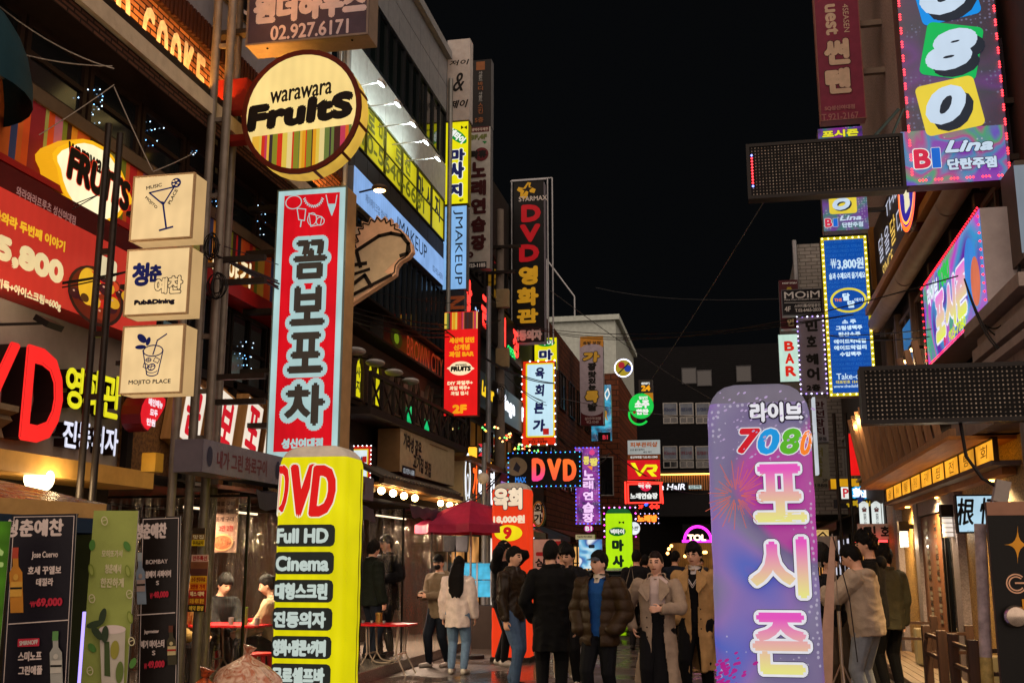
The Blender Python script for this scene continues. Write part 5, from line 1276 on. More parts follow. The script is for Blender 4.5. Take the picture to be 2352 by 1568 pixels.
# ---------------------------------------------------------------- tall number sign and dark lamp boards
s = Sign('tall party print sign with tilted number tiles, edged with red lamps', 'y', 11.0, quad=(2073, -90, 2299, 414), face=partylit(['#1c1a38', '#3a2850', '#283048', '#5a2878', '#242038'], 1.1, .62, seed=.5, dotcol='#8088b0'), side=paint('#6a4a48', .5), th=.3, name='vertical_sign')
LC = lit('#c8dcf0', .85, sample=False, var=.05); DKN = lit('#28303c', .7, sample=False)
s.crop = (3, 0)
s.R((1230, 1180, 2190, 1680), partylit(['#8030b0', '#2888b8', '#b03088', '#30a070', '#6040c0'], 2.6, .7, seed=4, sample=False))
def tile(box, col, rot, ch, sh, cb):
    x0, y0, x1, y1 = s.bx(box); p = rrect(-(x1 - x0) / 2, -(y1 - y0) / 2, (x1 - x0) / 2, (y1 - y0) / 2, .06); a = math.radians(rot); cx, cz = (x0 + x1) / 2, (y0 + y1) / 2
    s.put([(cx + x * math.cos(a) - y * math.sin(a), cz + x * math.sin(a) + y * math.cos(a)) for x, y in p], [tuple(range(len(p)))], lit(col, .85, sample=False, var=.04))
    c0, c1, c2, c3 = cb; s.T(ch, (c0 + 70, c1 + 60, c2 + 70, c3 + 60), DKN, b=.09, shear=sh); s.T(ch, cb, LC, b=.09, shear=sh)
tile((1345, -330, 1900, 195), '#1090e8', 10, '0', .35, (1390, -260, 1860, 140))
tile((1420, 230, 1945, 720), '#10b858', -13, '8', .45, (1470, 270, 1900, 650))
tile((1390, 745, 1945, 1215), '#e8d040', 9, '0', .35, (1450, 790, 1810, 1150))
s.crop = (3, 0); s.T('B', (1335, 1375, 1490, 1555), lit('#d02848', .9, sample=False), b=.08, ol=(WHL, .06)); s.T('1', (1500, 1365, 1580, 1550), lit('#1868d0', .9, sample=False), b=.08, ol=(WHL, .06))
s.T('Lina', (1640, 1285, 2080, 1400), LC, b=.07, shear=.5, ol=(DKN, .05)); s.T('단란주점', (1640, 1455, 2095, 1560), LC, b=.06, ol=(DKN, .05))
w, h = s.w / 2, s.h / 2; mb = MB(); RDL = glow('#ff3038', 4.0); st = .155
for sx in (-1, 1):
    k = 0; y = -h + .08
    while y < h:
        bulbs(mb, [(sx * (w - .012), y + j * .028, .02) for j in range(3)], .014, RDL); y += st
for k in range(7): bulbs(mb, [(-w + .08 + k * .15 + j * .03, -h + .012, .02) for j in range(3)], .014, RDL)
mb.build('lamp_border', s.root); s.bracket((-.8, -.3), .4, side=1); s.done()
def dotboard(label, quad, Y, th=.16, lamp=False, note=None):
    m, nt, b = newmat('lamp_matrix')
    tc = node(nt, 'ShaderNodeTexCoord'); sx = node(nt, 'ShaderNodeSeparateXYZ'); nt.links.new(tc.outputs['Object'], sx.inputs[0]); P_ = .0335
    ds = []
    for i in (0, 1):
        d_ = node(nt, 'ShaderNodeMath', operation='DIVIDE'); d_.inputs[1].default_value = P_; nt.links.new(sx.outputs[i], d_.inputs[0])
        f_ = node(nt, 'ShaderNodeMath', operation='FRACT'); nt.links.new(d_.outputs[0], f_.inputs[0])
        q_ = node(nt, 'ShaderNodeMath', operation='SUBTRACT'); q_.inputs[1].default_value = .5; nt.links.new(f_.outputs[0], q_.inputs[0])
        r_ = node(nt, 'ShaderNodeMath', operation='POWER'); r_.inputs[1].default_value = 2; a_ = node(nt, 'ShaderNodeMath', operation='ABSOLUTE'); nt.links.new(q_.outputs[0], a_.inputs[0]); nt.links.new(a_.outputs[0], r_.inputs[0]); ds.append(r_)
    ad = node(nt, 'ShaderNodeMath', operation='ADD'); nt.links.new(ds[0].outputs[0], ad.inputs[0]); nt.links.new(ds[1].outputs[0], ad.inputs[1])
    lt = node(nt, 'ShaderNodeMath', operation='LESS_THAN'); lt.inputs[1].default_value = .035; nt.links.new(ad.outputs[0], lt.inputs[0])
    mx = node(nt, 'ShaderNodeMix', data_type='RGBA'); mx.inputs[6].default_value = lin('#0c0a09'); mx.inputs[7].default_value = lin('#a89a8c'); nz = node(nt, 'ShaderNodeTexNoise', Scale=9.0, Detail=6.0, Roughness=.8); nt.links.new(tc.outputs['Object'], nz.inputs['Vector']); mr = node(nt, 'ShaderNodeMapRange'); mr.inputs[1].default_value = .36; mr.inputs[2].default_value = .6; nt.links.new(nz.outputs[0], mr.inputs[0]); mu = node(nt, 'ShaderNodeMath', operation='MULTIPLY'); nt.links.new(lt.outputs[0], mu.inputs[0]); nt.links.new(mr.outputs[0], mu.inputs[1]); nt.links.new(mu.outputs[0], mx.inputs[0]); nt.links.new(mx.outputs[2], b.inputs['Base Color']); b.inputs['Roughness'].default_value = .6; b.inputs['Specular IOR Level'].default_value = .1
    s = Sign(label, 'y', Y, quad=quad, face=m, side=paint('#171312', .4, .2), th=th, name='lamp_board', frame=paint('#1c1816', .35, .2), ft=.03)
    if lamp:
        mb = MB(); x = -s.w / 2 + .05
        bulbs(mb, [(x, -.13 + k * .0335, .016) for k in range(9)], .013, RDL); bulbs(mb, [(x, -.165, .016), (x, .17, .016)], .013, glow('#7080ff', 4)); mb.build('lit_lamps', s.root)
    if note: s.T(note, [-s.w * .36, -s.h / 2 + .006, -s.w * .21, -s.h / 2 + .026], paint('#a89c94', .5), b=.02)
    return s
s = dotboard('dark dotted lamp board left of the tall number sign with red lamps at one end', (1716, 320, 2078, 446), 10.9, lamp=True)
q = onY(2062, 228, 10.9) - s.o
mb = MB(); mb.tube([(s.w * .32, s.h / 2, -.08), (s.w * .5, s.h / 2 + .3, -.08)], .018, paint('#3c4a48', .4, .4), 5); mb.tube([(s.w * .44, s.h / 2, -.08), (s.w * .53, s.h / 2 + .3, -.08)], .015, paint('#3c4a48', .4, .4), 5); mb.build('brace', s.root); s.done()
s = dotboard('bigger dark dotted lamp board at the right edge over the pedestrians', (1978, 836, 2410, 968), 8.5, note='제작 010-9871-7054')
mb = MB(); mb.tube([(.05, -s.h / 2, -.1), (.07, -s.h / 2 - .25, -.1), (.16, -s.h / 2 - .42, -.05), (.24, -s.h / 2 - .48, 0)], .014, FRB, 6); mb.build('cable', s.root)
mb = MB(); mb.box((.27, -s.h / 2 - .52, 0), (.1, .16, .08), paint('#8a8078', .5), Matrix.Rotation(-.25, 3, 'Z')); mb.build('power_box', s.root); s.done()
# maroon guest house sign
s = Sign('long maroon unlit vertical sign with beige Korean letters', 'y', 18.0, quad=(1872, -160, 1975, 276), face=paint('#7c2a42', .5, bump=.03), side=paint('#a06a5c', .5), th=.25, name='vertical_sign', frame=paint('#8a5a50', .5), ft=.012); BG = paint('#cbb096', .5); s.crop = (3, 0)
a = s.bx((525, 40, 640, 325)); L_ = a[3] - a[1]; s.T('uest', [(a[0] + a[2]) / 2 - L_ / 2, (a[1] + a[3]) / 2 - (a[2] - a[0]) / 2, (a[0] + a[2]) / 2 + L_ / 2, (a[1] + a[3]) / 2 + (a[2] - a[0]) / 2], BG, b=.06, rot=-90)
a = s.bx((690, 40, 742, 298)); L_ = a[3] - a[1]; s.T('4SEASEN', [(a[0] + a[2]) / 2 - L_ / 2, (a[1] + a[3]) / 2 - (a[2] - a[0]) / 2, (a[0] + a[2]) / 2 + L_ / 2, (a[1] + a[3]) / 2 + (a[2] - a[0]) / 2], BG, b=.0, rot=-90)
s.T('썬', (512, 360, 752, 598), BG, b=.07, ol=(paint('#4a1a24', .5), .03)); s.T('텐', (525, 628, 762, 862), BG, b=.07, ol=(paint('#4a1a24', .5), .03)); s.T('SQ성신여대점', (518, 968, 798, 1016), paint('#a06a68', .5), b=.05); s.T('T.921-2167', (492, 1040, 832, 1102), paint('#a06a68', .5), b=.02); s.bracket((.0, -.5), .95, side=1, r=.05, mat=paint('#7a6a5c', .5)); s.done()
s = Sign('small party print sign below the maroon one with a yellow zero tile', 'y', 18.6, quad=(1885, 293, 1988, 529), face=partylit(['#28304a', '#7030a0', '#208078', '#9030a0'], 2.2, .6, seed=7), side=paint('#7a6a5c', .5), th=.25, name='vertical_sign')
s.crop = (3, 1); s.R((560, 235, 815, 395), lit('#e8d040', .85, sample=False), r=.15); s.T('O', (600, 262, 770, 372), DKN, b=.1, shear=.3); s.T('O', (590, 250, 755, 362), LC, b=.1, shear=.3); s.T('Lina', (665, 408, 865, 455), LC, b=.06, shear=.4); s.T('B', (522, 440, 590, 520), lit('#d02848', .9, sample=False), b=.08, ol=(WHL, .05)); s.T('1', (598, 440, 640, 515), lit('#1868d0', .9, sample=False), b=.08, ol=(WHL, .05)); s.T('단란주점', (680, 472, 872, 520), LC, b=.05)
s.crop = (3, 0); s.T('포시즌', (495, 1195, 830, 1262), lit('#e8e030', .9, sample=False), b=.07, ol=(DKN, .06)); s.bracket((-.2, -.6), .7, side=1); s.done()
# blue menu sign with bulbs
BL = lit('#0c50b0', .75, var=.08)
s = Sign('tall blue menu sign with yellow rim and a border of warm bulbs', 'y', 20.0, quad=(1895, 543, 2002, 909), face=lit('#d8c820', .75), side=paint('#5a4a3a', .5), th=.3, name='vertical_sign')
bw = .055; s.R([s.rec[0] + bw, s.rec[1] + bw, s.rec[2] - bw, s.rec[3] - bw], BL)
FNT = lit('#2a70c8', .75, sample=False); y = s.rec[3] - .13; i = 0
while y > s.rec[1] + .1:
    s.T(('SOJU BEER COCKTAIL', 'SALAD PIZZA STEAK', 'TOPOKKI FRIED POTATO', 'VODKA FRUIT ADE SAKE')[i % 4], [s.rec[0] + .07, y, s.rec[2] - .07, y + .055], FNT, b=0); y -= .085; i += 1
WB = lit('#d0ecff', .9, sample=False); s.crop = (3, 1)
s.T('3,800원', (630, 805, 875, 915), WB, b=.03); s.T('W', (575, 815, 622, 905), WB, b=.03); s.L([(570, 850), (628, 850)], .012, WB); s.L([(570, 868), (628, 868)], .012, WB)
s.T('술과 수제요리 즐기세요', (556, 940, 890, 1000), WB, b=.03); s.E((568, 1080, 905, 1310), lit('#e8d840', .85, sample=False)); s.E((590, 1100, 882, 1290), BL); s.T('달', (680, 1130, 748, 1200), WB, b=.07); s.T('달', (725, 1198, 795, 1265), WB, b=.07); s.T('THE', (605, 1180, 675, 1208), lit('#f08030', .9, sample=False), b=.05); s.T('데이', (790, 1175, 865, 1208), WB, b=.03)
s.T('소 주', (675, 1372, 805, 1412), WB, b=.06); s.T('그림생맥주', (618, 1425, 862, 1468), WB, b=.06); s.T('탄산소주', (645, 1484, 845, 1526), WB, b=.06); s.crop = (3, 2); s.T('에이드칵테일', (600, -18, 895, 24), WB, b=.06); s.T('에이드막걸리', (602, 38, 900, 82), WB, b=.06); s.T('수입맥주', (655, 98, 852, 140), WB, b=.06)
s.T('Take-out', (625, 295, 900, 350), WB, b=.02); s.T('대표번호 1544-1818', (620, 358, 920, 388), lit('#e8d840', .85, sample=False), b=.03); s.T('www.thedaldal.com', (598, 398, 930, 425), WB, b=.02)
s.leds(glow('#ffd070', 5), .105, .02, .028); s.bracket((.3, -.3), .5, side=1); s.done()
# smaller signs beyond, right
s = Sign('black square sign with thin white capitals and a phone number', 'y', 26, quad=(1796, 664, 1890, 723), face=paint('#17171c', .5), side=ALU, th=.25, name='box_sign', frame=paint('#5a5a60', .5), ft=.015); s.crop = (3, 1); WP = paint('#d8d6d4', .5)
s.T('MOiM', (148, 1105, 475, 1168), WP, b=.02); s.T("Make One's Invaluable Moment", (150, 1170, 472, 1186), WP, b=0); s.L([(150, 1212), (480, 1206)], .01, WP); s.T('4F', (152, 1245, 208, 1292), WP, b=.02); s.T('스터디룸/모임공간', (242, 1222, 482, 1252), WP, b=.02); s.T('T.02-6465-2033', (248, 1262, 484, 1292), WP, b=.03); s.done()
s = Sign('maroon narrow sign behind the black square sign', 'y', 27, quad=(1791, 643, 1835, 755), face=paint('#4a1c24', .5), side=ALU, th=.25, name='vertical_sign'); s.crop = (3, 1); s.T('HOF SOJU', (132, 1022, 262, 1042), WP, b=.05); s.T('주', (170, 1068, 218, 1100), paint('#b0a030', .5), b=.06); s.T('인', (175, 1350, 240, 1425), paint('#c8b890', .5), b=.08, ol=(INK, .06)); s.done()
s = Sign('pale lit vertical sign with red serif letters reading bar', 'y', 28, quad=(1790, 768, 1836, 876), face=lit('#c8e8d8', .85), side=ALU, th=.25, name='vertical_sign'); RDS = lit('#d82818', .85, sample=False)
for c_, b_ in (('B', (1801, 783, 1824, 806)), ('A', (1803, 811, 1824, 835)), ('R', (1804, 840, 1829, 864))): s.T(c_, b_, RDS, b=.07)
s.done()
s = Sign('lilac grey vertical hair salon sign edged with white running lamps', 'y', 24, quad=(1835, 727, 1895, 904), face=paint('#7c7480', .5), side=ALU, th=.25, name='vertical_sign'); 
for c_, b_ in (('민', (1850, 735, 1878, 761)), ('호', (1852, 770, 1876, 797)), ('헤', (1851, 812, 1880, 838)), ('어', (1853, 844, 1882, 874)), ('2층', (1852, 882, 1885, 898))): s.T(c_, b_, INK, b=.06)
s.leds(glow('#e8e0ff', 3.5), .11, .02, alt=glow('#b090ff', 2)); s.done()
mb = MB(); TM = brickmat('#8a8680', '#7c7872', '#5a5650', bw=.3, bh=.1, axes='XZ', rough=.5); mb.bb(2.05, 3.0, 29, 40, 2.8, 10.0, TM); mb.tube([(1.98, 28.95, 3), (1.98, 28.95, 10.1)], .06, ALU, 8); tag(mb.build('tiled_tower', smooth=False), 'grey tiled stair tower behind the blue menu sign', 'building')
s = Sign('grey vertical tuna restaurant sign with dark red letters', 'y', 27, quad=(1862, 914, 1901, 1015), face=paint('#8a8486', .5), side=ALU, th=.25, name='vertical_sign'); s.V('만선참치', (1868, 920, 1894, 1000), DR, b=.04); s.T('전문점', (1870, 1003, 1898, 1012), INK, b=.03); s.done()
s = Sign('olive grey vertical sign with dark olive letters below the tuna sign', 'y', 27, quad=(1863, 1020, 1905, 1120), face=paint('#7c7868', .5), side=ALU, th=.25, name='vertical_sign'); s.V('더돗샵', (1872, 1026, 1890, 1096), paint('#6a6430', .5), b=.05); s.T('3F', (1889, 1099, 1901, 1107), INK, b=.03); s.T('1888', (1872, 1110, 1900, 1118), INK, b=.03); s.done()
posts('steel_frame', 'dark steel twin posts in front of the lit red panel', (1921, 1948), 1050, 23.0, .035, 4.6, DSTEEL, (2.8, 3.9))
s = Sign('red lit panel with white Korean letters behind the dark twin posts', 'y', 25, quad=(1951, 995, 1999, 1091), face=lit('#f01818', .85), side=ALU, th=.25, name='box_sign'); s.V('술집', (1978, 1012, 1998, 1075), WHL, b=.07); s.done()
mb = MB(); mb.bb(2.0, 2.06, 26.0, 26.4, 3.6, 5.4, lit('#d8e0e8', .7)); tag(mb.build('lit_strip_panel'), 'narrow white lit panel between the grey signs and the red panel', 'sign')
bR2 = thing('side_building', 'dim row building beyond the tavern carrying the grey and lilac signs', 'building', (6, 34, 0))
mb = MB(); mb.bb(2.95, 14, 22.2, 29.0, 0, 9.5, paint('#3c3632', .7)); mb.bb(3.0, 14, 29.0, 62, 0, 9.0, paint('#332e2c', .7)); bkid(mb, 'wall', bR2)
for i, y in enumerate(np.arange(22.6, 60, 2.4)):
    for z in (3.4, 5.8): window(bR2, -1, 2.94 if y < 29 else 2.99, y, y + 1.5, z, z + 1.3, 2, 1, FRW, GLS)
s = Sign('yellow lit canopy fascia at the far right shops', 'y', 26.2, quad=(1908, 1099, 1990, 1122), face=lit('#e8a818', .7), side=paint('#7a3a10', .5), th=.6, name='fascia_sign'); s.done()
s = Sign('cyan and white tube lettering sign under the yellow canopy fascia', 'y', 25, quad=(1930, 1116, 2032, 1147), face=paint('#101418', .4), side=FRB, th=.2, name='box_sign'); s.T('화포', (1958, 1119, 2004, 1145), glow('#ffffff', 1.2), b=.08, ol=(lit('#18a8e8', 1.0), .12)); s.T('차', (2006, 1119, 2030, 1145), glow('#ffffff', 1.2), b=.08, ol=(lit('#18a8e8', 1.0), .12)); s.R((1932, 1118, 1952, 1145), WHL); s.T('P', (1936, 1121, 1949, 1142), lit('#d02030', .8, sample=False), b=.06); s.done()
s = Sign('dark banner with gold lettering and a blue star', 'y', 24.4, quad=(1915, 1146, 2035, 1166), face=paint('#23242c', .5), side=FRB, th=.1, name='banner_sign'); s.T('슈퍼', (1944, 1148, 1971, 1164), lit('#d8b020', .6, sample=False), b=.08); s.T('스타', (1984, 1148, 2010, 1164), lit('#d8b020', .6, sample=False), b=.08)
P0 = [(1976 + (13 if k % 2 else 5) * math.sin(k * math.pi / 5 + math.pi), 1146 - (13 if k % 2 else 5) * math.cos(k * math.pi / 5 + math.pi)) for k in range(10)]; s.G(P0, lit('#203880', .5, sample=False)); s.done()
for i, u in enumerate((1985, 2013, 2037)):
    p = onY(u, 1180, 22.5 ); t = thing('paper_lantern', 'white paper banner lantern hanging below the gold lettered banner, %s' % ('leftmost of three', 'middle of three', 'rightmost of three')[i], 'lantern', p, group='white paper lanterns')
    mb = MB(); w_ = .085; mb.bb(-w_, w_, -.05, .05, -.24, .2, lit('#e8f0ec', .8)); mb.rings([[(-w_, -.05, .2), (w_, -.05, .2), (w_, .05, .2), (-w_, .05, .2)], [(-.02, -.02, .25), (.02, -.02, .25), (.02, .02, .25), (-.02, .02, .25)]], lit('#e8f0ec', .7)); mb.build('paper_shade', t)
    P = Print(); P.setup('y', 0); P.z0 = 0; mb = MB(); P.T('술', [-.05, .04, .05, .14], paint('#8a2020', .5), b=.04); P.T('한잔', [-.02, -.18, .03, .02], INK, b=.02); o = P.mb.build('lettering', t); o.data.transform(Matrix(((1, 0, 0, 0), (0, 0, -1, -.052), (0, 1, 0, 0), (0, 0, 0, 1))))
s = Sign('white wall sign with black letters low behind the tall young man', 'y', 21.9, quad=(1970, 1202, 2046, 1238), face=paint('#a8a29c', .5), side=ALU, th=.1, name='box_sign'); s.T('민', (1986, 1207, 2012, 1231), INK, b=.05); s.T('호', (2022, 1207, 2044, 1231), INK, b=.05); s.done()
mb = MB(); p = onY(2008, 1242, 21.8); mb.bb(p.x - .35, 2.9, 21.75, 21.8, p.z - .02, p.z + .02, lit('#ff3030', 4, var=0)); tag(mb.build('red_neon_strip'), 'red neon line under the white wall sign', 'light')
s = Sign('lit food photo panel on the wall behind the tilted plank', 'y', 22.5, quad=(1876, 1216, 1904, 1250), face=lit('#d8b068', .8, var=.4, scale=14), side=FRB, th=.1, name='poster_box'); s.L([(1880, 1230), (1890, 1222), (1900, 1232)], .03, paint('#2a1c10', .5)); s.done()
mb = MB(); p = onY(1888, 1266, 22.3); mb.bb(p.x - .3, p.x + .3, 22.3, 22.7, p.z - .3, p.z + .3, paint('#8c8884', .5)); mb.ball((p.x - .05, 22.3, p.z), (.2, .03, .2), paint('#1a1a1c', .4), 16, 8); tag(mb.build('air_conditioner'), 'grey outdoor air conditioner with a dark fan behind the plank', 'air conditioner')
# ---------------------------------------------------------------- end of the street
bF = thing('dark_building', 'dark wide building closing the end of the street with two lit window strips', 'building', (3, 66, 0))
mb = MB(); DB = brickmat('#0b0b0d', '#0e0e10', '#08080a', bw=.4, bh=.12, axes='XZ', rough=.8); mb.bb(-6, 24, 66, 80, 0, 14.6, DB); bkid(mb, 'wall', bF)
for j, (v0, v1) in enumerate(((925, 972), (1024, 1074))):
    for i, (u0, u1) in enumerate(((1522, 1557), (1560, 1594), (1597, 1632), (1636, 1670))):
        a = onY(u0, v0, 65.95); c = onY(u1, v1, 65.95); zm = c.z + (a.z - c.z) * .36
        window(bF, 0, 66.0, a.x, c.x, zm, a.z, 1, 1, FRW, lit('#a8a8ae', .1, var=.3), t=.06); window(bF, 0, 66.0, a.x, c.x, c.z, zm - .05, 2, 1, FRW, GLS, t=.06)
        P = Print(); P.setup('y', 65.88); P.o = Vector((0, 65.88, 0)); P.T('Kbooks' if i == 0 else '영문고시원' if i == 1 else '02-928-0111', [a.x + .1, (zm + a.z) / 2 - .12, c.x - .1, (zm + a.z) / 2 + .1], paint('#1c2448' if j == 0 else '#5a1c28', .5), b=.03); wallprint(bF, P)
for u, v in ((1690, 840), (1565, 845), (1600, 850), (1820, 860)):
    a = onY(u, v, 66); window(bF, 0, 66.0, a.x, a.x + .9, a.z - 1.0, a.z, 1, 1, paint('#3a3a3c', .5), GLS)
mb = MB(); a = onY(1505, 1092, 64.5); c = onY(1900, 1122, 64.5)
for i in range(int((c.x - a.x) / .14)): mb.bb(a.x + i * .14, a.x + i * .14 + .09, 64.4, 64.5, c.z, a.z, woodmat('#8a5a2c', '#b07a40', 2))
bkid(mb, 'wood_slats', bF)
mb = MB(); mb.bb(a.x, c.x, 64.2, 64.26, a.z, a.z + .08, lit('#ffb050', 3.5, var=0)); bkid(mb, 'lamp_strip', bF)
mb = MB(); mb.bb(a.x, c.x, 64.5, 66, onY(1600, 1185, 64.5).z, a.z + .3, paint('#141316', .6)); mb.bb(a.x, c.x, 64.3, 64.5, onY(1600, 1185, 64.5).z, c.z - .05, paint('#17171a', .6)); bkid(mb, 'dark_fascia', bF)
s = Sign('white italic lettering of a hair salon under the lit wooden slats', 'y', 64.1, quad=(1515, 1107, 1580, 1126), face=None, side=paint('#17171a', .6), th=.1, name='lettering_sign'); s.crop = (2, 2); s.T('a HaIR', (1362, 1302, 1595, 1358), glow('#f4f4ff', 1.2), b=.03, shear=.2); s.done()
s = Sign('little white lit plate beside the hair salon lettering', 'y', 64.1, quad=(1582, 1114, 1611, 1122), face=lit('#c8e0dc', .7), side=FRB, th=.1, name='plate_sign'); s.T('923-7770', (1585, 1115, 1608, 1121), INK, b=.03); s.done()
s = Sign('white neon capitals under a magenta neon arch', 'y', 60, quad=(1568, 1203, 1660, 1246), face=None, side=paint('#111014', .6), th=.1, name='neon_sign'); s.crop = (2, 3); MG = glow('#e828d8', 2.5)
s.E((1572, 118, 1842, 410), MG, t=.14, a0=5, a1=178); s.L([(1570, 264), (1842, 264)], .14, MG); s.T('TOL', (1612, 202, 1782, 262), glow('#ffd8b0', 2.2), b=.07); s.done()
mb = MB(); a = onY(1540, 1250, 63.5); c = onY(1900, 1300, 63.5)
mb.bb(a.x, c.x, 64.0, 64.4, 0, a.z + .1, lit('#8a5a28', .35, var=.8, scale=1.2)); tag(mb.build('cafe'), 'warm glowing cafe front at the end of the street', 'shop')
rg = random.Random(3); mb = MB()
for i in range(14): p = onY(rg.uniform(1500, 1640), rg.uniform(1252, 1285), 63.3); mb.ball(p, .09, lit('#ffb860', 5, var=0), 8, 6)
tag(mb.build('cafe_bulbs'), 'scatter of warm cafe bulbs at the end of the street', 'lights')
bK = thing('brick_building', 'brick building with a white top floor left of the street end', 'building', (-8, 55, 0))
mb = MB(); BK = brickmat('#6a3a26', '#54301f', '#2a1c16', bw=.5, bh=.25, ms=.02, axes='XZ', rough=.8); mb.bb(-12, -4.9, 50, 60, 0, 10.3, BK); bkid(mb, 'wall', bK)
mb = MB(); WW = paint('#a8b0a8', .7); mb.bb(-9.2, -5.0, 50.2, 60, 10.3, 13.0, WW); mb.bb(-9.6, -4.8, 50, 60, 12.9, 13.15, WW); bkid(mb, 'top_floor', bK)
window(bK, 0, 50.2, -8.9, -7.8, 10.7, 12.3, 1, 1, FRW, GLS)
for x, z in ((-11.4, 7.2), (-6.3, 4.6)): window(bK, 0, 50.0, x, x + 1.1, z, z + 1.8, 1, 1, FRW, GLS)
mb = MB()
for a_, c_ in (((-8.6, 52, 13), (-8.6, 52, 16.6)), ((-7.2, 52, 13.1), (-7.2, 52, 14.6)), ((-7.2, 52, 14.6), (-8.6, 52, 16.6)), ((-8.6, 52, 16.6), (-12, 52, 16.5))): mb.tube([a_, c_], .04, ALU, 5)
tag(mb.build('roof_mast'), 'thin antenna mast on the white topped brick building', 'mast')
mb = MB(); mb.bb(-14, -6.05, 36.2, 49.5, 0, 10.0, brickmat('#5a3424', '#48291c', '#241814', bw=.4, bh=.2, ms=.02, axes='YZ')); g = mb.build('row_house'); tag(g, 'unlit brick row house behind the beef and pork signs', 'building')
for i, y in enumerate(np.arange(36.8, 48, 2.4)):
    for z in (4.2, 7.2): o = window(None, 1, -6.05, y, y + 1.5, z, z + 1.4, 2, 1, FRB, GLS); o.parent = g
s = Sign('small magenta and white lamp edged frame above the lime bottle sign', 'y', 44, quad=(1388, 1165, 1460, 1232), face=None, side=paint('#101014', .5), th=.1, name='neon_sign'); s.leds(glow('#ff40c0', 3), .22, .04, alt=glow('#e0c0ff', 2)); s.done()
s = Sign('orange neon singing room letters in a small box', 'y', 46, quad=K(2, 3, 1140, 12, 1345, 100), face=paint('#1a0c0a', .5), side=FRB, th=.2, name='neon_sign'); s.T('노래방', K(2, 3, 1150, 22, 1335, 90), glow('#ff7020', 2.0), b=.08, ol=(glow('#5a1408', .8), .05)); s.leds(glow('#d0c0ff', 2), .2, .025); s.done()
s = Sign('round white lit sign with black brush strokes beside the lime bottle sign', 'y', 40, quad=K(2, 3, 1068, 88, 1175, 205), face=lit('#e8f0f4', .95), side=paint('#a88a30', .5), th=.2, name='round_sign', ellipse=True); s.crop = (2, 3); s.T('소반', (1085, 125, 1160, 165), INK, b=.03, shear=.3); s.done()
s = Sign('round white sign with dark ring of red and yellow beside the orange air column', 'y', 24, quad=K(2, 3, 178, -110, 305, 138), face=paint('#e8e4d8', .5), side=FRB, th=.12, name='round_sign', ellipse=True)
for t_, c_ in ((0, '#1c1614'), (.02, '#c89020'), (.04, '#a02018')): s.E([s.rec[0] + t_, s.rec[1] + t_, s.rec[2] - t_, s.rec[3] - t_], paint(c_, .5), t=.018)
s.T('회', [-.09, .02, .1, .22], INK, b=.05); s.T('가', [-.1, -.2, .1, 0], INK, b=.05); s.done()
# ================================================================ things on the ground
class AirCol(Print):
    """inflated advertising column with a soft domed top; artwork follows its front"""
    def __init__(s, label, Y, quad, body, dep=.55, cap=None, crop=None, neck=None, rot=0, shoulder=.22, name='inflatable_column', n=9.0):
        s.setup('y', Y); s.crop = crop; u0, v0, u1 = quad
        x0 = onY(u0, 1250, Y).x; x1 = onY(u1, 1250, Y).x; zt = onY((u0 + u1) / 2, v0, Y).z
        s.o = Vector(((x0 + x1) / 2, Y, 0)); s.hw = (x1 - x0) / 2; s.dep = dep; s.n_ = n; s.H = zt
        s.root = thing(name, label, 'inflatable sign', s.o, Matrix((s.r, s.u, s.n)).transposed())
        H = zt; nn = 48
        def ring(y, k, wob=0):
            o = []
            for i in range(nn):
                a = 2 * math.pi * i / nn; c, q = math.cos(a), math.sin(a)
                e = lambda t: math.copysign(abs(t) ** (2 / n), t)
                o.append((s.hw * k * e(c), y, -dep / 2 + dep / 2 * k * e(q)))
            return o
        rr = [ring(0.02, .97), ring(.1, 1)]
        y = .3
        while y < H - shoulder - .02: rr.append(ring(y, 1 + .006 * math.sin(y * 19) + .004 * math.sin(y * 7))); y += .06
        mb = MB()
        m = 7; sh = []
        for k in range(m + 1):
            t = math.pi / 2 * k / m; sh.append(ring(H - shoulder + shoulder * math.sin(t), max(.03, (.16 + .84 * math.cos(t) ** .62) if neck is None else (neck + (1 - neck) * math.cos(t) ** .7))))
        if cap:
            mb.rings(rr + sh[:3], body, cap=False); mb.rings(sh[2:], cap, cap=True)
        else: mb.rings(rr + sh, body)
        mb.build('air_body', s.root, smooth=True, angle=60)
        mb = MB(); mb.box((0, .02, -dep / 2), (s.hw * 2.1, .12, dep * 1.05), paint('#2a2622', .6)); mb.build('blower_base', s.root, bevel=.02)
        mb = MB(); mb.tube([(s.hw * 1.0, .1, -dep * .75), (s.hw * 1.004, H - shoulder, -dep * .75)], .006, paint('#8a8430', .6), 5); mb.build('seam', s.root)
    def surf(s, x, y):
        t = min(.999, abs(x) / s.hw); return s.dep / 2 * (1 - t ** s.n_) ** (1 / s.n_) - s.dep / 2 + .006
    def R(s, box, mat, r=0):
        x0, y0, x1, y1 = s.bx(box); q = r * min(x1 - x0, y1 - y0); z = s.zz(); xs = sorted(set(list(np.linspace(x0, x1, 15)) + [x0 + q * .3, x0 + q, x1 - q, x1 - q * .3])); top = []
        for x in xs:
            d = max(0, x0 + q - x, x - x1 + q); e = q - math.sqrt(max(0, q * q - d * d)); top.append(e)
        s.put([(x, y0 + e) for x, e in zip(xs, top)] + [(x, y1 - e) for x, e in zip(xs, top)], [(i, i + 1, len(xs) + i + 1, len(xs) + i) for i in range(len(xs) - 1)], mat, z)
    def done(s): s.mb.build('lettering', s.root); return s.root
YBODY = lit('#f2e60a', .72, var=.16, scale=1.3); WCAP = paint('#cfcabc', .6, bump=.1); GB = paint('#3a3a38', .5); GBL = lit('#2e302c', .5, sample=False); PLT = lit('#c8d8d0', .75, sample=False, var=.04)
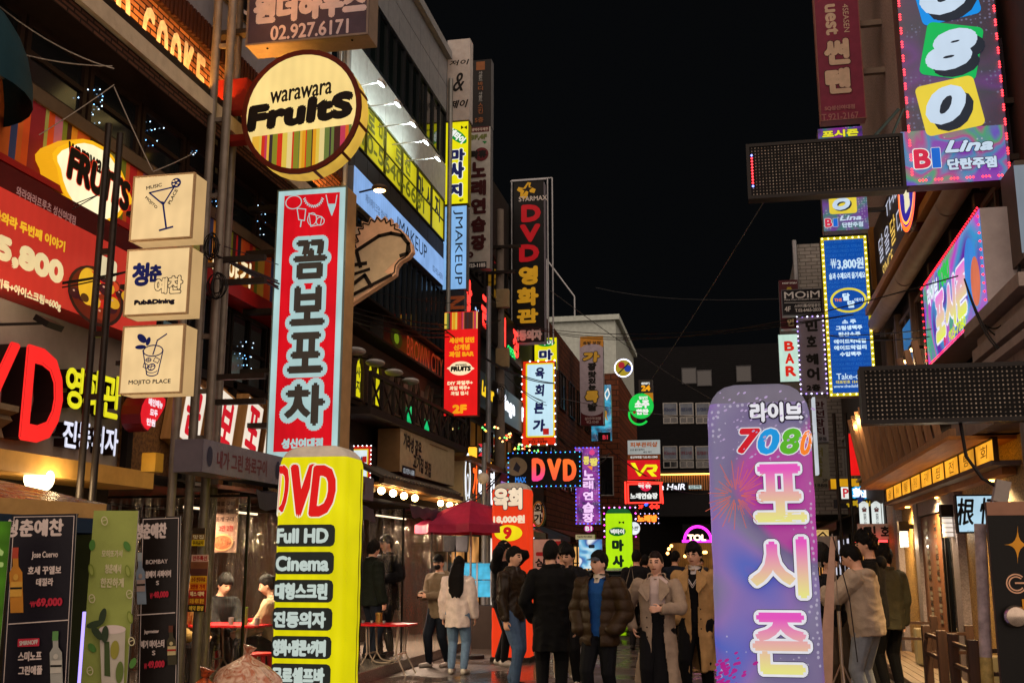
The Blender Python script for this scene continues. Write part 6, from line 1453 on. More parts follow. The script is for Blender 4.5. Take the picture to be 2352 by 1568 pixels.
s = AirCol('yellow inflatable film room column with dark label boxes in front of the red sign', 10.0, (630, 1019, 792), YBODY, cap=WCAP)
s.z0 = .008
RR = lit('#e01818', .8, sample=False, var=.04)
for c_, b_ in (('D', (634, 1068, 664, 1184)), ('V', (663, 1066, 724, 1186)), ('D', (716, 1068, 773, 1186))): s.T(c_, b_, RR, b=.09, ol=(lit('#f4eed0', .8, sample=False), .05), shear=.08)
s.crop = (1, 3)
for tx, b_, t_ in (('Full HD', (178, 112, 733, 314), (195, 145, 675, 285)), ('Cinema', (170, 362, 724, 567), (185, 398, 680, 540)), ('대형스크린', (163, 617, 718, 824), (178, 645, 668, 800)), ('진동의자', (156, 872, 712, 1080), (170, 905, 655, 1058)), ('영화+팝콘+커피', (149, 1132, 704, 1338), (163, 1162, 655, 1318)), ('무료셀프바', (143, 1384, 698, 1590), (155, 1415, 645, 1570))):
    s.R(b_, GBL, r=.22); s.T(tx, t_, PLT, b=.06)
s.done()
s = AirCol('tall violet party print inflatable column with pink and yellow Korean letters', 8.2, (1634, 871, 1880), partylit(['#c01868', '#3c5cc8', '#8a68b8', '#78709a', '#6a5c90', '#b828a0'], .75, .62, seed=1.3), dep=.7, cap=lit('#a49cb4', .3, sample=False), shoulder=.3)
s.z0 = .006; s.step = .002
OW = lit('#e8e8f0', .8, sample=False); OD = lit('#2a2238', .5, sample=False)
s.T('라이브', (1722, 923, 1844, 969), OW, b=.05, ol=(OD, .07))
for c_, b_, col in (('7', (1694, 984, 1742, 1042), '#d01828'), ('0', (1740, 984, 1790, 1044), '#1898e0'), ('8', (1793, 984, 1838, 1044), '#58b028'), ('0', (1838, 988, 1866, 1046), '#f08028')):
    q = [x + d for x, d in zip(b_, (4, 4, 4, 4))]; s.T(c_, q, OD, b=.1, shear=.25); s.T(c_, b_, lit(col, .85, sample=False), b=.08, ol=(OW, .05), shear=.25)
for c_, b_ in (('포', (1732, 1066, 1850, 1199)), ('시', (1722, 1232, 1855, 1372)), ('즌', (1728, 1405, 1860, 1546))):
    a = s.bx(b_); s.T(c_, b_, gradlit('#e4e080', '#e040b8', a[1] + .02, a[3] - .04, .85), b=.045, ol=(OW, .045), ol2=(OD, .012), n=18)
rg = random.Random(8); DT = lit('#c8b0e0', .6, sample=False); D2 = lit('#c02898', .6, sample=False)
for i in range(130):
    if i < 70: u, v, r, m_ = rg.uniform(1640, 1872), rg.uniform(905, 1060), rg.uniform(1.2, 3.2), DT
    else: u, v, r, m_ = 1645 + abs(rg.gauss(0, 28)), 1545 + rg.gauss(0, 22), rg.uniform(2.5, 5), D2
    if v < 1566: s.E((u - r * 1.5, v - r * .8, u + r * 1.5, v + r * .8), m_, rot=30, n=8)
for k in range(46):                                                   # firework burst
    a = k * 2.39996; r0, r1 = 12 + 6 * (k % 3), 34 + 14 * (k % 4); cu, cv = 1690, 1142
    s.L([(cu + r0 * math.cos(a), cv + r0 * math.sin(a)), (cu + r1 * math.cos(a), cv + r1 * math.sin(a))], .004, lit('#e06a50', .7, sample=False))
s.done()
s = AirCol('orange red inflatable column of the beef restaurant', 18.0, (1128, 1106, 1215), lit('#f03c18', .8, var=.08), cap=WCAP, dep=.5)
CRW = lit('#f8e0c0', .85, sample=False)
s.T('육회', (1133, 1119, 1200, 1170), CRW, b=.06, ol=(OD, .03)); s.T('18,000원', (1133, 1182, 1206, 1202), CRW, b=.07); s.E((1136, 1205, 1200, 1242), lit('#f0d818', .9, sample=False)); s.T('9', (1156, 1209, 1176, 1238), lit('#d01818', .8, sample=False), b=.1); s.done()
s = AirCol('lime bottle shaped inflatable massage column behind the car', 29.0, (1391, 1166, 1450), lit('#b8f010', .85, var=.06), cap=lit('#127030', .5), neck=.35, dep=.5, shoulder=.25)
s.crop = (2, 3); s.E((890, 135, 1045, 218), lit('#0c6828', .7, sample=False)); s.T('넥타이', (905, 152, 1030, 200), WHL, b=.06); GK = lit('#0c2818', .6, sample=False); s.G([(980, 80), (1005, 92), (980, 106)], BLK); s.G([(1030, 80), (1005, 92), (1030, 106)], BLK)
for c_, b_ in (('마', (918, 248, 1028, 358)), ('사', (922, 390, 1030, 505)), ('지', (930, 535, 1030, 650))): s.T(c_, b_, GK, b=.08)
s.done()
# ---------------------------------------------------------------- standing banners at the lower left
def fig_bottle(s, x, y0, y1, w, body, neck, label, lab2=None):
    h = y1 - y0
    s.G([(x - w * .22, y0), (x + w * .22, y0), (x + w * .22, y0 + h * .28), (x + w * .5, y0 + h * .38), (x + w * .5, y1), (x - w * .5, y1), (x - w * .5, y0 + h * .38), (x - w * .22, y0 + h * .28)], body)
    s.R((x - w * .24, y0 - 4, x + w * .24, y0 + h * .16), neck); s.R((x - w * .46, y0 + h * .52, x + w * .46, y0 + h * .75), label)
    s.L([(x - w * .4, y0 + h * .62), (x + w * .4, y0 + h * .62)], .012, lab2 or BLK); s.E((x - w * .2, y0 + h * .4, x + w * .2, y0 + h * .5), label)
def banner(label, quad, Y, ang, face, crop, lean=0, name='standing_banner'):
    c = onY((quad[0] + quad[2]) / 2, (quad[1] + quad[3]) / 2, Y)
    s = Sign(label, (ang,), c, quad=quad, face=face, side=paint('#c8c4bc', .5), th=.012, name=name, cat='banner', frame=None); s.crop = crop
    mb = MB(); w, h = s.w / 2, s.h / 2
    for a_, c_ in (((-w, h, -.02), (w, -h, -.02)), ((w, h, -.02), (-w, -h, -.02)), ((0, -.1, -.02), (0, -h - .02, -.35))): mb.tube([a_, c_], .008, DSTEEL, 5)
    mb.build('stand', s.root)
    if lean: s.root.matrix_world = s.root.matrix_world @ Matrix.Rotation(math.radians(lean), 4, 'Z')
    return s
VB = paint('#110d17', .35, bump=.05, scale=3); PW = paint('#c8b8b0', .5); PR = paint('#b8283c', .5)
s = banner('dark standing drinks banner with a golden bottle and price sixty nine thousand', (14, 1180, 165, 1612), 6.0, 22, VB, (0, 3), lean=1.5)
s.ring([s.rec[0] + .012, s.rec[1], s.rec[2] - .012, s.rec[3] - .012], PW, .004)
s.T('청춘예찬', (62, 58, 606, 222), PW, b=.045)
fig_bottle(s, 158, 320, 915, 118, paint('#b87a28', .4), paint('#a8402c', .5), paint('#c8963c', .5))
s.T('Jose Cuervo', (310, 358, 550, 432), PW, b=.02); s.T('호세 꾸엘보', (270, 492, 578, 570), PW, b=.035); s.T('데낄라', (345, 602, 502, 675), PW, b=.035)
s.T('69,000', (340, 785, 580, 872), PR, b=.06); s.T('W', (288, 812, 335, 870), PR, b=.04); s.L([(286, 832), (338, 830)], .006, PR); s.L([(88, 1016), (630, 992)], .006, PW)
s.R((165, 1152, 362, 1225), PR, r=.1); s.T('SMIRNOFF', (180, 1168, 350, 1210), PW, b=.05, rot=3); s.T('스미노프', (165, 1268, 382, 1360), PW, b=.035); s.T('그린애플', (165, 1400, 385, 1485), PW, b=.035); fig_bottle(s, 512, 1095, 1600, 112, paint('#9a9a92', .4), paint('#5a8a4c', .5), paint('#b8b4a8', .5)); s.done()
GNB = paint('#8f9a4c', .45, bump=.05, scale=3)
s = banner('green standing banner with a tall mint cocktail', (199, 1172, 303, 1612), 6.35, 18, GNB, (0, 3))
LG = paint('#c0b890', .5); LF = paint('#4a7a34', .5)
for tx, b_ in (('모히또가서', (935, 345, 1125, 412)), ('청춘에서', (965, 475, 1115, 560)), ('한잔하게', (925, 600, 1140, 690))): s.T(tx, b_, LG, b=.03, shear=-.02)
for x, y, r in ((850, 300, 0), (1170, 310, 30), (850, 1240, 40), (1225, 1380, -20)): s.E((x - 28, y - 50, x + 28, y + 50), LF, rot=r)
for x, y in ((850, 790), (1195, 750), (835, 1450), (1215, 1180), (970, 80)): s.E((x - 30, y - 42, x + 30, y + 42), LG, t=.006, rot=15); s.L([(x - 15, y), (x + 15, y - 10)], .005, LG)
for x, y in ((850, 530), (1185, 540), (1205, 960)): s.E((x - 26, y - 60, x + 26, y + 60), paint('#6c7a2c', .5), rot=15); s.E((x - 16, y - 44, x + 16, y + 44), paint('#8a9448', .5), rot=15)
GLS_ = paint('#b0a898', .3); s.G([(930, 1085), (1165, 1075), (1150, 1600), (950, 1600)], GLS_); s.E((925, 1030, 1170, 1110), paint('#c8b8b0', .4)); s.G([(975, 1180), (1020, 1180), (1030, 1500), (975, 1490)], paint('#3a4a24', .5)); s.E((1030, 1170, 1110, 1340), paint('#8a8434', .5)); s.E((1080, 1360, 1150, 1560), paint('#5a6a30', .5))
DKL = paint('#2c3a24', .5)
for x, y, r in ((960, 960, 10), (890, 1030, 75), (910, 1110, -40), (985, 1120, 0)): s.E((x - 32, y - 85, x + 32, y + 70), DKL, rot=-r)
s.done()
DB_ = paint('#1a1411', .3, bump=.05, scale=3)
s = banner('dark glossy standing drinks banner with a pale blue bottle', (320, 1186, 411, 1612), 6.75, 14, DB_, (0, 3), lean=2.5)
s.ring([s.rec[0] + .01, s.rec[1], s.rec[2] - .01, s.rec[3] - .01], PW, .004)
s.T('청춘예찬', (1272, 92, 1565, 240), PW, b=.045); fig_bottle(s, 1308, 365, 835, 84, paint('#7c8a98', .35), paint('#98a0a0', .4), paint('#a08a80', .5)); s.T('BOMBAY', (1365, 430, 1565, 470), PW, b=.02); s.T('봄베이 사파이어', (1355, 530, 1590, 598), PW, b=.035); s.T('S', (1450, 625, 1478, 665), PW, b=.05)
s.T('48,000', (1420, 722, 1560, 790), PR, b=.05); s.T('W', (1390, 735, 1416, 790), PR, b=.04); s.L([(1272, 932), (1612, 925)], .006, PW); s.T('Jagermeister', (1325, 1070, 1460, 1112), PW, b=.03); s.T('예거 마이스터', (1290, 1165, 1505, 1240), PW, b=.035); s.T('S', (1390, 1262, 1420, 1305), PW, b=.05); s.T('49,000', (1345, 1355, 1500, 1430), PR, b=.05); s.T('W', (1312, 1375, 1340, 1430), PR, b=.04)
fig_bottle(s, 1572, 1045, 1400, 82, paint('#3a3420', .3), paint('#5a3020', .5), paint('#b8a878', .5), paint('#a02820', .5)); s.done()
s = banner('slim green glowing board cut off by the left picture edge', (-95, 1196, 6, 1640), 5.4, 30, lit('#5a9a18', .22, var=.6, scale=6), None, name='glowing_board')
for k in range(4): s.T('소주'[k % 2], [s.rec[2] - .12, s.rec[3] - .25 - k * .3, s.rec[2] - .02, s.rec[3] - .08 - k * .3], lit('#c8e080', .35, sample=False), b=.06)
s.done()
mb = MB(); mb.tube([onY(194, 1404, 6.9), onY(181, 1580, 6.9)], .012, lit('#9a88f0', 1.6, var=0), 8); tag(mb.build('violet_tube_lamp'), 'violet tube lamp leaning between the dark and green banners', 'lamp')
# stall roof over the banners
A_ = onY(250, 1158, 6.9); B_ = onY(-120, 1133, 5.7)
t = thing('stall', 'market stall with a grey and dull red plastic roof above the standing banners', 'stall', (A_.x - 1.0, 6.5, 0))
def tk(mb, nm, par=None, **kw): return bkid(mb, nm, par or t, **kw)
C_ = A_ + Vector((-1.6, 1.1, 0)); D_ = B_ + Vector((-1.6, 1.2, 0)); C_.z = A_.z; D_.z = B_.z; ap = (A_ + B_ + C_ + D_) / 4 + Vector((0, 0, .2))
m, nt, b = newmat('wet_plastic_roof'); tc = node(nt, 'ShaderNodeTexCoord'); nz = node(nt, 'ShaderNodeTexNoise', Scale=5.0, Detail=4.0, Distortion=1.5); nt.links.new(tc.outputs['Object'], nz.inputs['Vector']); cr = node(nt, 'ShaderNodeValToRGB'); el = cr.color_ramp.elements; el[0].position = .35; el[0].color = lin('#7a2c20'); el[1].position = .62; el[1].color = lin('#9a8a78'); e = el.new(.5); e.color = lin('#6a5a50'); nt.links.new(nz.outputs[0], cr.inputs[0]); nt.links.new(cr.outputs[0], b.inputs['Base Color']); b.inputs['Roughness'].default_value = .15
bp = node(nt, 'ShaderNodeBump', Strength=.8, Distance=.05); nt.links.new(nz.outputs[0], bp.inputs['Height']); nt.links.new(bp.outputs[0], b.inputs['Normal'])
mb = MB(); mb.add([A_, C_, D_, B_, ap], [(0, 1, 4), (1, 2, 4), (2, 3, 4), (3, 0, 4)], m); tk(mb, 'roof')
mb = MB()
for p, q in ((A_, B_), (A_, C_)): mb.add([p, q, q - Vector((0, 0, .1)), p - Vector((0, 0, .1))], [(0, 1, 2, 3)], paint('#a8834c', .5, bump=.2)); mb.add([p - Vector((0, 0, .1)), q - Vector((0, 0, .1)), q - Vector((0, 0, .2)), p - Vector((0, 0, .2))], [(0, 1, 2, 3)], paint('#1c2c3c', .5))
tk(mb, 'valance')
for p in (A_, B_, C_, D_):
    mb = MB(); mb.tube([(p.x, p.y, 0), (p.x, p.y, p.z)], .02, DSTEEL, 8); tk(mb, 'pole')
mb = MB(); mb.bb(B_.x - .6, A_.x - .25, 7.4, 7.45, 0, 1.9, paint('#2a3016', .6)); tk(mb, 'back_sheet')
# flyers on the grey posts
def flyer(label, quad, Y, c0, lines):
    s = Sign(label, 'y', Y, quad=quad, face=c0, side=PW, th=.004, name='flyer', cat='poster'); n = len(lines); h = s.h / n
    for i, (tx, bg_, fg) in enumerate(lines):
        y1 = s.rec[3] - i * h
        if bg_: s.R([s.rec[0], y1 - h, s.rec[2], y1], paint(bg_, .5))
        if tx: s.T(tx, [s.rec[0] + s.w * .08, y1 - h * .85, s.rec[2] - s.w * .08, y1 - h * .15], paint(fg, .5), b=.04)
    s.done()
flyer('red and yellow food flyer taped to the grey posts', (437, 1273, 476, 1404), 10.5, paint('#a8241c', .5), [('안주특선', '#c8a090', '#a01818'), ('', '#7a4a30', ''), ('', '#54302a', ''), ('소주 안주무료', '#d8a020', '#801818'), ('2만원 가격', '#d88018', '#a01010'), ('매스 대박', '#a01c1c', '#f0d8a0'), ('모듬 세트 할인', '#8a3a18', '#e8b030'), ('예약 환영', '#181414', '#e8c040')])
flyer('small yellow notice with a dark picture on the grey posts', (442, 1212, 471, 1253), 10.5, paint('#c8a818', .5), [('', '#3a2c20', ''), ('맛집', '#7a5a30', '#e8d8b0'), ('주차금지', '#d8b818', '#403010')])
mb = MB(); mb.tube([(-4.0, 10.4, .6), (-3.75, 10.2, .1)], .004, PW, 4)
# ---------------------------------------------------------------- clear plastic dining tents
FILM = clearfilm('#f0e0d0', .09)
def tent(label, x0, x1, y0, y1, z, lamp=28, col=(1, .78, .5), roofc='#38343c'):
    t = thing('plastic_tent', label, 'tent', ((x0 + x1) / 2, (y0 + y1) / 2, 0))
    for x in (x0, x1):
        for y in np.linspace(y0, y1, 3):
            mb = MB(); mb.tube([(x, y, .02), (x, y, z)], .018, paint('#1c1917', .4, .4), 6); bkid(mb, 'pole', t)
    mb = MB()
    for y in np.linspace(y0, y1, 3): mb.tube([(x0, y, z), (x1, y, z)], .015, paint('#1c1917', .4), 6)
    for x in (x0, x1): mb.tube([(x, y0, z), (x, y1, z)], .015, paint('#1c1917', .4), 6); 
    bkid(mb, 'frame', t)
    def sheet(p, q, nm):
        mb = MB(); n = 40; mm = 14; vs = []; rg = random.Random(int(p[0] * 10 + q[1] * 7)); d = Vector((q[1] - p[1], -(q[0] - p[0]), 0)).normalized()
        for i in range(n + 1):
            for j in range(mm + 1):
                f = i / n; g = j / mm; w = .03 * math.sin(f * 40 + 3 * g) * (1 - g * .6) + .025 * noise.noise(Vector((f * 9, g * 4, p[0])))
                vs.append(Vector((p[0] + (q[0] - p[0]) * f, p[1] + (q[1] - p[1]) * f, .05 + (z - .06) * g)) + d * w)
        mb.add(vs, [(i * (mm + 1) + j, (i + 1) * (mm + 1) + j, (i + 1) * (mm + 1) + j + 1, i * (mm + 1) + j + 1) for i in range(n) for j in range(mm)], FILM); bkid(mb, nm, t, smooth=True)
    sheet((x1, y0), (x1, y1), 'clear_sheet'); sheet((x0, y0), (x1, y0), 'clear_sheet'); sheet((x0, y1), (x1, y1), 'clear_sheet')
    mb = MB(); n = 24; vs = []
    for i in range(n + 1):
        y = y0 - .1 + (y1 - y0 + .2) * i / n
        for k, (x, zz) in enumerate(((x0 - .1, z + .28), ((x0 + x1) / 2, z + .2), (x1 + .12, z + .05), (x1 + .17, z - .14))): vs.append((x, y, zz + .02 * math.sin(i * 1.7 + k)))
    mb.add(vs, [(i * 4 + k, (i + 1) * 4 + k, (i + 1) * 4 + k + 1, i * 4 + k + 1) for i in range(n) for k in range(3)], paint(roofc, .35, bump=.2)); bkid(mb, 'roof', t, smooth=True)
    xm = (x0 + x1) / 2
    mb = MB(); mb.bb(xm - .012, xm + .012, y0 + .8, y1 - .9, z - .08, z - .055, lit('#ffe2b8', 1.5, var=0)); bkid(mb, 'tube_lamp', t)
    ld = bpy.data.lights.new('tent_light', 'AREA'); ld.shape = 'RECTANGLE'; ld.size = .1; ld.size_y = y1 - y0 - 1; ld.energy = lamp; ld.color = col; lo = bpy.data.objects.new('tent_light', ld); COL.objects.link(lo); lo.location = (xm, (y0 + y1) / 2, z - .12); kid(lo, t)
    return t
tent('clear plastic dining tent with seated diners behind the grey posts', -7.4, -5.05, 10.9, 14.6, 2.3, lamp=210)
tent('clear plastic dining tent right of the yellow column', -6.6, -5.15, 16.9, 20.3, 2.45, lamp=260, col=(1, .72, .52), roofc='#30323c')
s = Sign('greyish violet awning strip with faded red Korean letters', 'L', -5.0, rect=(9.7, 14.9, 2.46, 2.78), face=paint('#6a6472', .5, bump=.2), side=paint('#57525e', .5), th=.3, name='awning_strip', cat='awning')
for i in range(3): s.T('내가 그린 화로구이', [-2.3 + i * 1.65, -.1, -1.1 + i * 1.65, .08], paint('#5a2a34', .5), b=.03); s.E([-2.52 + i * 1.65, -.1, -2.4 + i * 1.65, .1], paint('#2a2a40', .5))
s.done()
mb = MB(); q = onX(362, 1062, -4.95); mb.box((-5.0, q.y, q.z), (.14, .14, .17), paint('#b88a28', .5)); tag(mb.build('yellow_box', bevel=.01), 'plain mustard box at the end of the violet awning strip', 'box')
s = Sign('faded pizza menu poster hung inside the dining tent', 'y', 12.0, quad=(481, 1132, 546, 1268), face=paint('#a88070', .5), side=PW, th=.01, name='menu_poster', cat='poster')
for i, tx in enumerate(('내가그린', '화로 구이', '모듬 세트', '조개 구이')): s.T(tx, [-.1, .28 - i * .09, .13, .34 - i * .09], paint('#4a2c28', .5), b=.03)
s.T('2만 2천', [-.05, -.1, .13, -.03], paint('#a02020', .5), b=.04); s.E([-.14, -.33, .14, -.13], paint('#c89868', .5)); s.E([-.12, -.31, .12, -.15], paint('#a85a38', .5, var=.6, scale=30)); s.done()
# tables, stools, cans
def table(label, x, y, z0, rx, ry, leg='#b0a090', h=.72, group='red folding tables'):
    t = thing('folding_table', label, 'table', (x, y, z0), group=group)
    mb = MB(); p = rrect(-rx, -ry, rx, ry, .06); n = len(p); mb.rings([[(a, c, h - .025) for a, c in p], [(a, c, h) for a, c in p]], paint('#b01820', .35)); mb.build('table_top', t)
    LGm = paint(leg, .35, .5)
    for sx in (-1, 1):
        for sy in (-1, 1):
            mb = MB(); mb.tube([(sx * rx * .82 * .75, sy * ry * .7, h - .03), (sx * rx * .55, sy * ry * .75, .3), (sx * rx * .95, sy * ry * .85, 0)], .012, LGm, 6); mb.build('leg', t)
        mb = MB(); mb.tube([(sx * rx * .6, -ry * .75, .3), (sx * rx * .6, ry * .75, .3)], .01, LGm, 6); mb.build('stretcher', t)
    for sy in (-1, 1):
        mb = MB(); pts = [(-rx * .55, sy * ry * .6, h - .04)] + [(-rx * .5 + rx * 1.0 * k / 8, sy * ry * .6, .18 + .12 * (2 * k / 8 - 1) ** 4) for k in range(9)] + [(rx * .55, sy * ry * .6, h - .04)]; mb.tube(pts, .011, LGm, 6); mb.build('hoop', t, smooth=True)
    return t
def can(label, x, y, z, r, h, m, name='can', lidm=None):
    t = thing(name, label, name, (x, y, z)); mb = MB(); rr = []
    for k in range(19): zz = h * k / 18; q = r * (1 + (.02 if k % 2 else -.015)); rr.append([(q * math.cos(a * .349), q * math.sin(a * .349), zz) for a in range(18)])
    mb.rings(rr, m); mb.build('body', t, smooth=True); mb = MB(); mb.tube([(0, 0, h), (0, 0, h + .006)], r * 1.03, lidm or m, 18); mb.build('rim', t)
p = onZ(886, 1432, .72); table('red topped folding table on pale tube legs beside the yellow column', p.x - .02, p.y + .12, 0, .40, .30)
q = onZ(868, 1430, .72); can('ribbed golden tin standing on the red folding table', q.x, q.y + .05, .72, .052, .145, paint('#b08a4a', .25, .8))
for i, (dx, dy) in enumerate(((-.1, .02), (.09, .02), (-.22, -.03))): can(('small steel cup left of the tin on the red table', 'small steel cup right of the tin on the red table', 'tiny steel cup at the left end of the red table')[i], q.x + dx, q.y + dy, .72, .022, .03, ALU, name='cup')
table('red table inside the dining tent in front of the pizza poster', -5.95, 12.6, .15, .45, .35)
table('red table deeper inside the dining tent behind the yellow column', -5.9, 14.0, .15, .45, .35)
can('clear bottle with a green top on the tent table', -5.75, 12.45, .87, .035, .2, paint('#8aa050', .3), name='bottle', lidm=paint('#6ab020', .4))
for i, dx in enumerate((-.15, .18)): can('steel cup %s the green topped bottle on the tent table' % ('left of', 'right of')[i], -5.75 + dx, 12.4, .87, .03, .08, ALU, name='cup')
def stool(label, x, y, z0):
    t = thing('plastic_stool', label, 'stool', (x, y, z0), group='red plastic stools'); m = paint('#b01418', .35)
    mb = MB(); mb.rings([[(r * math.cos(a * .3927), r * math.sin(a * .3927), z) for a in range(16)] for r, z in ((.155, .42), (.16, .44), (.15, .45), (.02, .45))], m); mb.build('seat', t, smooth=True)
    for k in range(4):
        a = math.pi / 4 + k * math.pi / 2; mb = MB(); mb.tube([(.12 * math.cos(a), .12 * math.sin(a), .43), (.17 * math.cos(a), .17 * math.sin(a), 0)], [.028, .022], m, 6); mb.build('leg', t)
stool('red plastic stool under the seated man nearest the yellow column', -5.45, 13.35, .15); stool('red plastic stool at the left end of the tent table', -6.6, 12.3, .15); stool('empty red plastic stool behind the grey posts', -5.3, 11.9, .15); stool('red plastic stool at the back of the dining tent', -6.5, 13.2, .15)
# rubbish bags
def bag(label, u, v, Y, r, h, c1, c2, seed):
    p = onY(u, v, Y); t = thing('rubbish_bag', label, 'rubbish bag', (p.x, Y, 0), group='rubbish bags by the posts'); mb = MB(); n = 40; rr = []
    for k in range(22):
        f = k / 21; z = h * f; pr = r * (math.sin(math.pi * min(f * .9 + .12, 1)) ** .6) * (1 if f < .8 else 1 - .6 * (f - .8) / .2)
        rr.append([((pr * (1 + .35 * noise.noise(Vector((math.cos(a * 6.283 / n) * 2.2, math.sin(a * 6.283 / n) * 2.2, f * 4 + seed))) + .08 * math.sin(a * 1.9 + f * 9))) * math.cos(a * 6.283 / n), pr * (1 + .3 * noise.noise(Vector((math.sin(a * 6.283 / n) * 2, f * 5, seed)))) * math.sin(a * 6.283 / n), z) for a in range(n)])
    mm, nt, b = newmat('thin_bag'); tc = node(nt, 'ShaderNodeTexCoord'); nz = node(nt, 'ShaderNodeTexNoise', Scale=9.0, Detail=5.0, Distortion=2.0); nt.links.new(tc.outputs['Object'], nz.inputs['Vector']); cr = node(nt, 'ShaderNodeValToRGB'); el = cr.color_ramp.elements; el[0].position = .38; el[0].color = lin(c2); el[1].position = .6; el[1].color = lin(c1); nt.links.new(nz.outputs[0], cr.inputs[0]); nt.links.new(cr.outputs[0], b.inputs['Base Color']); b.inputs['Roughness'].default_value = .2; bp = node(nt, 'ShaderNodeBump', Strength=1.0, Distance=.03); nt.links.new(nz.outputs[0], bp.inputs['Height']); nt.links.new(bp.outputs[0], b.inputs['Normal'])
    mb.rings(rr, mm); mb.build('sack', t, smooth=True); mb = MB(); mb.tube([(0, 0, h - .02), (.02, .01, h + .05)], [.03, .07], mm, 8); mb.build('tied_top', t)
bag('pale pink rubbish bag at the foot of the grey posts', 565, 1560, 9.6, .36, .80, '#d8b8a0', '#b06848', 1.0); bag('crumpled orange rubbish bag left of the pale one', 468, 1580, 9.3, .24, .62, '#c85a28', '#5a2412', 5.0)
# big parasol, fish tanks
p = onY(1082, 1170, 18.6)
t = thing('parasol', 'maroon street parasol beside the orange column', 'parasol', (p.x, 18.6, 0))
mb = MB(); MRN = paint('#a02848', .5, bump=.05); k8 = [(math.cos(a * math.pi / 4 + .2), math.sin(a * math.pi / 4 + .2)) for a in range(8)]; R_ = .98
prof = [(.02, 2.66), (.35, 2.56), (.7, 2.40), (1, 2.24), (1.0, 2.10)]
rr = []
for f, z in prof:
    ring = []
    for a in range(8):
        c, d = k8[a], k8[(a + 1) % 8]
        for e in range(3): g = e / 3; sc = 1 - .06 * math.sin(math.pi * g); ring.append(((c[0] + (d[0] - c[0]) * g) * R_ * f * sc, (c[1] + (d[1] - c[1]) * g) * R_ * f * sc, z - (.02 * math.sin(math.pi * g) if f > .5 else 0)))
    rr.append(ring)
mb.rings(rr, MRN, cap=False); mb.build('canopy', t); mb = MB(); mb.tube([(0, 0, .05), (0, 0, 2.7)], .018, ALU, 8); mb.build('pole', t)
for a in range(8):
    mb = MB(); mb.tube([(0, 0, 2.55), (k8[a][0] * R_ * .97, k8[a][1] * R_ * .97, 2.23)], .008, ALU, 4); mb.build('rib', t)
mb = MB(); mb.tube([(0, 0, 0), (0, 0, .06)], .25, paint('#2a2a2a', .6), 16); mb.build('foot', t)
for j, v in enumerate((1310, 1350)):
    a = onY(1064, v, 20.6); c = onY(1128, v, 20.6)
    t = thing('fish_tank', ('upper cyan lit fish tank under the parasol', 'lower cyan lit fish tank under the parasol')[j], 'fish tank', ((a.x + c.x) / 2, 20.6, a.z - .16)); w = (c.x - a.x) / 2
    mb = MB(); mb.bb(-w, w, 0, .4, 0, .3, lit('#48b8e0', .75, var=.3, scale=6)); mb.build('water_box', t); mb = MB()
    for x in (-w, 0, w): mb.bb(x - .015, x + .015, -.01, .41, -.01, .32, ALU)
    mb.build('frame', t)
t = thing('tank_stand', 'dark stand under the cyan fish tanks', 'stand', (onY(1096, 1380, 20.6).x, 20.8, 0)); mb = MB(); mb.bb(-.3, .3, -.2, .2, 0, onY(1064, 1365, 20.6).z - .2, paint('#2c2420', .6)); mb.build('cabinet', t)
for i, u in enumerate((1035, 1062)):
    p = onY(u, 1242, 20.0); t = thing('hanging_cover', ('black dust cover hanging under the parasol', 'grey dust cover hanging under the parasol')[i], 'cover', p); mb = MB(); mb.rings([[(x * .13, y * .06, .1) for x, y in ((-1, -1), (1, -1), (1, 1), (-1, 1))], [(x * .11, y * .05, -.2 ) for x, y in ((-1, -1), (1, -1), (1, 1), (-1, 1))]], paint(('#101014', '#46484e')[i], .4, bump=.2)); mb.build('bag_body', t, bevel=.02)
s = Sign('pink standing signboard with black Korean letters behind the men', 'y', 21, quad=(1224, 1238, 1288, 1345), face=paint('#c8a49c', .5), side=PW, th=.03, name='standing_board'); s.R((1231, 1267, 1252, 1276), paint('#a02028', .5), r=.3); s.T('심슬', (1229, 1281, 1280, 1301), INK, b=.05); s.R((1276, 1242, 1288, 1252), paint('#a02028', .5)); s.done()
s = Sign('blue and white lit advertising box behind the cap wearing man', 'y', 33, quad=(1330, 1238, 1383, 1305), face=partylit(['#c8e8f4', '#68b8e0', '#2858a8', '#e8f0f4'], 2.5, .8, dots=False, seed=3), side=ALU, th=.15, name='advert_box'); s.R((1352, 1250, 1366, 1258), lit('#202838', .5, sample=False), r=.3); s.done()
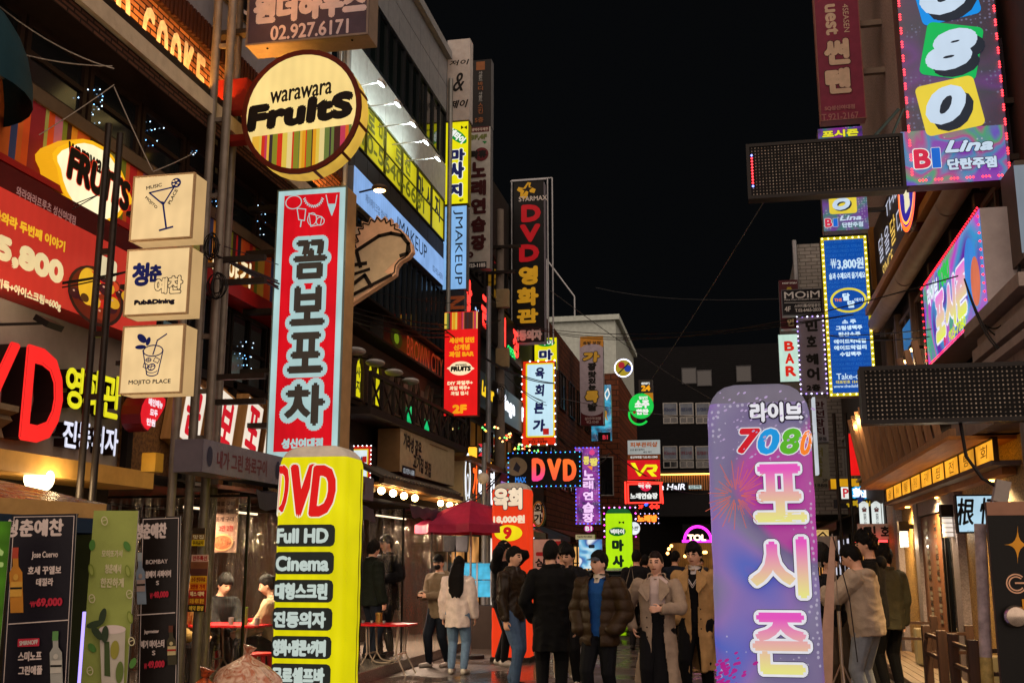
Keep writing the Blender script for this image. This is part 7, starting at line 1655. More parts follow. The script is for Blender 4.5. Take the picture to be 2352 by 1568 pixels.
# lit shop fronts on the ground floor, farther along
rg = random.Random(21)
for i, (x, y0, y1, c, e) in enumerate(((-6.0, 22.9, 25.8, '#e8a058', .35), (-6.0, 26.2, 30.4, '#e0d0c0', .5), (-6.0, 30.8, 35.2, '#d88848', .4), (-6.0, 36.6, 41, '#e8d8b8', .6), (-6.0, 41.6, 48.5, '#f0b060', .5), (2.98, 22.8, 27.5, '#e89848', .3), (2.98, 28.5, 34.5, '#d8d8e8', .4), (2.98, 36, 44, '#f0a050', .5), (2.98, 46, 58, '#e8c898', .5))):
    t = thing('shop_front', 'lit ground floor shop window on the %s side, %s along the row' % ('left' if x < 0 else 'right', ('first', 'second', 'third', 'fourth', 'fifth', 'first', 'second', 'third', 'fourth')[i]), 'shop', (x, (y0 + y1) / 2, 0)); sd = 1 if x < 0 else -1
    mb = MB(); q = sorted((x, x + sd * .04)); mb.bb(q[0], q[1], y0, y1, .5, 2.2, lit(c, e * 1.7, var=.75, scale=1.8)); bkid(mb, 'window_pane', t)
    mb = MB(); q = sorted((x + sd * .03, x + sd * .1)); n = int((y1 - y0) / 1.1)
    for k in range(n + 1): yy = y0 + (y1 - y0) * k / n; mb.bb(q[0], q[1], yy - .035, yy + .035, .05, 2.25, FRB)
    mb.bb(q[0], q[1], y0, y1, 2.2, 2.3, FRB); mb.bb(q[0], q[1], y0, y1, .05, .5, paint(rg.choice(['#3a2a20', '#5a2018', '#22282c']), .6)); mb.bb(q[0], q[1], y0, y1, 1.55, 1.6, FRB); bkid(mb, 'frame', t)
    mb = MB(); ac = paint(rg.choice(['#3c3a38', '#5a2a20', '#2c3440', '#6a5a48']), .6); mb.add([(x, y0, 2.75), (x, y1, 2.75), (x + sd * .9, y1, 2.4), (x + sd * .9, y0, 2.4), (x + sd * .9, y0, 2.25), (x + sd * .9, y1, 2.25)], [(0, 1, 2, 3), (3, 2, 5, 4)], ac); bkid(mb, 'awning', t)
# ---------------------------------------------------------------- right: black star board, wrapped pole, fence, deck
s = Sign('black board with a gold four pointed star and ring letters at the right edge', 'y', 7.4, quad=(2286, 1151, 2440, 1650), face=paint('#0c0a08', .4, bump=.03), side=paint('#3a2c20', .5), th=.05, name='star_board'); s.crop = (3, 3)
GS = paint('#c88a28', .4, .3); st = []
for k in range(4):
    for j in range(6):
        f = j / 6; a0 = math.pi / 2 * k; p0 = (math.sin(a0), -math.cos(a0)); p1 = (math.sin(a0 + math.pi / 2), -math.cos(a0 + math.pi / 2)); q = ((1 - f) ** 2.2, f ** 2.2); sc = ((125, 178)[k % 2], (125, 178)[(k + 1) % 2]); st.append((2290 + 125 * (p0[0] * q[0] + p1[0] * q[1]), 297 + 178 * (p0[1] * q[0] + p1[1] * q[1])))
s.G(st, GS); s.R([s.rec[0], s.rec[3] - .085, s.rec[2], s.rec[3]], paint('#8a6450', .5)); s.E((2182, 562, 2372, 745), paint('#d0a080', .4), t=.008, a0=45, a1=325); s.E((2205, 585, 2350, 722), paint('#d0a080', .4), t=.008, a0=45, a1=325); s.R((2262, 640, 2360, 655), paint('#d0a080', .4)); s.R((2330, 795, 2420, 900), GS); s.done()
mb = MB(); P = Print(); P.setup('y', 7.36); c0 = onY(*K(3, 3, 2270, 955), 7.36); r_ = 90 * .25 / FPX * 7.5
mb.rings([[(r_ * a * math.cos(k * .2618), -z, r_ * a * math.sin(k * .2618)) for k in range(24)] for a, z in ((1, 0), (1, .02), (.85, .04), (.3, .05))], paint('#b0a090', .2, .9, scale=30)); kn = mb.build('round_handle', smooth=True); kn.parent = s.root; kn.matrix_parent_inverse = s.root.matrix_world.inverted(); kn.location = c0
a = onY(2253, 1226, 11.6); t = thing('wrapped_pole', 'leaning pole wrapped in pale and yellow film beside the black star board', 'pole', (a.x, 11.6, 0))
mb = MB(); mb.tube([(-.06, 0, 0.12), (-.055, 0, .35)], .062, paint('#b88a18', .4), 10); mb.tube([(-.055, 0, .35), (-.05, 0, .7)], [.062, .06], paint('#b8a060', .4, var=.5, scale=8), 10); mb.tube([(-.05, 0, .7), (0, 0, a.z + .1)], [.06, .058], paint('#b0a0a4', .35, var=.4, scale=7, bump=.3), 10); mb.build('film_sleeve', t, smooth=True)
DKW = woodmat('#2a1810', '#4a2c1a', 2); DKX = woodmat('#2a1810', '#4a2c1a', 0)
mb = MB()
for i in range(6): x = 2.15 + i * .125; mb.bb(x, x + .115, 11, 20, .08, .13, woodmat('#5a4a3a', '#7a6450', 1))
mb.bb(2.12, 2.9, 11, 20, 0, .078, paint('#3a2e26', .7)); tag(mb.build('wooden_deck'), 'low wooden deck along the granite wall on the right', 'deck')
def fence(label, pts, h=.72, z0=.13):
    t = thing('wooden_fence', label, 'fence', (pts[0][0], pts[0][1], z0), group='low dark post fences')
    for x, y in pts:
        mb = MB(); mb.box((x - pts[0][0], y - pts[0][1], h / 2), (.1, .1, h), DKW); mb.build('post', t, bevel=.008)
    for (x, y), (x2, y2) in zip(pts, pts[1:]):
        for z in (h - .1, h - .32):
            a = Vector((x - pts[0][0], y - pts[0][1], z)); c = Vector((x2 - pts[0][0], y2 - pts[0][1], z)); d = (c - a).normalized() * .045; mb = MB(); mb.tube([a + d, c - d], .028, DKX, 4); mb.build('rail', t)
fence('low dark wooden fence turning to the wall behind the hoodie man', [(2.25, 18.6), (2.27, 16.9), (2.8, 16.85)])
fence('low dark wooden fence in front of the sliding door', [(2.8, 14.45), (2.28, 14.3), (2.28, 13.3)])
fence('low dark wooden fence beside the black star board', [(2.3, 12.75), (2.3, 11.75), (2.85, 11.7)])
for i, (x, y) in enumerate(((2.75, 17.3), (2.72, 12.4))):
    mb = MB(); mb.box((x, y, .4), (.3, .3, .5), lit('#c8a060', .22, var=.3)); g = mb.build('floor_lantern', bevel=.02); tag(g, 'square pale floor lantern behind the fence, %s' % ('beside the door pier', 'beside the wrapped pole')[i], 'lantern')
# tilted plank and tripod stand
a = onY(1913, 1232, 11.4); c = onY(1893, 1600, 11.4)
t = thing('plank', 'pale plank leaning upright beside the violet column', 'plank', c); mb = MB(); d = a - c; mb.rings([[(x * .05 * k - .01, y * .015, 0) if 0 else (d.x * f + x * w_, y * .012, d.z * f) for x, y in ((-1, -1), (1, -1), (1, 1), (-1, 1))] for f, w_, k in ((0, .075, 1), (1, .022, 1))], paint('#c8a088', .5, bump=.05)); mb.build('board', t); mb = MB(); mb.tube([(d.x, -.02, d.z), (d.x + .12, -.04, d.z - .6), (d.x + .16, -.03, d.z - 1.2)], .006, DSTEEL, 5); mb.build('cord', t)
a = onY(1926, 1225, 11.7); c = onY(1938, 1600, 11.7)
t = thing('tripod_stand', 'slim pale tripod pole in front of the hoodie man', 'stand', (c.x, 11.7, 0)); CH = paint('#b8a898', .3, .6)
mb = MB(); mb.tube([(0, 0, .05), (0, 0, 1.15)], .019, CH, 10); mb.build('lower_tube', t, smooth=True); mb = MB(); mb.tube([(0, 0, 1.15), (-.02, 0, a.z)], .007, CH, 8); mb.build('upper_rod', t); mb = MB(); mb.tube([(0, 0, 1.12), (0, 0, 1.18)], .026, DSTEEL, 10); mb.build('collar', t)
for k in range(3): an = 2.1 * k + .6; mb = MB(); mb.tube([(0, 0, .62), (.3 * math.cos(an), .3 * math.sin(an), .0)], .009, CH, 6); mb.build('leg', t)
# ---------------------------------------------------------------- parked car beyond the pedestrians
def car(label, x, y, ang):
    t = thing('parked_car', label, 'car', (x, y, 0), Matrix.Rotation(math.radians(ang), 3, 'Z')); SV = paint('#a8acb0', .25, .5, var=.03)
    st = [(-2.2, .45, .70, .62, .62), (-2.15, .38, .92, .78, .70), (-1.6, .28, .98, .86, .78), (-.9, .22, 1.0, .88, .82), (.6, .22, .98, .88, .82), (1.3, .24, .90, .87, .80), (1.9, .3, .78, .83, .72), (2.2, .42, .62, .66, .58)]
    rr = []
    for xx, zb, zt, wb, wt in st: rr.append([(xx, -wb * .92, zb), (xx, -wb, zb + .2), (xx, -wb, zt - .2), (xx, -wt, zt), (xx, wt, zt), (xx, wb, zt - .2), (xx, wb, zb + .2), (xx, wb * .92, zb)])
    mb = MB(); mb.rings(rr, SV); mb.build('body', t, smooth=True, bevel=.03, angle=50)
    cb = [(-1.75, .95, .70), (-1.1, 1.38, .58), (.1, 1.44, .60), (.45, 1.40, .60), (1.25, .92, .74)]
    mb = MB(); mb.rings([[(xx, -.80, min(z, .93)), (xx, -w, z), (xx, w, z), (xx, .80, min(z, .93))] for xx, z, w in cb], glassmat('#10181a', .05)); mb.build('cabin_glass', t, smooth=True)
    mb = MB(); mb.rings([[(xx, -w, z), (xx, w, z), (xx, w, z + .02), (xx, -w, z + .02)] for xx, z, w in ((-1.1, 1.38, .57), (-.4, 1.43, .59), (.1, 1.45, .6), (.5, 1.40, .6))], SV); mb.build('roof', t, smooth=True)
    for xx in (-1.35, 1.35):
        for yy in (-.8, .8):
            mb = MB(); mb.tube([(xx, yy - .09, .31), (xx, yy + .09, .31)], .31, paint('#121212', .8), 20); w = mb.build('wheel', t); mb = MB(); mb.tube([(xx, yy - .1, .31), (xx, yy + .1, .31)], .19, ALU, 14); r = mb.build('rim', w)
    for yy in (-.55, .55):
        mb = MB(); mb.ball((2.05, yy, .62), (.14, .16, .08), paint('#d8dce0', .1), 12, 8); mb.build('headlight', t, smooth=True); mb = MB(); mb.box((.95, yy * 1.72, .98), (.12, .12, .1), SV); mb.build('mirror', t, bevel=.02)
    mb = MB(); mb.box((2.2, 0, .5), (.04, .7, .12), paint('#16161a', .4)); mb.build('grille', t)
car('silver car parked beyond the pedestrians in front of the lime column', onY(1428, 1400, 26).x, 26.6, -62)
# ================================================================ people
def fabric(h, rough=.85, bump=.25, scale=70): return paint(h, rough, var=.14, bump=bump, scale=scale / 6)
SKIN = paint('#e8b498', .5, var=.06, scale=20); LIP = paint('#8a4038', .5, var=0); EYE = paint('#0c0807', .3, var=0); HAIRM = paint('#0a0706', .7, var=.3, scale=40, bump=.4)
def remesh(v, f, voxel, it):
    me = bpy.data.meshes.new('temp'); me.from_pydata([tuple(q) for q in v], [], f)
    o = bpy.data.objects.new('temp', me); COL.objects.link(o)
    m = o.modifiers.new('r', 'REMESH'); m.mode = 'VOXEL'; m.voxel_size = voxel
    if it: k = o.modifiers.new('s', 'SMOOTH'); k.iterations = it; k.factor = .5
    r = bpy.data.meshes.new_from_object(o.evaluated_get(bpy.context.evaluated_depsgraph_get()))
    bpy.data.objects.remove(o); bpy.data.meshes.remove(me)
    return r
def mesh_np(me):
    v = np.zeros(len(me.vertices) * 3); me.vertices.foreach_get('co', v); n = np.zeros(len(me.vertices) * 3); me.vertices.foreach_get('normal', n)
    c = np.zeros(len(me.polygons) * 3); me.polygons.foreach_get('center', c)
    return v.reshape(-1, 3), n.reshape(-1, 3), c.reshape(-1, 3)
def capsule(mb, a, b, ra, rb, n=10):
    a, b = Vector(a), Vector(b); d = (b - a); L = d.length; d = d / L if L > 1e-6 else Vector((0, 0, 1))
    pts = []; rs = []
    for t in (.0, .5, .87): pts.append(a - d * ra * (1 - t) * .98); rs.append(max(.001, ra * math.sqrt(max(0, 1 - (1 - t) ** 2))))
    for k in range(5): pts.append(a + d * L * k / 4); rs.append(ra + (rb - ra) * k / 4)
    for t in (.87, .5, .0): pts.append(b + d * rb * (1 - t) * .98); rs.append(max(.001, rb * math.sqrt(max(0, 1 - (1 - t) ** 2))))
    mb.tube(pts, rs, None, n)
def ik(S, W, a, b, pole):
    d = W - S; L = min(d.length, (a + b) * .995); d = d.normalized(); W = S + d * L
    x = (a * a - b * b + L * L) / (2 * L); h = math.sqrt(max(0, a * a - x * x)); p = pole - d * pole.dot(d); p = p.normalized() if p.length > 1e-5 else d.orthogonal()
    return S + d * x + p * h, W
def headgrid(s, n=28, m=20, hair=None):
    """head about its centre, face toward -y; hair(az, z) -> thickness or None"""
    rows = []
    for j in range(m + 1):
        t = math.pi * j / m; row = []
        for i in range(n):
            a = 2 * math.pi * i / n; x, y, z = math.sin(t) * math.sin(a), -math.sin(t) * math.cos(a), math.cos(t)
            X, Y, Z = x * .077, y * .098, z * .122
            if z < 0:
                k = (-z) ** 1.6; X *= 1 - .30 * k; Y *= (1 - .10 * k) if y < 0 else 1 - .38 * k
            if y > 0: Y *= 1.06
            if z > .3: Y *= 1 - .06 * z
            g = lambda px, pz, sx, sz: math.exp(-((x - px) / sx) ** 2 - ((z - pz) / sz) ** 2) if y < 0 else 0
            if hair is None:
                Y -= .024 * g(0, -.16, .13, .17) + .010 * g(0, .02, .10, .22); Y += .010 * (g(.36, .10, .18, .12) + g(-.36, .10, .18, .12)); Y -= .006 * g(0, .24, .5, .10) + .007 * g(0, -.50, .26, .12) + .008 * g(0, -.86, .3, .16)
            else:
                th = hair(math.degrees(math.atan2(x, -y)), z)
                if th is None: q = .86
                else: q = 1 + th / .098
                X *= q; Y *= q; Z *= q
            row.append(Vector((X * s, Y * s, Z * s)))
        rows.append(row)
    return rows
def sstep(a, b, x): t = min(1, max(0, (x - a) / (b - a))); return t * t * (3 - 2 * t)
def hairstyle(front=.42, side=.0, back=-.62, vol=.022, fringe=0, lump=.35, seed=0, part=0):
    def f(az, z):
        A = abs(az)
        if A < 50: zl = front
        elif A < 85: zl = front + (side - front) * sstep(50, 80, A)
        elif A < 120: zl = side + (back - side) * sstep(88, 120, A)
        else: zl = back
        zl += .07 * noise.noise(Vector((az * .05, seed, 0)))
        w = sstep(zl - .02, zl + .10, z)
        if w <= 0: return None
        return (vol * (.55 + .45 * sstep(-.2, .7, z)) + vol * lump * noise.noise(Vector((az * .045, z * 3, seed)))) * w - .008 * (1 - w)
    return f
_np = [0]
def person(label, x, y, heading, H, z0=0.0, top=None, inner=None, pants=None, shoe=None, kind='jacket', hem=.47, thick=.014, open_=0.0, arms=('hang', 'hang'), legs=(0, 0), lean=0, head=(0, 0, 0), hair=None, hairm=None, cap=None, glasses=False, mask=False, hood=None, collar=None, wide=1.0, flare=0.0, sit=False, vox=.0085, dress=None, longhair=False, shirt=None, stripe=None, pantw=1.1, group=None, quilt=0, puff=0, skin=None, lapel=False):
    _np[0] += 1; sd = _np[0] * 3.7; rg = random.Random(_np[0]); skin = skin or SKIN
    t = thing('person', label, 'person', (x, y, z0), Matrix.Rotation(math.radians(heading), 3, 'Z'), group)
    k = H; V3 = Vector
    hz = .52 * k if not sit else .27 * k; dz = hz - .52 * k
    ln = math.radians(lean); hip = V3((0, 0, hz))
    def up(p):                                            # leaning upper body
        p = V3(p) + V3((0, 0, dz)); r = p - hip
        return hip + V3((r.x, r.y * math.cos(ln) - r.z * math.sin(ln), r.y * math.sin(ln) + r.z * math.cos(ln)))
    prt = []                                              # (a, b, ra, rb, material)
    mb = MB()
    inner = inner or top; pants = pants or fabric('#14141a'); shoe = shoe or paint('#1a1614', .4)
    mats = [skin, inner, pants, shoe, LIP, EYE, HAIRM]
    def cap_(a, b, ra, rb, m): capsule(mb, a, b, ra, rb); prt.append((V3(a), V3(b), ra, rb, m))
    # legs
    for i, sx in enumerate((-1, 1)):
        h = V3((sx * .052 * k, 0, hz - .01)); st = legs[i]
        if sit: kn = V3((sx * .075 * k, -.26 * k, hz + .01)); an = V3((sx * .07 * k, -.24 * k + st * k, .05 * k))
        else:
            an = V3((sx * .058 * k, st * k, .05 * k + (abs(st) * .12 * k if st > .1 else 0))); kn, an = ik(h, an, .245 * k, .235 * k, V3((sx * .1, -1, 0)))
        cap_(h, kn, .062 * k * pantw, .042 * k * pantw, 2); cap_(kn, an + V3((0, 0, .015 * k)), .041 * k * pantw, .031 * k * pantw, 2)
        cap_(an, an + V3((0, 0, -.012 * k)), .024 * k, .026 * k, 0 if shirt == 'mules' else 2)
        toe = an + V3((sx * .014 * k, -.10 * k, -.032 * k)); cap_(an + V3((0, .02 * k, -.026 * k)), toe, .026 * k, .021 * k, 3)
    # torso
    TR = [(.475, .080, .058, 0), (.52, .095, .066, 0), (.60, .083, .058, -.002), (.68, .092, .064, -.004), (.75, .103, .068, -.004), (.795, .108, .060, 0), (.822, .085, .048, .004), (.845, .050, .040, .006), (.862, .034, .034, .006)]
    rr = []
    for zf, rx, ry, yo in TR: rr.append([up((rx * k * wide * math.cos(a), ry * k * wide * math.sin(a) + yo * k, zf * k)) for a in np.linspace(0, 2 * math.pi, 24, endpoint=False)])
    mb.rings(rr, None)
    nb = up((0, .006 * k, .845 * k)); hs = k / 1.75 * 1.02 if k < 1.86 else 1.07
    hy, hp, ht = [math.radians(q) for q in head]
    hc = up((0, -.012 * k, .935 * k)); RH = Matrix.Rotation(ln * .6, 3, 'X') @ Matrix.Rotation(hy, 3, 'Z') @ Matrix.Rotation(hp, 3, 'X') @ Matrix.Rotation(ht, 3, 'Y')
    hc = nb + (hc - nb) + (RH @ V3((0, 0, .05)) - V3((0, 0, .05)))
    cap_(nb - V3((0, 0, .02)), hc - RH @ V3((0, -.02, .06)), .034 * k, .032 * k, 0)
    rows = headgrid(hs); mb.rings([[hc + RH @ q for q in r] for r in rows[1:-1]], None)
    for sx in (-1, 1): a = hc + RH @ V3((sx * .076 * hs, .008, -.002)); b = hc + RH @ V3((sx * .081 * hs, .014, -.028)); cap_(a + V3((0, 0, .012)), b, .013, .010, 0)
    # arms
    sh_ = []; a1, a2 = .172 * k, .150 * k; tips = []
    for i, sx in enumerate((-1, 1)):
        S = up((sx * .108 * k * wide, .004 * k, .800 * k)); am = arms[i]; pole = V3((sx * .5, 1, -.3))
        if am == 'hang': W = up((sx * .150 * k * wide, -.03 * k, .485 * k))
        elif am == 'pocket': W = up((sx * .118 * k * wide, -.055 * k, .52 * k)); pole = V3((sx * 1, .9, 0))
        else: W = up(V3(am[:3]) * k); pole = V3(am[3:6]) if len(am) > 3 else pole
        E, W = ik(S, W, a1, a2, pole); d = (W - E).normalized()
        cap_(S, E, .031 * k, .026 * k, 1); cap_(E, W, .025 * k, .018 * k, 0)
        sh_.append((S, E, W))
        if am != 'pocket':                                # palm, four unequal fingers, thumb
            q = k / 1.75; n = V3((-sx, 0, 0)); n = (n - d * n.dot(d)).normalized(); s_ = d.cross(n)
            if s_.y > 0: s_ = -s_
            for o in (-.022, 0, .022): cap_(W + s_ * o * q * .6, W + d * .075 * q + s_ * o * q, .0125 * q, .0115 * q, 0)
            for o, l in ((.030, .058), (.010, .068), (-.010, .063), (-.029, .048)):
                b0 = W + d * .082 * q + s_ * o * q; b1 = b0 + (d * .85 + n * .35).normalized() * l * .5 * q; b2 = b1 + (d * .35 + n * .8).normalized() * l * .5 * q
                cap_(b0, b1, .0092 * q, .0085 * q, 0); cap_(b1, b2, .0085 * q, .007 * q, 0)
            b0 = W + d * .025 * q + s_ * .030 * q; b1 = b0 + (d * .7 + s_ * .6 + n * .4).normalized() * .04 * q; b2 = b1 + (d * .9 + n * .4).normalized() * .032 * q
            cap_(b0, b1, .012 * q, .010 * q, 0); cap_(b1, b2, .010 * q, .008 * q, 0); tips.append(W + d * .1 * q)
        else: tips.append(W)
    me = remesh(mb.v, mb.f, vox, 3)
    v, nn, c = mesh_np(me)
    best = np.full(len(c), 9.9); mi = np.ones(len(c), int)
    for a, b, ra, rb, m in prt:
        a_, b_ = np.array(a), np.array(b); ab = b_ - a_; tt = np.clip(((c - a_) @ ab) / max(1e-9, ab @ ab), 0, 1); dd = np.linalg.norm(c - a_ - tt[:, None] * ab, axis=1) - (ra + (rb - ra) * tt); w = dd < best; best[w] = dd[w]; mi[w] = m
    # torso
    cz = c - np.array(hip); zz = cz[:, 2] * math.cos(-ln) + cz[:, 1] * math.sin(-ln) + .52 * k; yy = cz[:, 1] * math.cos(-ln) - cz[:, 2] * math.sin(-ln)
    zs = [q[0] * k for q in TR]; rx = np.interp(zz, zs, [q[1] * k * wide for q in TR]); ry = np.interp(zz, zs, [q[2] * k * wide for q in TR])
    td = (np.sqrt((c[:, 0] / rx) ** 2 + (yy / ry) ** 2) - 1) * ry; ok = (zz > .49 * k) & (zz < .855 * k) & (td < best + .004); mi[ok] = 1
    hl = (c - np.array(hc)) @ np.array(RH)                # face-local
    inh = (np.abs(hl[:, 2]) < .13 * hs) & (np.linalg.norm(hl * np.array([1.25, 1, .82]), axis=1) < .125 * hs); mi[inh & (zz > .84 * k)] = 0
    fr = hl[:, 1] < -.03 * hs; X = np.abs(hl[:, 0]) / hs; Z = hl[:, 2] / hs
    mi[inh & fr & (((X - .031) / .0175) ** 2 + ((Z - .012) / .0085) ** 2 < 1)] = 5
    mi[inh & fr & (((X - .032) / .021) ** 2 + ((Z - .034) / .0062) ** 2 < 1)] = 6
    mi[inh & fr & ((X / .024) ** 2 + ((Z + .058) / .0075) ** 2 < 1)] = 4
    for m in mats: me.materials.append(m)
    me.polygons.foreach_set('material_index', mi.astype(np.int32)); me.polygons.foreach_set('use_smooth', np.ones(len(c), bool)); me.name = 'body'
    body = bpy.data.objects.new('body', me); COL.objects.link(body); body.parent = t
    # upper garment
    if top:
        g = MB(); th = thick * k
        zs_ = [hem] + [q for q in (.52, .56, .60, .64, .68, .72, .75, .775, .795, .812, .828, .842) if q > hem + .01]
        if hem < .45: zs_ = [hem + (.5 - hem) * i / 5 for i in range(5)] + [q for q in zs_ if q >= .5]
        rr = []
        for zf in zs_:
            RX = np.interp(zf, [q[0] for q in TR], [q[1] for q in TR]); RY = np.interp(zf, [q[0] for q in TR], [q[2] for q in TR])
            if kind in ('coat', 'puffer', 'jacket', 'hoodie', 'shirt') and zf < .7: RX = max(RX, .096); RY = max(RY, .066)
            if kind == 'hoodie' and zf < hem + .03: RX *= .88; RY *= .88
            fl = 1 + flare * max(0, (.56 - zf)) ; top_ = 1 if zf < .8 else max(.35, 1 - (zf - .8) * 12)
            rr.append([up(((RX * k * wide + th * (.4 + .6 * top_)) * fl * math.cos(a), (RY * k * wide + th * (.4 + .6 * top_)) * fl * math.sin(a), zf * k)) for a in np.linspace(0, 2 * math.pi, 32, endpoint=False)])
        g.rings(rr, None)
        for (S, E, W) in sh_: capsule(g, S, E, .036 * k + th * .8 + puff, .032 * k + th * .8 + puff, 12); capsule(g, E, E + (W - E) * .93, .031 * k + th * .8 + puff, .024 * k + th * .7 + puff * .6, 12)
        if collar: g.tube([nb + V3((.045 * k * math.cos(a), .042 * k * math.sin(a) - .004, .012 * k - .010 * math.sin(-a) * 0)) for a in np.linspace(-1.15, math.pi + 1.15, 14)], .013 * k, None, 8)
        if hood: g.ball(nb + V3((0, .056 * k, -.012 * k)), (.080 * k, .040 * k, .036 * k), None, 14, 10)
        gm = remesh(g.v, g.f, max(.010, vox), 4); v, nn, c = mesh_np(gm)
        amp = np.array([.017 * noise.noise(Vector((q[0] * 11 + sd, q[1] * 11, q[2] * 3.2))) + .008 * (1 - abs(2 * noise.noise(Vector((q[0] * 7, q[1] * 7 + sd, q[2] * 9)))))  for q in v])
        if flare: amp += np.clip((.5 * k - v[:, 2]) / (.3 * k), 0, 1) * .022 * np.sin(np.arctan2(v[:, 1], v[:, 0]) * 7 + sd + 1.5 * np.sin(v[:, 2] * 6))
        if quilt: amp += .011 * np.abs(np.sin(v[:, 2] * quilt))
        v2 = v + nn * amp[:, None] * (1.0 if kind != 'leather' else 1.3); gm.vertices.foreach_set('co', v2.ravel())
        bm = bmesh.new(); bm.from_mesh(gm); dl = []
        for f in bm.faces:
            q = f.calc_center_median(); r = q - hip; zl = r.z * math.cos(-ln) + r.y * math.sin(-ln) + .52 * k; yl = r.y * math.cos(-ln) - r.z * math.sin(-ln)
            if zl < (hem + .012) * k and f.normal.z < -.6 and abs(q.x) < .2 * k: dl.append(f)
            elif open_ and yl < -.01 * k and f.normal.y < -.15 and abs(q.x - open_ * .15 * k) < open_ * k * (.35 + .9 * max(0, zl / k - .55) + .8 * max(0, .5 - zl / k)) * (1 if zl < .80 * k else 1 + (zl / k - .80) * 4): dl.append(f)
        bmesh.ops.delete(bm, geom=dl, context='FACES')
        for f in bm.faces: f.smooth = True
        bm.to_mesh(gm); bm.free(); gm.materials.append(top); gm.name = kind
        go = bpy.data.objects.new({'puffer': 'padded_jacket', 'leather': 'leather_jacket'}.get(kind, kind), gm); COL.objects.link(go); go.parent = t
        so = go.modifiers.new('thick', 'SOLIDIFY'); so.thickness = .009; so.offset = -1
        if lapel:
            for sx in (-1, 1):
                lp = MB(); pts = [(.028, -.052, .845), (.088, -.066, .800), (.100, -.085, .765), (.045, -.092, .70), (.030, -.088, .72)]
                a = [up((sx * px * k, py * k - th * .9, pz * k)) for px, py, pz in pts]; lp.rings([a, [q + V3((0, -.008, 0)) for q in a]], top); lp.build('lapel', t, smooth=False)
            for j in range(3):
                for sx in (-1, 1):
                    b_ = MB(); b_.ball(up((sx * .052 * k, -.078 * k - th, (.60 - .06 * j) * k)), (.009, .006, .009), paint('#2a1c14', .4), 8, 6); b_.build('button', t)
    if dress:
        g = MB(); rr = []
        for zf, rx, ry in ((.15, .10, .085), (.3, .10, .08), (.45, .098, .072), (.52, .097, .069), (.6, .086, .061), (.70, .096, .068)):
            rr.append([up(((rx * k) * (1 + .03 * math.sin(5 * a + zf * 9)) * math.cos(a), ry * k * math.sin(a), zf * k)) for a in np.linspace(0, 2 * math.pi, 32, endpoint=False)])
        g.rings(rr, dress); g.build('dress', t, smooth=True)
    if stripe:
        for sx in (-1, 1):
            for q_, m_ in ((0, stripe[0]), (.012, stripe[1]), (.024, stripe[0])):
                g = MB(); g.tube([up((sx * .045 * k, -.050 * k, .835 * k - q_)), up((sx * .03 * k, -.068 * k, .79 * k - q_)), up((0, -.073 * k, .745 * k - q_))], .0065, m_, 6); g.build('collar_stripe', t)
    if shirt and shirt not in ('mules',):
        g = MB(); g.rings([[nb + V3((r * k * math.cos(a), r * k * .95 * math.sin(a), z * k)) for a in np.linspace(0, 2 * math.pi, 20, endpoint=False)] for z, r in ((-.03, .058), (-.005, .046), (.02, .041), (.028, .039), (.02, .034))], shirt, cap=False); g.build('shirt_collar', t, smooth=True)
    # hair, cap, glasses, mask
    hm = hairm or HAIRM
    def place(rows, name, mat):
        g = MB(); n = len(rows[0]); vs = [hc + RH @ q for r in rows[1:-1] for q in r]; m = len(rows) - 2
        vs += [hc + RH @ rows[0][0], hc + RH @ rows[-1][0]]; fs = [(i * n + j, (i + 1) * n + j, (i + 1) * n + (j + 1) % n, i * n + (j + 1) % n) for i in range(m - 1) for j in range(n)] + [(len(vs) - 2, j, (j + 1) % n) for j in range(n)] + [(len(vs) - 1, (m - 1) * n + (j + 1) % n, (m - 1) * n + j) for j in range(n)]
        g.add(vs, fs, mat); return g.build(name, t, smooth=True, angle=80)
    if hair: place(headgrid(hs, 60, 44, hair), 'hair', hm)
    if longhair:
        g = MB(); rr = []
        for f in np.linspace(0, 1, 16):
            z = .05 - .50 * f; w = np.interp(f, [0, .15, .5, .85, 1], [.07, .10, .118, .11, .07]); d = np.interp(f, [0, .15, .5, 1], [.05, .07, .045, .02]); yo = np.interp(f, [0, .2, .4, 1], [.05, .075, .13, .15])
            rr.append([hc + V3((w * math.cos(a) * (1 + .05 * math.sin(9 * a + f * 3)), yo + d * math.sin(a), z + (.02 * math.sin(6 * a) if f == 1 else 0))) for a in np.linspace(0, 2 * math.pi, 30, endpoint=False)])
        g.rings(rr, hm); g.build('long_hair', t, smooth=True)
    if cap:
        place(headgrid(hs, 48, 36, lambda az, z: (.012 + .006 * sstep(.3, .9, z)) if z > .30 else None), 'cap', cap)
        g = MB(); n = 13; P0 = [hc + RH @ V3((.078 * hs * math.sin(a), -.098 * hs * math.cos(a) * .98, .042 * hs)) for a in np.linspace(-1.15, 1.15, n)]; P1 = [hc + RH @ V3((.082 * hs * math.sin(a), -.098 * hs * math.cos(a) - .062 * math.cos(a) ** .6, .030 * hs)) for a in np.linspace(-1.15, 1.15, n)]
        g.add(P0 + P1 + [q + V3((0, 0, .006)) for q in P0] + [q + V3((0, 0, .006)) for q in P1], [(i, i + 1, n + i + 1, n + i) for i in range(n - 1)] + [(2 * n + i, 3 * n + i, 3 * n + i + 1, 2 * n + i + 1) for i in range(n - 1)] + [(n + i, n + i + 1, 3 * n + i + 1, 3 * n + i) for i in range(n - 1)], cap); g.build('cap_brim', t)
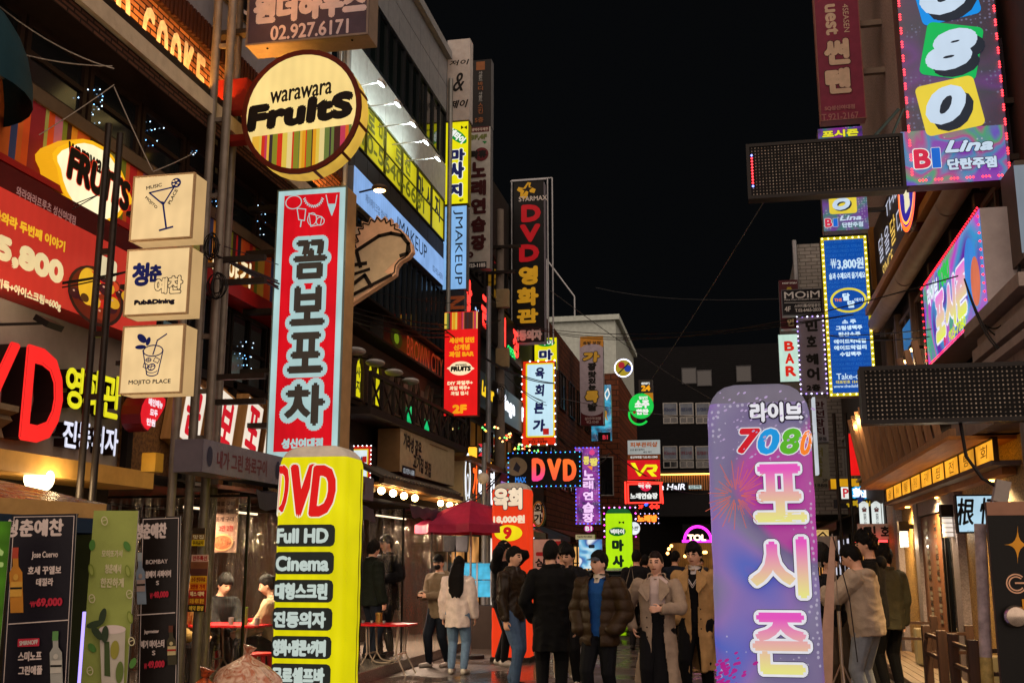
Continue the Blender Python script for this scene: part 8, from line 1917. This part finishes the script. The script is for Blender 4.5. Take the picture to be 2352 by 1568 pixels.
    if glasses:
        g = MB(); gm_ = paint('#3a2a20', .3, .5)
        for sx in (-1, 1): g.tube([hc + RH @ V3(((sx * .032 + .021 * math.cos(a)) * hs, -.104 * hs, (.008 + .017 * math.sin(a)) * hs)) for a in np.linspace(0, 2 * math.pi, 15)], .0018, gm_, 5); g.tube([hc + RH @ V3((sx * .053 * hs, -.100 * hs, .012)), hc + RH @ V3((sx * .078 * hs, .0, .012))], .0018, gm_, 5)
        g.tube([hc + RH @ V3((-.011, -.106 * hs, .012)), hc + RH @ V3((.011, -.106 * hs, .012))], .0018, gm_, 5); g.build('glasses', t)
    if mask:
        g = MB(); g.ball(hc + RH @ V3((0, -.072 * hs, -.050 * hs)), (.058 * hs, .046 * hs, .048 * hs), paint('#101012', .7), 16, 10); g.build('face_mask', t, smooth=True)
    if hood == 'up':
        g = MB(); rr = []
        for f in np.linspace(0, 1, 8):
            ang = math.pi * (.02 + .62 * f); r0 = .145 * hs
            rr.append([hc + RH @ V3((.118 * hs * math.cos(a), .03 + r0 * math.sin(ang) * .2 + .11 * math.sin(a) * math.sin(ang) * hs + .02, .06 - .0 + .12 * hs * math.cos(ang) * 1.0)) for a in np.linspace(-.4, math.pi + .4, 18)])
        n = 18; g.add([q for r in rr for q in r], [(i * n + j, i * n + j + 1, (i + 1) * n + j + 1, (i + 1) * n + j) for i in range(7) for j in range(n - 1)], top); g.build('raised_hood', t, smooth=True)
    return t, tips, hc
def at(u, v, Y): p = onY(u, v, Y); return p.x
BK = fabric('#0e0e11'); BK2 = fabric('#16171b'); JEAN = fabric('#4a6080', scale=90); DJ = fabric('#161c28'); GREYJ = fabric('#8a9098', scale=90); WSH = paint('#b8b0a8', .5); BSH = paint('#141210', .35)
bowl = hairstyle(.30, -.12, -.55, .030, seed=1); short_ = hairstyle(.40, .02, -.55, .022, seed=2); curly = hairstyle(.30, .0, -.5, .036, lump=.9, seed=3); tied = hairstyle(.48, -.05, -.6, .014, lump=.2, seed=4); longs = hairstyle(.4, -.5, -.8, .026, seed=6); mop = hairstyle(.26, -.1, -.6, .034, seed=8)
# the walking pair
t, tips, hc = person('young woman in an open taupe trench coat over a long black dress, one hand raised', at(1508, 1350, 12.2), 12.2, -6, 1.70, top=fabric('#a08c78'), kind='coat', hem=.19, open_=.105, flare=.75, inner=paint('#c8b4ac', .7), pants=BK, dress=BK, shoe=BSH, arms=((-.155, -.02, .53, -1, .6, 0), (.055, -.17, .655, 1, .3, -.6)), hair=tied, hairm=paint('#1c0f0a', .45, var=.3, scale=40, bump=.3), thick=.013, legs=(-.05, .06), collar=True, lapel=True, head=(-4, 2, 0), vox=.007)
t, tips, hc = person('young man with bowl hair and round glasses in a tan trench coat and striped neckline', at(1597, 1350, 13.0), 13.0, -12, 1.80, top=fabric('#b08a5a'), kind='coat', hem=.22, open_=.062, flare=.6, inner=BK, pants=BK, shoe=BSH, arms=('pocket', (.16, .02, .47)), hair=bowl, glasses=True, thick=.013, legs=(-.06, .05), collar=True, lapel=True, shirt=paint('#c8c0bc', .6), stripe=(paint('#d0c8c4', .6), paint('#4a1418', .6)), head=(-6, 4, 0), vox=.007)
b_ = MB(); b_.box((0, 0, 0), (.12, .3, .26), paint('#1c1210', .4)); g = b_.build('handbag', bevel=.03); g.location = (t.location.x + .3, 13.0, .72); tag(g, 'dark bag hanging beside the man in the tan trench coat', 'bag')
# man with cap
person('older man in grey cap and bulky brown padded jacket over a blue sweater', at(1378, 1400, 11.9), 11.9, -20, 1.70, top=fabric('#352617', .5), kind='puffer', hem=.43, open_=.085, inner=fabric('#1c4c8c'), pants=fabric('#0f1014'), shoe=BSH, arms=('pocket', 'pocket'), hair=short_, cap=fabric('#4a4c54'), thick=.024, quilt=26, puff=.008, wide=1.0, collar=True, shirt=paint('#c8bcae', .7), head=(-22, -2, 3), legs=(-.04, .06), pantw=1.12, flare=.3, vox=.007)
person('man seen from behind in a plain black coat standing before the cap wearing man', at(1266, 1400, 12.7), 12.7, 186, 1.82, top=fabric('#0b0b0d', scale=90), kind='coat', hem=.33, inner=BK, pants=BK, shoe=BSH, arms=('hang', 'pocket'), hair=short_, thick=.013, wide=1.0, collar=True, head=(-14, 0, 0), flare=.12, pantw=1.15)
person('young man with dark fringe in a black zipped jacket looking down between the men', at(1306, 1350, 14.6), 14.6, -12, 1.80, top=fabric('#17171c'), inner=BK, pants=BK, shoe=WSH, arms=('pocket', 'pocket'), hair=bowl, head=(-8, 14, 4), hem=.48, collar=True)
person('young man with dark hair mostly hidden behind the man in the black coat', at(1296, 1350, 15.6), 15.6, 20, 1.84, top=BK2, pants=fabric('#a89a88'), shoe=WSH, hair=mop, head=(10, 10, 0), hem=.48, vox=.011)
person('man in a shiny brown leather jacket and jeans looking right', at(1178, 1400, 14.4), 14.4, 68, 1.78, top=paint('#2a2018', .28, var=.3, bump=.3, scale=9), kind='leather', inner=paint('#8a8a90', .7), pants=JEAN, shoe=BSH, arms=('hang', 'pocket'), hair=short_, hem=.475, collar=True, legs=(-.06, .05), head=(6, 2, 0), shirt=paint('#7a7c84', .6))
person('tall man in black clothes scratching his head in front of the orange column', at(1155, 1350, 17.4), 17.4, 70, 1.90, top=BK, pants=BK, shoe=WSH, arms=((-.06, -.03, .98, -1, -.6, .4), (.02, -.06, .93, 1, -1, .4)), hair=mop, hem=.47, hood=True, legs=(-.05, .08), pantw=1.0)
# woman in white shirt and the hooded person
person('young woman seen from behind with long black hair, loose white shirt and jeans', at(1052, 1400, 16.0), 16.0, 178, 1.66, top=fabric('#e6d4cc', .8), kind='shirt', hem=.40, thick=.018, flare=.1, inner=paint('#e6d4cc', .8), pants=fabric('#6c88a8', scale=90), shoe=paint('#c8c0b4', .5), arms=('hang', 'hang'), hair=longs, longhair=True, wide=.98, shirt='mules', pantw=1.08)
t, tips, hc = person('person in khaki jacket with black cap, face mask and raised hood looking at a phone', at(1008, 1400, 17.0), 17.0, -28, 1.70, top=fabric('#7c6c58'), kind='jacket', hem=.44, inner=paint('#b8a898', .7), pants=DJ, shoe=WSH, arms=((-.05, -.20, .64), (.03, -.20, .64)), hair=short_, cap=paint('#101014', .6), mask=True, hood='up', legs=(-.06, .06), head=(25, 6, 0), flare=.1)
M = t.matrix_basis; q = M @ Vector((-.02, -.20 * 1.7 - .06, .645 * 1.7)); b_ = MB(); b_.box((0, 0, 0), (.075, .15, .009), paint('#0a0a0c', .2), Matrix.Rotation(.5, 3, 'X')); g = b_.build('phone'); g.location = q; tag(g, 'dark phone held by the masked person in khaki', 'phone')
# two men by the red table
person('man with bowl hair in dark green jacket standing with his back to the red table', at(852, 1400, 16.5), 16.5, 140, 1.76, z0=.15, top=fabric('#141a14'), pants=DJ, shoe=BSH, hair=bowl, hem=.45, collar=True, head=(8, 0, 0), thick=.02)
t, tips, hc = person('man in black cap and black coat gesturing with one hand behind the red table', at(886, 1400, 17.1), 17.1, -22, 1.86, z0=.15, top=BK, kind='coat', hem=.38, pants=BK, shoe=BSH, arms=('hang', (.10, -.17, .635, 1, .4, -.5)), hair=short_, cap=paint('#141418', .6), thick=.02, wide=1.04, flare=.2, collar=True, head=(-20, 4, 0))
# right group
t, tips, hc = person('man in beige grey hooded sweatshirt and grey jeans bending over his phone', at(1990, 1400, 12.4), 12.4, -118, 1.78, top=fabric('#b8a48e', scale=60), kind='hoodie', hem=.465, thick=.028, pants=GREYJ, shoe=BSH, arms=((-.08, -.17, .74, -1, .2, -.6), (.05, -.20, .74, 1, .3, -.5)), hair=short_, hood=True, head=(0, 22, 0), lean=7, puff=.008, wide=1.08, vox=.0075)
M = t.matrix_basis; q = M @ Vector((-.01, -.20 * 1.78 - .16, .76 * 1.78)); b_ = MB(); b_.box((0, 0, 0), (.075, .012, .15), paint('#0a0a0c', .2)); g = b_.build('phone'); g.location = q; tag(g, 'dark phone held by the man in the hooded sweatshirt', 'phone')
t, tips, hc = person('tall man with curly hair in black holding a cigarette behind the hooded sweatshirt', at(2004, 1400, 13.3), 13.3, -100, 1.92, top=BK, pants=BK, shoe=BSH, hair=curly, hood=True, hem=.46, head=(0, 6, 0), arms=('hang', 'hang'), thick=.02)
M = t.matrix_basis
person('man in an olive dark blazer seen from behind near the granite wall', at(2040, 1400, 14.6), 14.6, -150, 1.78, top=fabric('#3c3a2c'), kind='jacket', hem=.44, pants=BK, shoe=BSH, hair=mop, collar=True, thick=.02)
person('person in a black printed top and olive coat skirt half hidden by the plank', at(1908, 1400, 13.6), 13.6, 40, 1.72, top=fabric('#1c1c1e'), inner=BK, pants=fabric('#5a4c3c'), shoe=BSH, hair=mop, hem=.50, arms=((-.04, -.16, .70), 'hang'), pantw=1.25, head=(0, 15, 0))
# people farther along
t, tips, hc = person('distant man in dark jacket with a pale tote bag walking away', at(1463, 1350, 21), 21, 170, 1.80, top=BK2, pants=BK, shoe=BSH, hair=short_, vox=.012, hem=.45)
b_ = MB(); b_.box((0, 0, 0), (.26, .08, .3), paint('#8a8478', .7)); b_.tube([(-.1, 0, .14), (.04, -.0, .62), (.1, 0, .14)], .012, paint('#8a8478', .7), 6); g = b_.build('tote_bag', bevel=.015); g.location = (t.location.x - .12, 20.8, .95); tag(g, 'pale tote bag on the back of the distant man', 'bag')
person('distant person with short hair right of the tote bag carrier', at(1482, 1350, 23.5), 23.5, 160, 1.72, top=BK, pants=BK, shoe=BSH, hair=bowl, vox=.013)
person('distant man in navy jacket between the two trench coats', at(1552, 1350, 22.5), 22.5, 150, 1.80, top=fabric('#161c2a'), pants=BK, shoe=BSH, hair=short_, vox=.012)
person('distant person in grey near the cafe at the end of the street', at(1612, 1330, 40), 40, 10, 1.70, top=fabric('#3a3a40'), pants=BK, shoe=BSH, hair=longs, vox=.015)
# diners
for lab, x, y, hd, tp, kw in (('diner in a mustard jacket seated at the left of the tent table', -6.6, 12.35, 70, '#6a5428', dict(hair=short_)), ('diner with black hair and black clothes seated beside the pizza poster', -6.5, 13.25, 60, '#121214', dict(hair=mop)), ('diner in a cream sweater seated across the tent table', -5.55, 12.95, -75, '#a08c70', dict(hair=short_)), ('diner in a dark brown jacket seated nearest the yellow column', -5.42, 13.45, -70, '#2a1c14', dict(hair=bowl))):
    person(lab, x, y, hd, 1.72, z0=.15, top=fabric(tp), pants=BK, shoe=BSH, sit=True, arms=((-.07, -.24, .62), (.07, -.24, .63)), head=(0, 12, 0), hem=.5, lean=8, vox=.011, thick=.02, **kw)
# ================================================================ overhead cables
def cable(label, a, b, sag=.2, r=.008, mat=None, n=1, twist=.0, group='overhead cables'):
    a, b = onY(*a), onY(*b); mat = mat or paint('#0c0b0b', .5); mb = MB(); rg = random.Random(int(a.x * 100) + n)
    for k in range(n):
        o = Vector((rg.uniform(-1, 1), 0, rg.uniform(-1, 1))) * twist; s2 = sag * (1 + .25 * rg.uniform(-1, 1) * (n > 1))
        mb.tube([a + (b - a) * f + o * math.sin(f * 3.14) + Vector((0, 0, -4 * s2 * f * (1 - f))) for f in np.linspace(0, 1, 22)], r, mat, 5)
    tag(mb.build('cable', smooth=True), label, 'cable', group)
cable('bundle of black cables running from the left edge past the light boxes', (-30, 640, 8.3), (470, 585, 10.5), .12, .012, n=4, twist=.05)
cable('lower black cable bundle crossing in front of the red menu sign', (-30, 668, 8.2), (300, 622, 8.4), .04, .007, n=3, twist=.04)
cable('thin black cable rising past the lemon sign', (-20, 560, 8.2), (225, 448, 8.4), .03, .005, n=2, twist=.05)
cable('heavy cable bundle drooping in front of the red vertical sign', (500, 588, 10.5), (1150, 735, 27), .5, .012, n=4, twist=.06)
cable('single cable high across the red vertical sign', (500, 560, 10.5), (1148, 690, 27), .3, .006)
cable('pair of cables crossing the dark sky from the film tower to the right', (1172, 742, 27), (1960, 722, 16), .35, .008, n=2, twist=.08)
cable('upper cable crossing from the film tower to the violet banner', (1240, 758, 27), (2345, 590, 11), .5, .008)
cable('pair of cables sweeping to the right edge above the dotted board', (1900, 770, 20), (2360, 722, 10.5), .12, .008, n=2, twist=.06)
cable('thin pale cable slanting up across the night sky', (1470, 905, 40), (1760, 455, 11), .1, .006, paint('#4a4a4a', .5))
cable('thin pale cable slanting down toward the dark end building', (1265, 668, 30), (1660, 930, 60), .2, .012, paint('#4a4a4a', .5))
cable('level thin cable behind the green disc sign', (1290, 915, 34), (1640, 955, 60), .2, .012, paint('#5a5a5a', .5))
cable('thin cable from the antenna mast to the right', (1368, 660, 50), (1900, 680, 26), .3, .012, paint('#3a3a3a', .5))
cable('hanging loop of cable at the right edge', (2345, 560, 10.6), (2262, 745, 10.6), .35, .008, n=2, twist=.05)
cable('cable from the banner box down behind the dotted board', (2215, 640, 10.5), (2330, 812, 10.3), .2, .008, n=2, twist=.03)
cable('white cable from the left edge to the dark posts', (-20, 0, 7.4), (262, 158, 8.35), .08, .006, paint('#8a8074', .5))
cable('second white cable from the left edge to the dark posts', (-20, 103, 7.6), (258, 152, 8.35), .05, .006, paint('#8a8074', .5))
cable('brace wire from the dark posts down to the left', (262, 195, 8.35), (90, 310, 7.9), .01, .005, paint('#8a8074', .5))
cable('brace wire from the dark posts down to the right', (262, 200, 8.35), (350, 392, 8.3), .01, .005, paint('#8a8074', .5))
cable('brace wire from the grey posts to the top light box', (448, 350, 10.5), (352, 394, 8.3), .01, .005, paint('#8a8074', .5))
cable('cable bundle drooping low toward the white globe', (930, 1156, 17.2), (1165, 1065, 27), .5, .014, n=3, twist=.06)
cable('thin wires fanning from the grey pole to the white beef sign', (1160, 860, 27.4), (1290, 925, 33), .3, .01, n=3, twist=.15)
cable('bundle of wires hanging between the beef sign and the purple sign', (1280, 1000, 31), (1400, 1040, 46), .6, .014, n=4, twist=.2)
cable('wires slanting past the virtual reality sign', (1385, 1020, 44), (1640, 1130, 60), .6, .012, n=3, twist=.2)
cable('cable with a small white insulator in front of the fruit banner', (1000, 740, 20), (1280, 880, 31), .3, .014, n=2, twist=.05)
# knots of cable on the posts
for i, (u, v, Y) in enumerate(((492, 570, 10.5), (505, 660, 10.5), (1150, 905, 27.3))):
    c = onY(u, v, Y); mb = MB(); rg = random.Random(i)
    for k in range(7): r = rg.uniform(.06, .14) * (1 if i < 2 else 1.6); ax = rg.uniform(0, 3.1); mb.tube([c + Vector((r * math.cos(a) * math.cos(ax), -.07 + r * .4 * math.cos(a) * math.sin(ax), r * 1.2 * math.sin(a))) for a in np.linspace(0, 6.283, 18)], .006, paint('#0c0b0b', .5), 5)
    tag(mb.build('cable_coil', smooth=True), 'coil of black cable tied to the %s' % ('grey twin posts beside the middle light box', 'grey twin posts below the other coil', 'concrete utility pole')[i], 'cable')
# curtain of blue white fairy lights behind the dark windows
rg = random.Random(11)
for name, boxes, lab in (('fairy_lights', ((205, 240, 230, 345), (180, 250, 205, 300)), 'tree shaped string of blue fairy lights in the dark upper window'), ('fairy_lights', ((335, 420, 240, 335), (440, 460, 270, 360)), 'scattered blue fairy lights left of the grey posts'), ('fairy_lights', ((590, 612, 440, 565), (475, 500, 455, 545)), 'hanging blue fairy lights beside the red vertical sign'), ('fairy_lights', ((545, 590, 780, 850),), 'blue fairy lights behind the lower windows right of the posts')):
    mb = MB()
    for (u0, u1, v0, v1) in boxes:
        for k in range(14): q = onX(rg.uniform(u0, u1), rg.uniform(v0, v1), -5.99); bulbs(mb, [q], .009, glow(rg.choice(['#a8d8ff', '#c8e8ff', '#70b0f0']), 3.0))
    tag(mb.build(name), lab, 'lights')
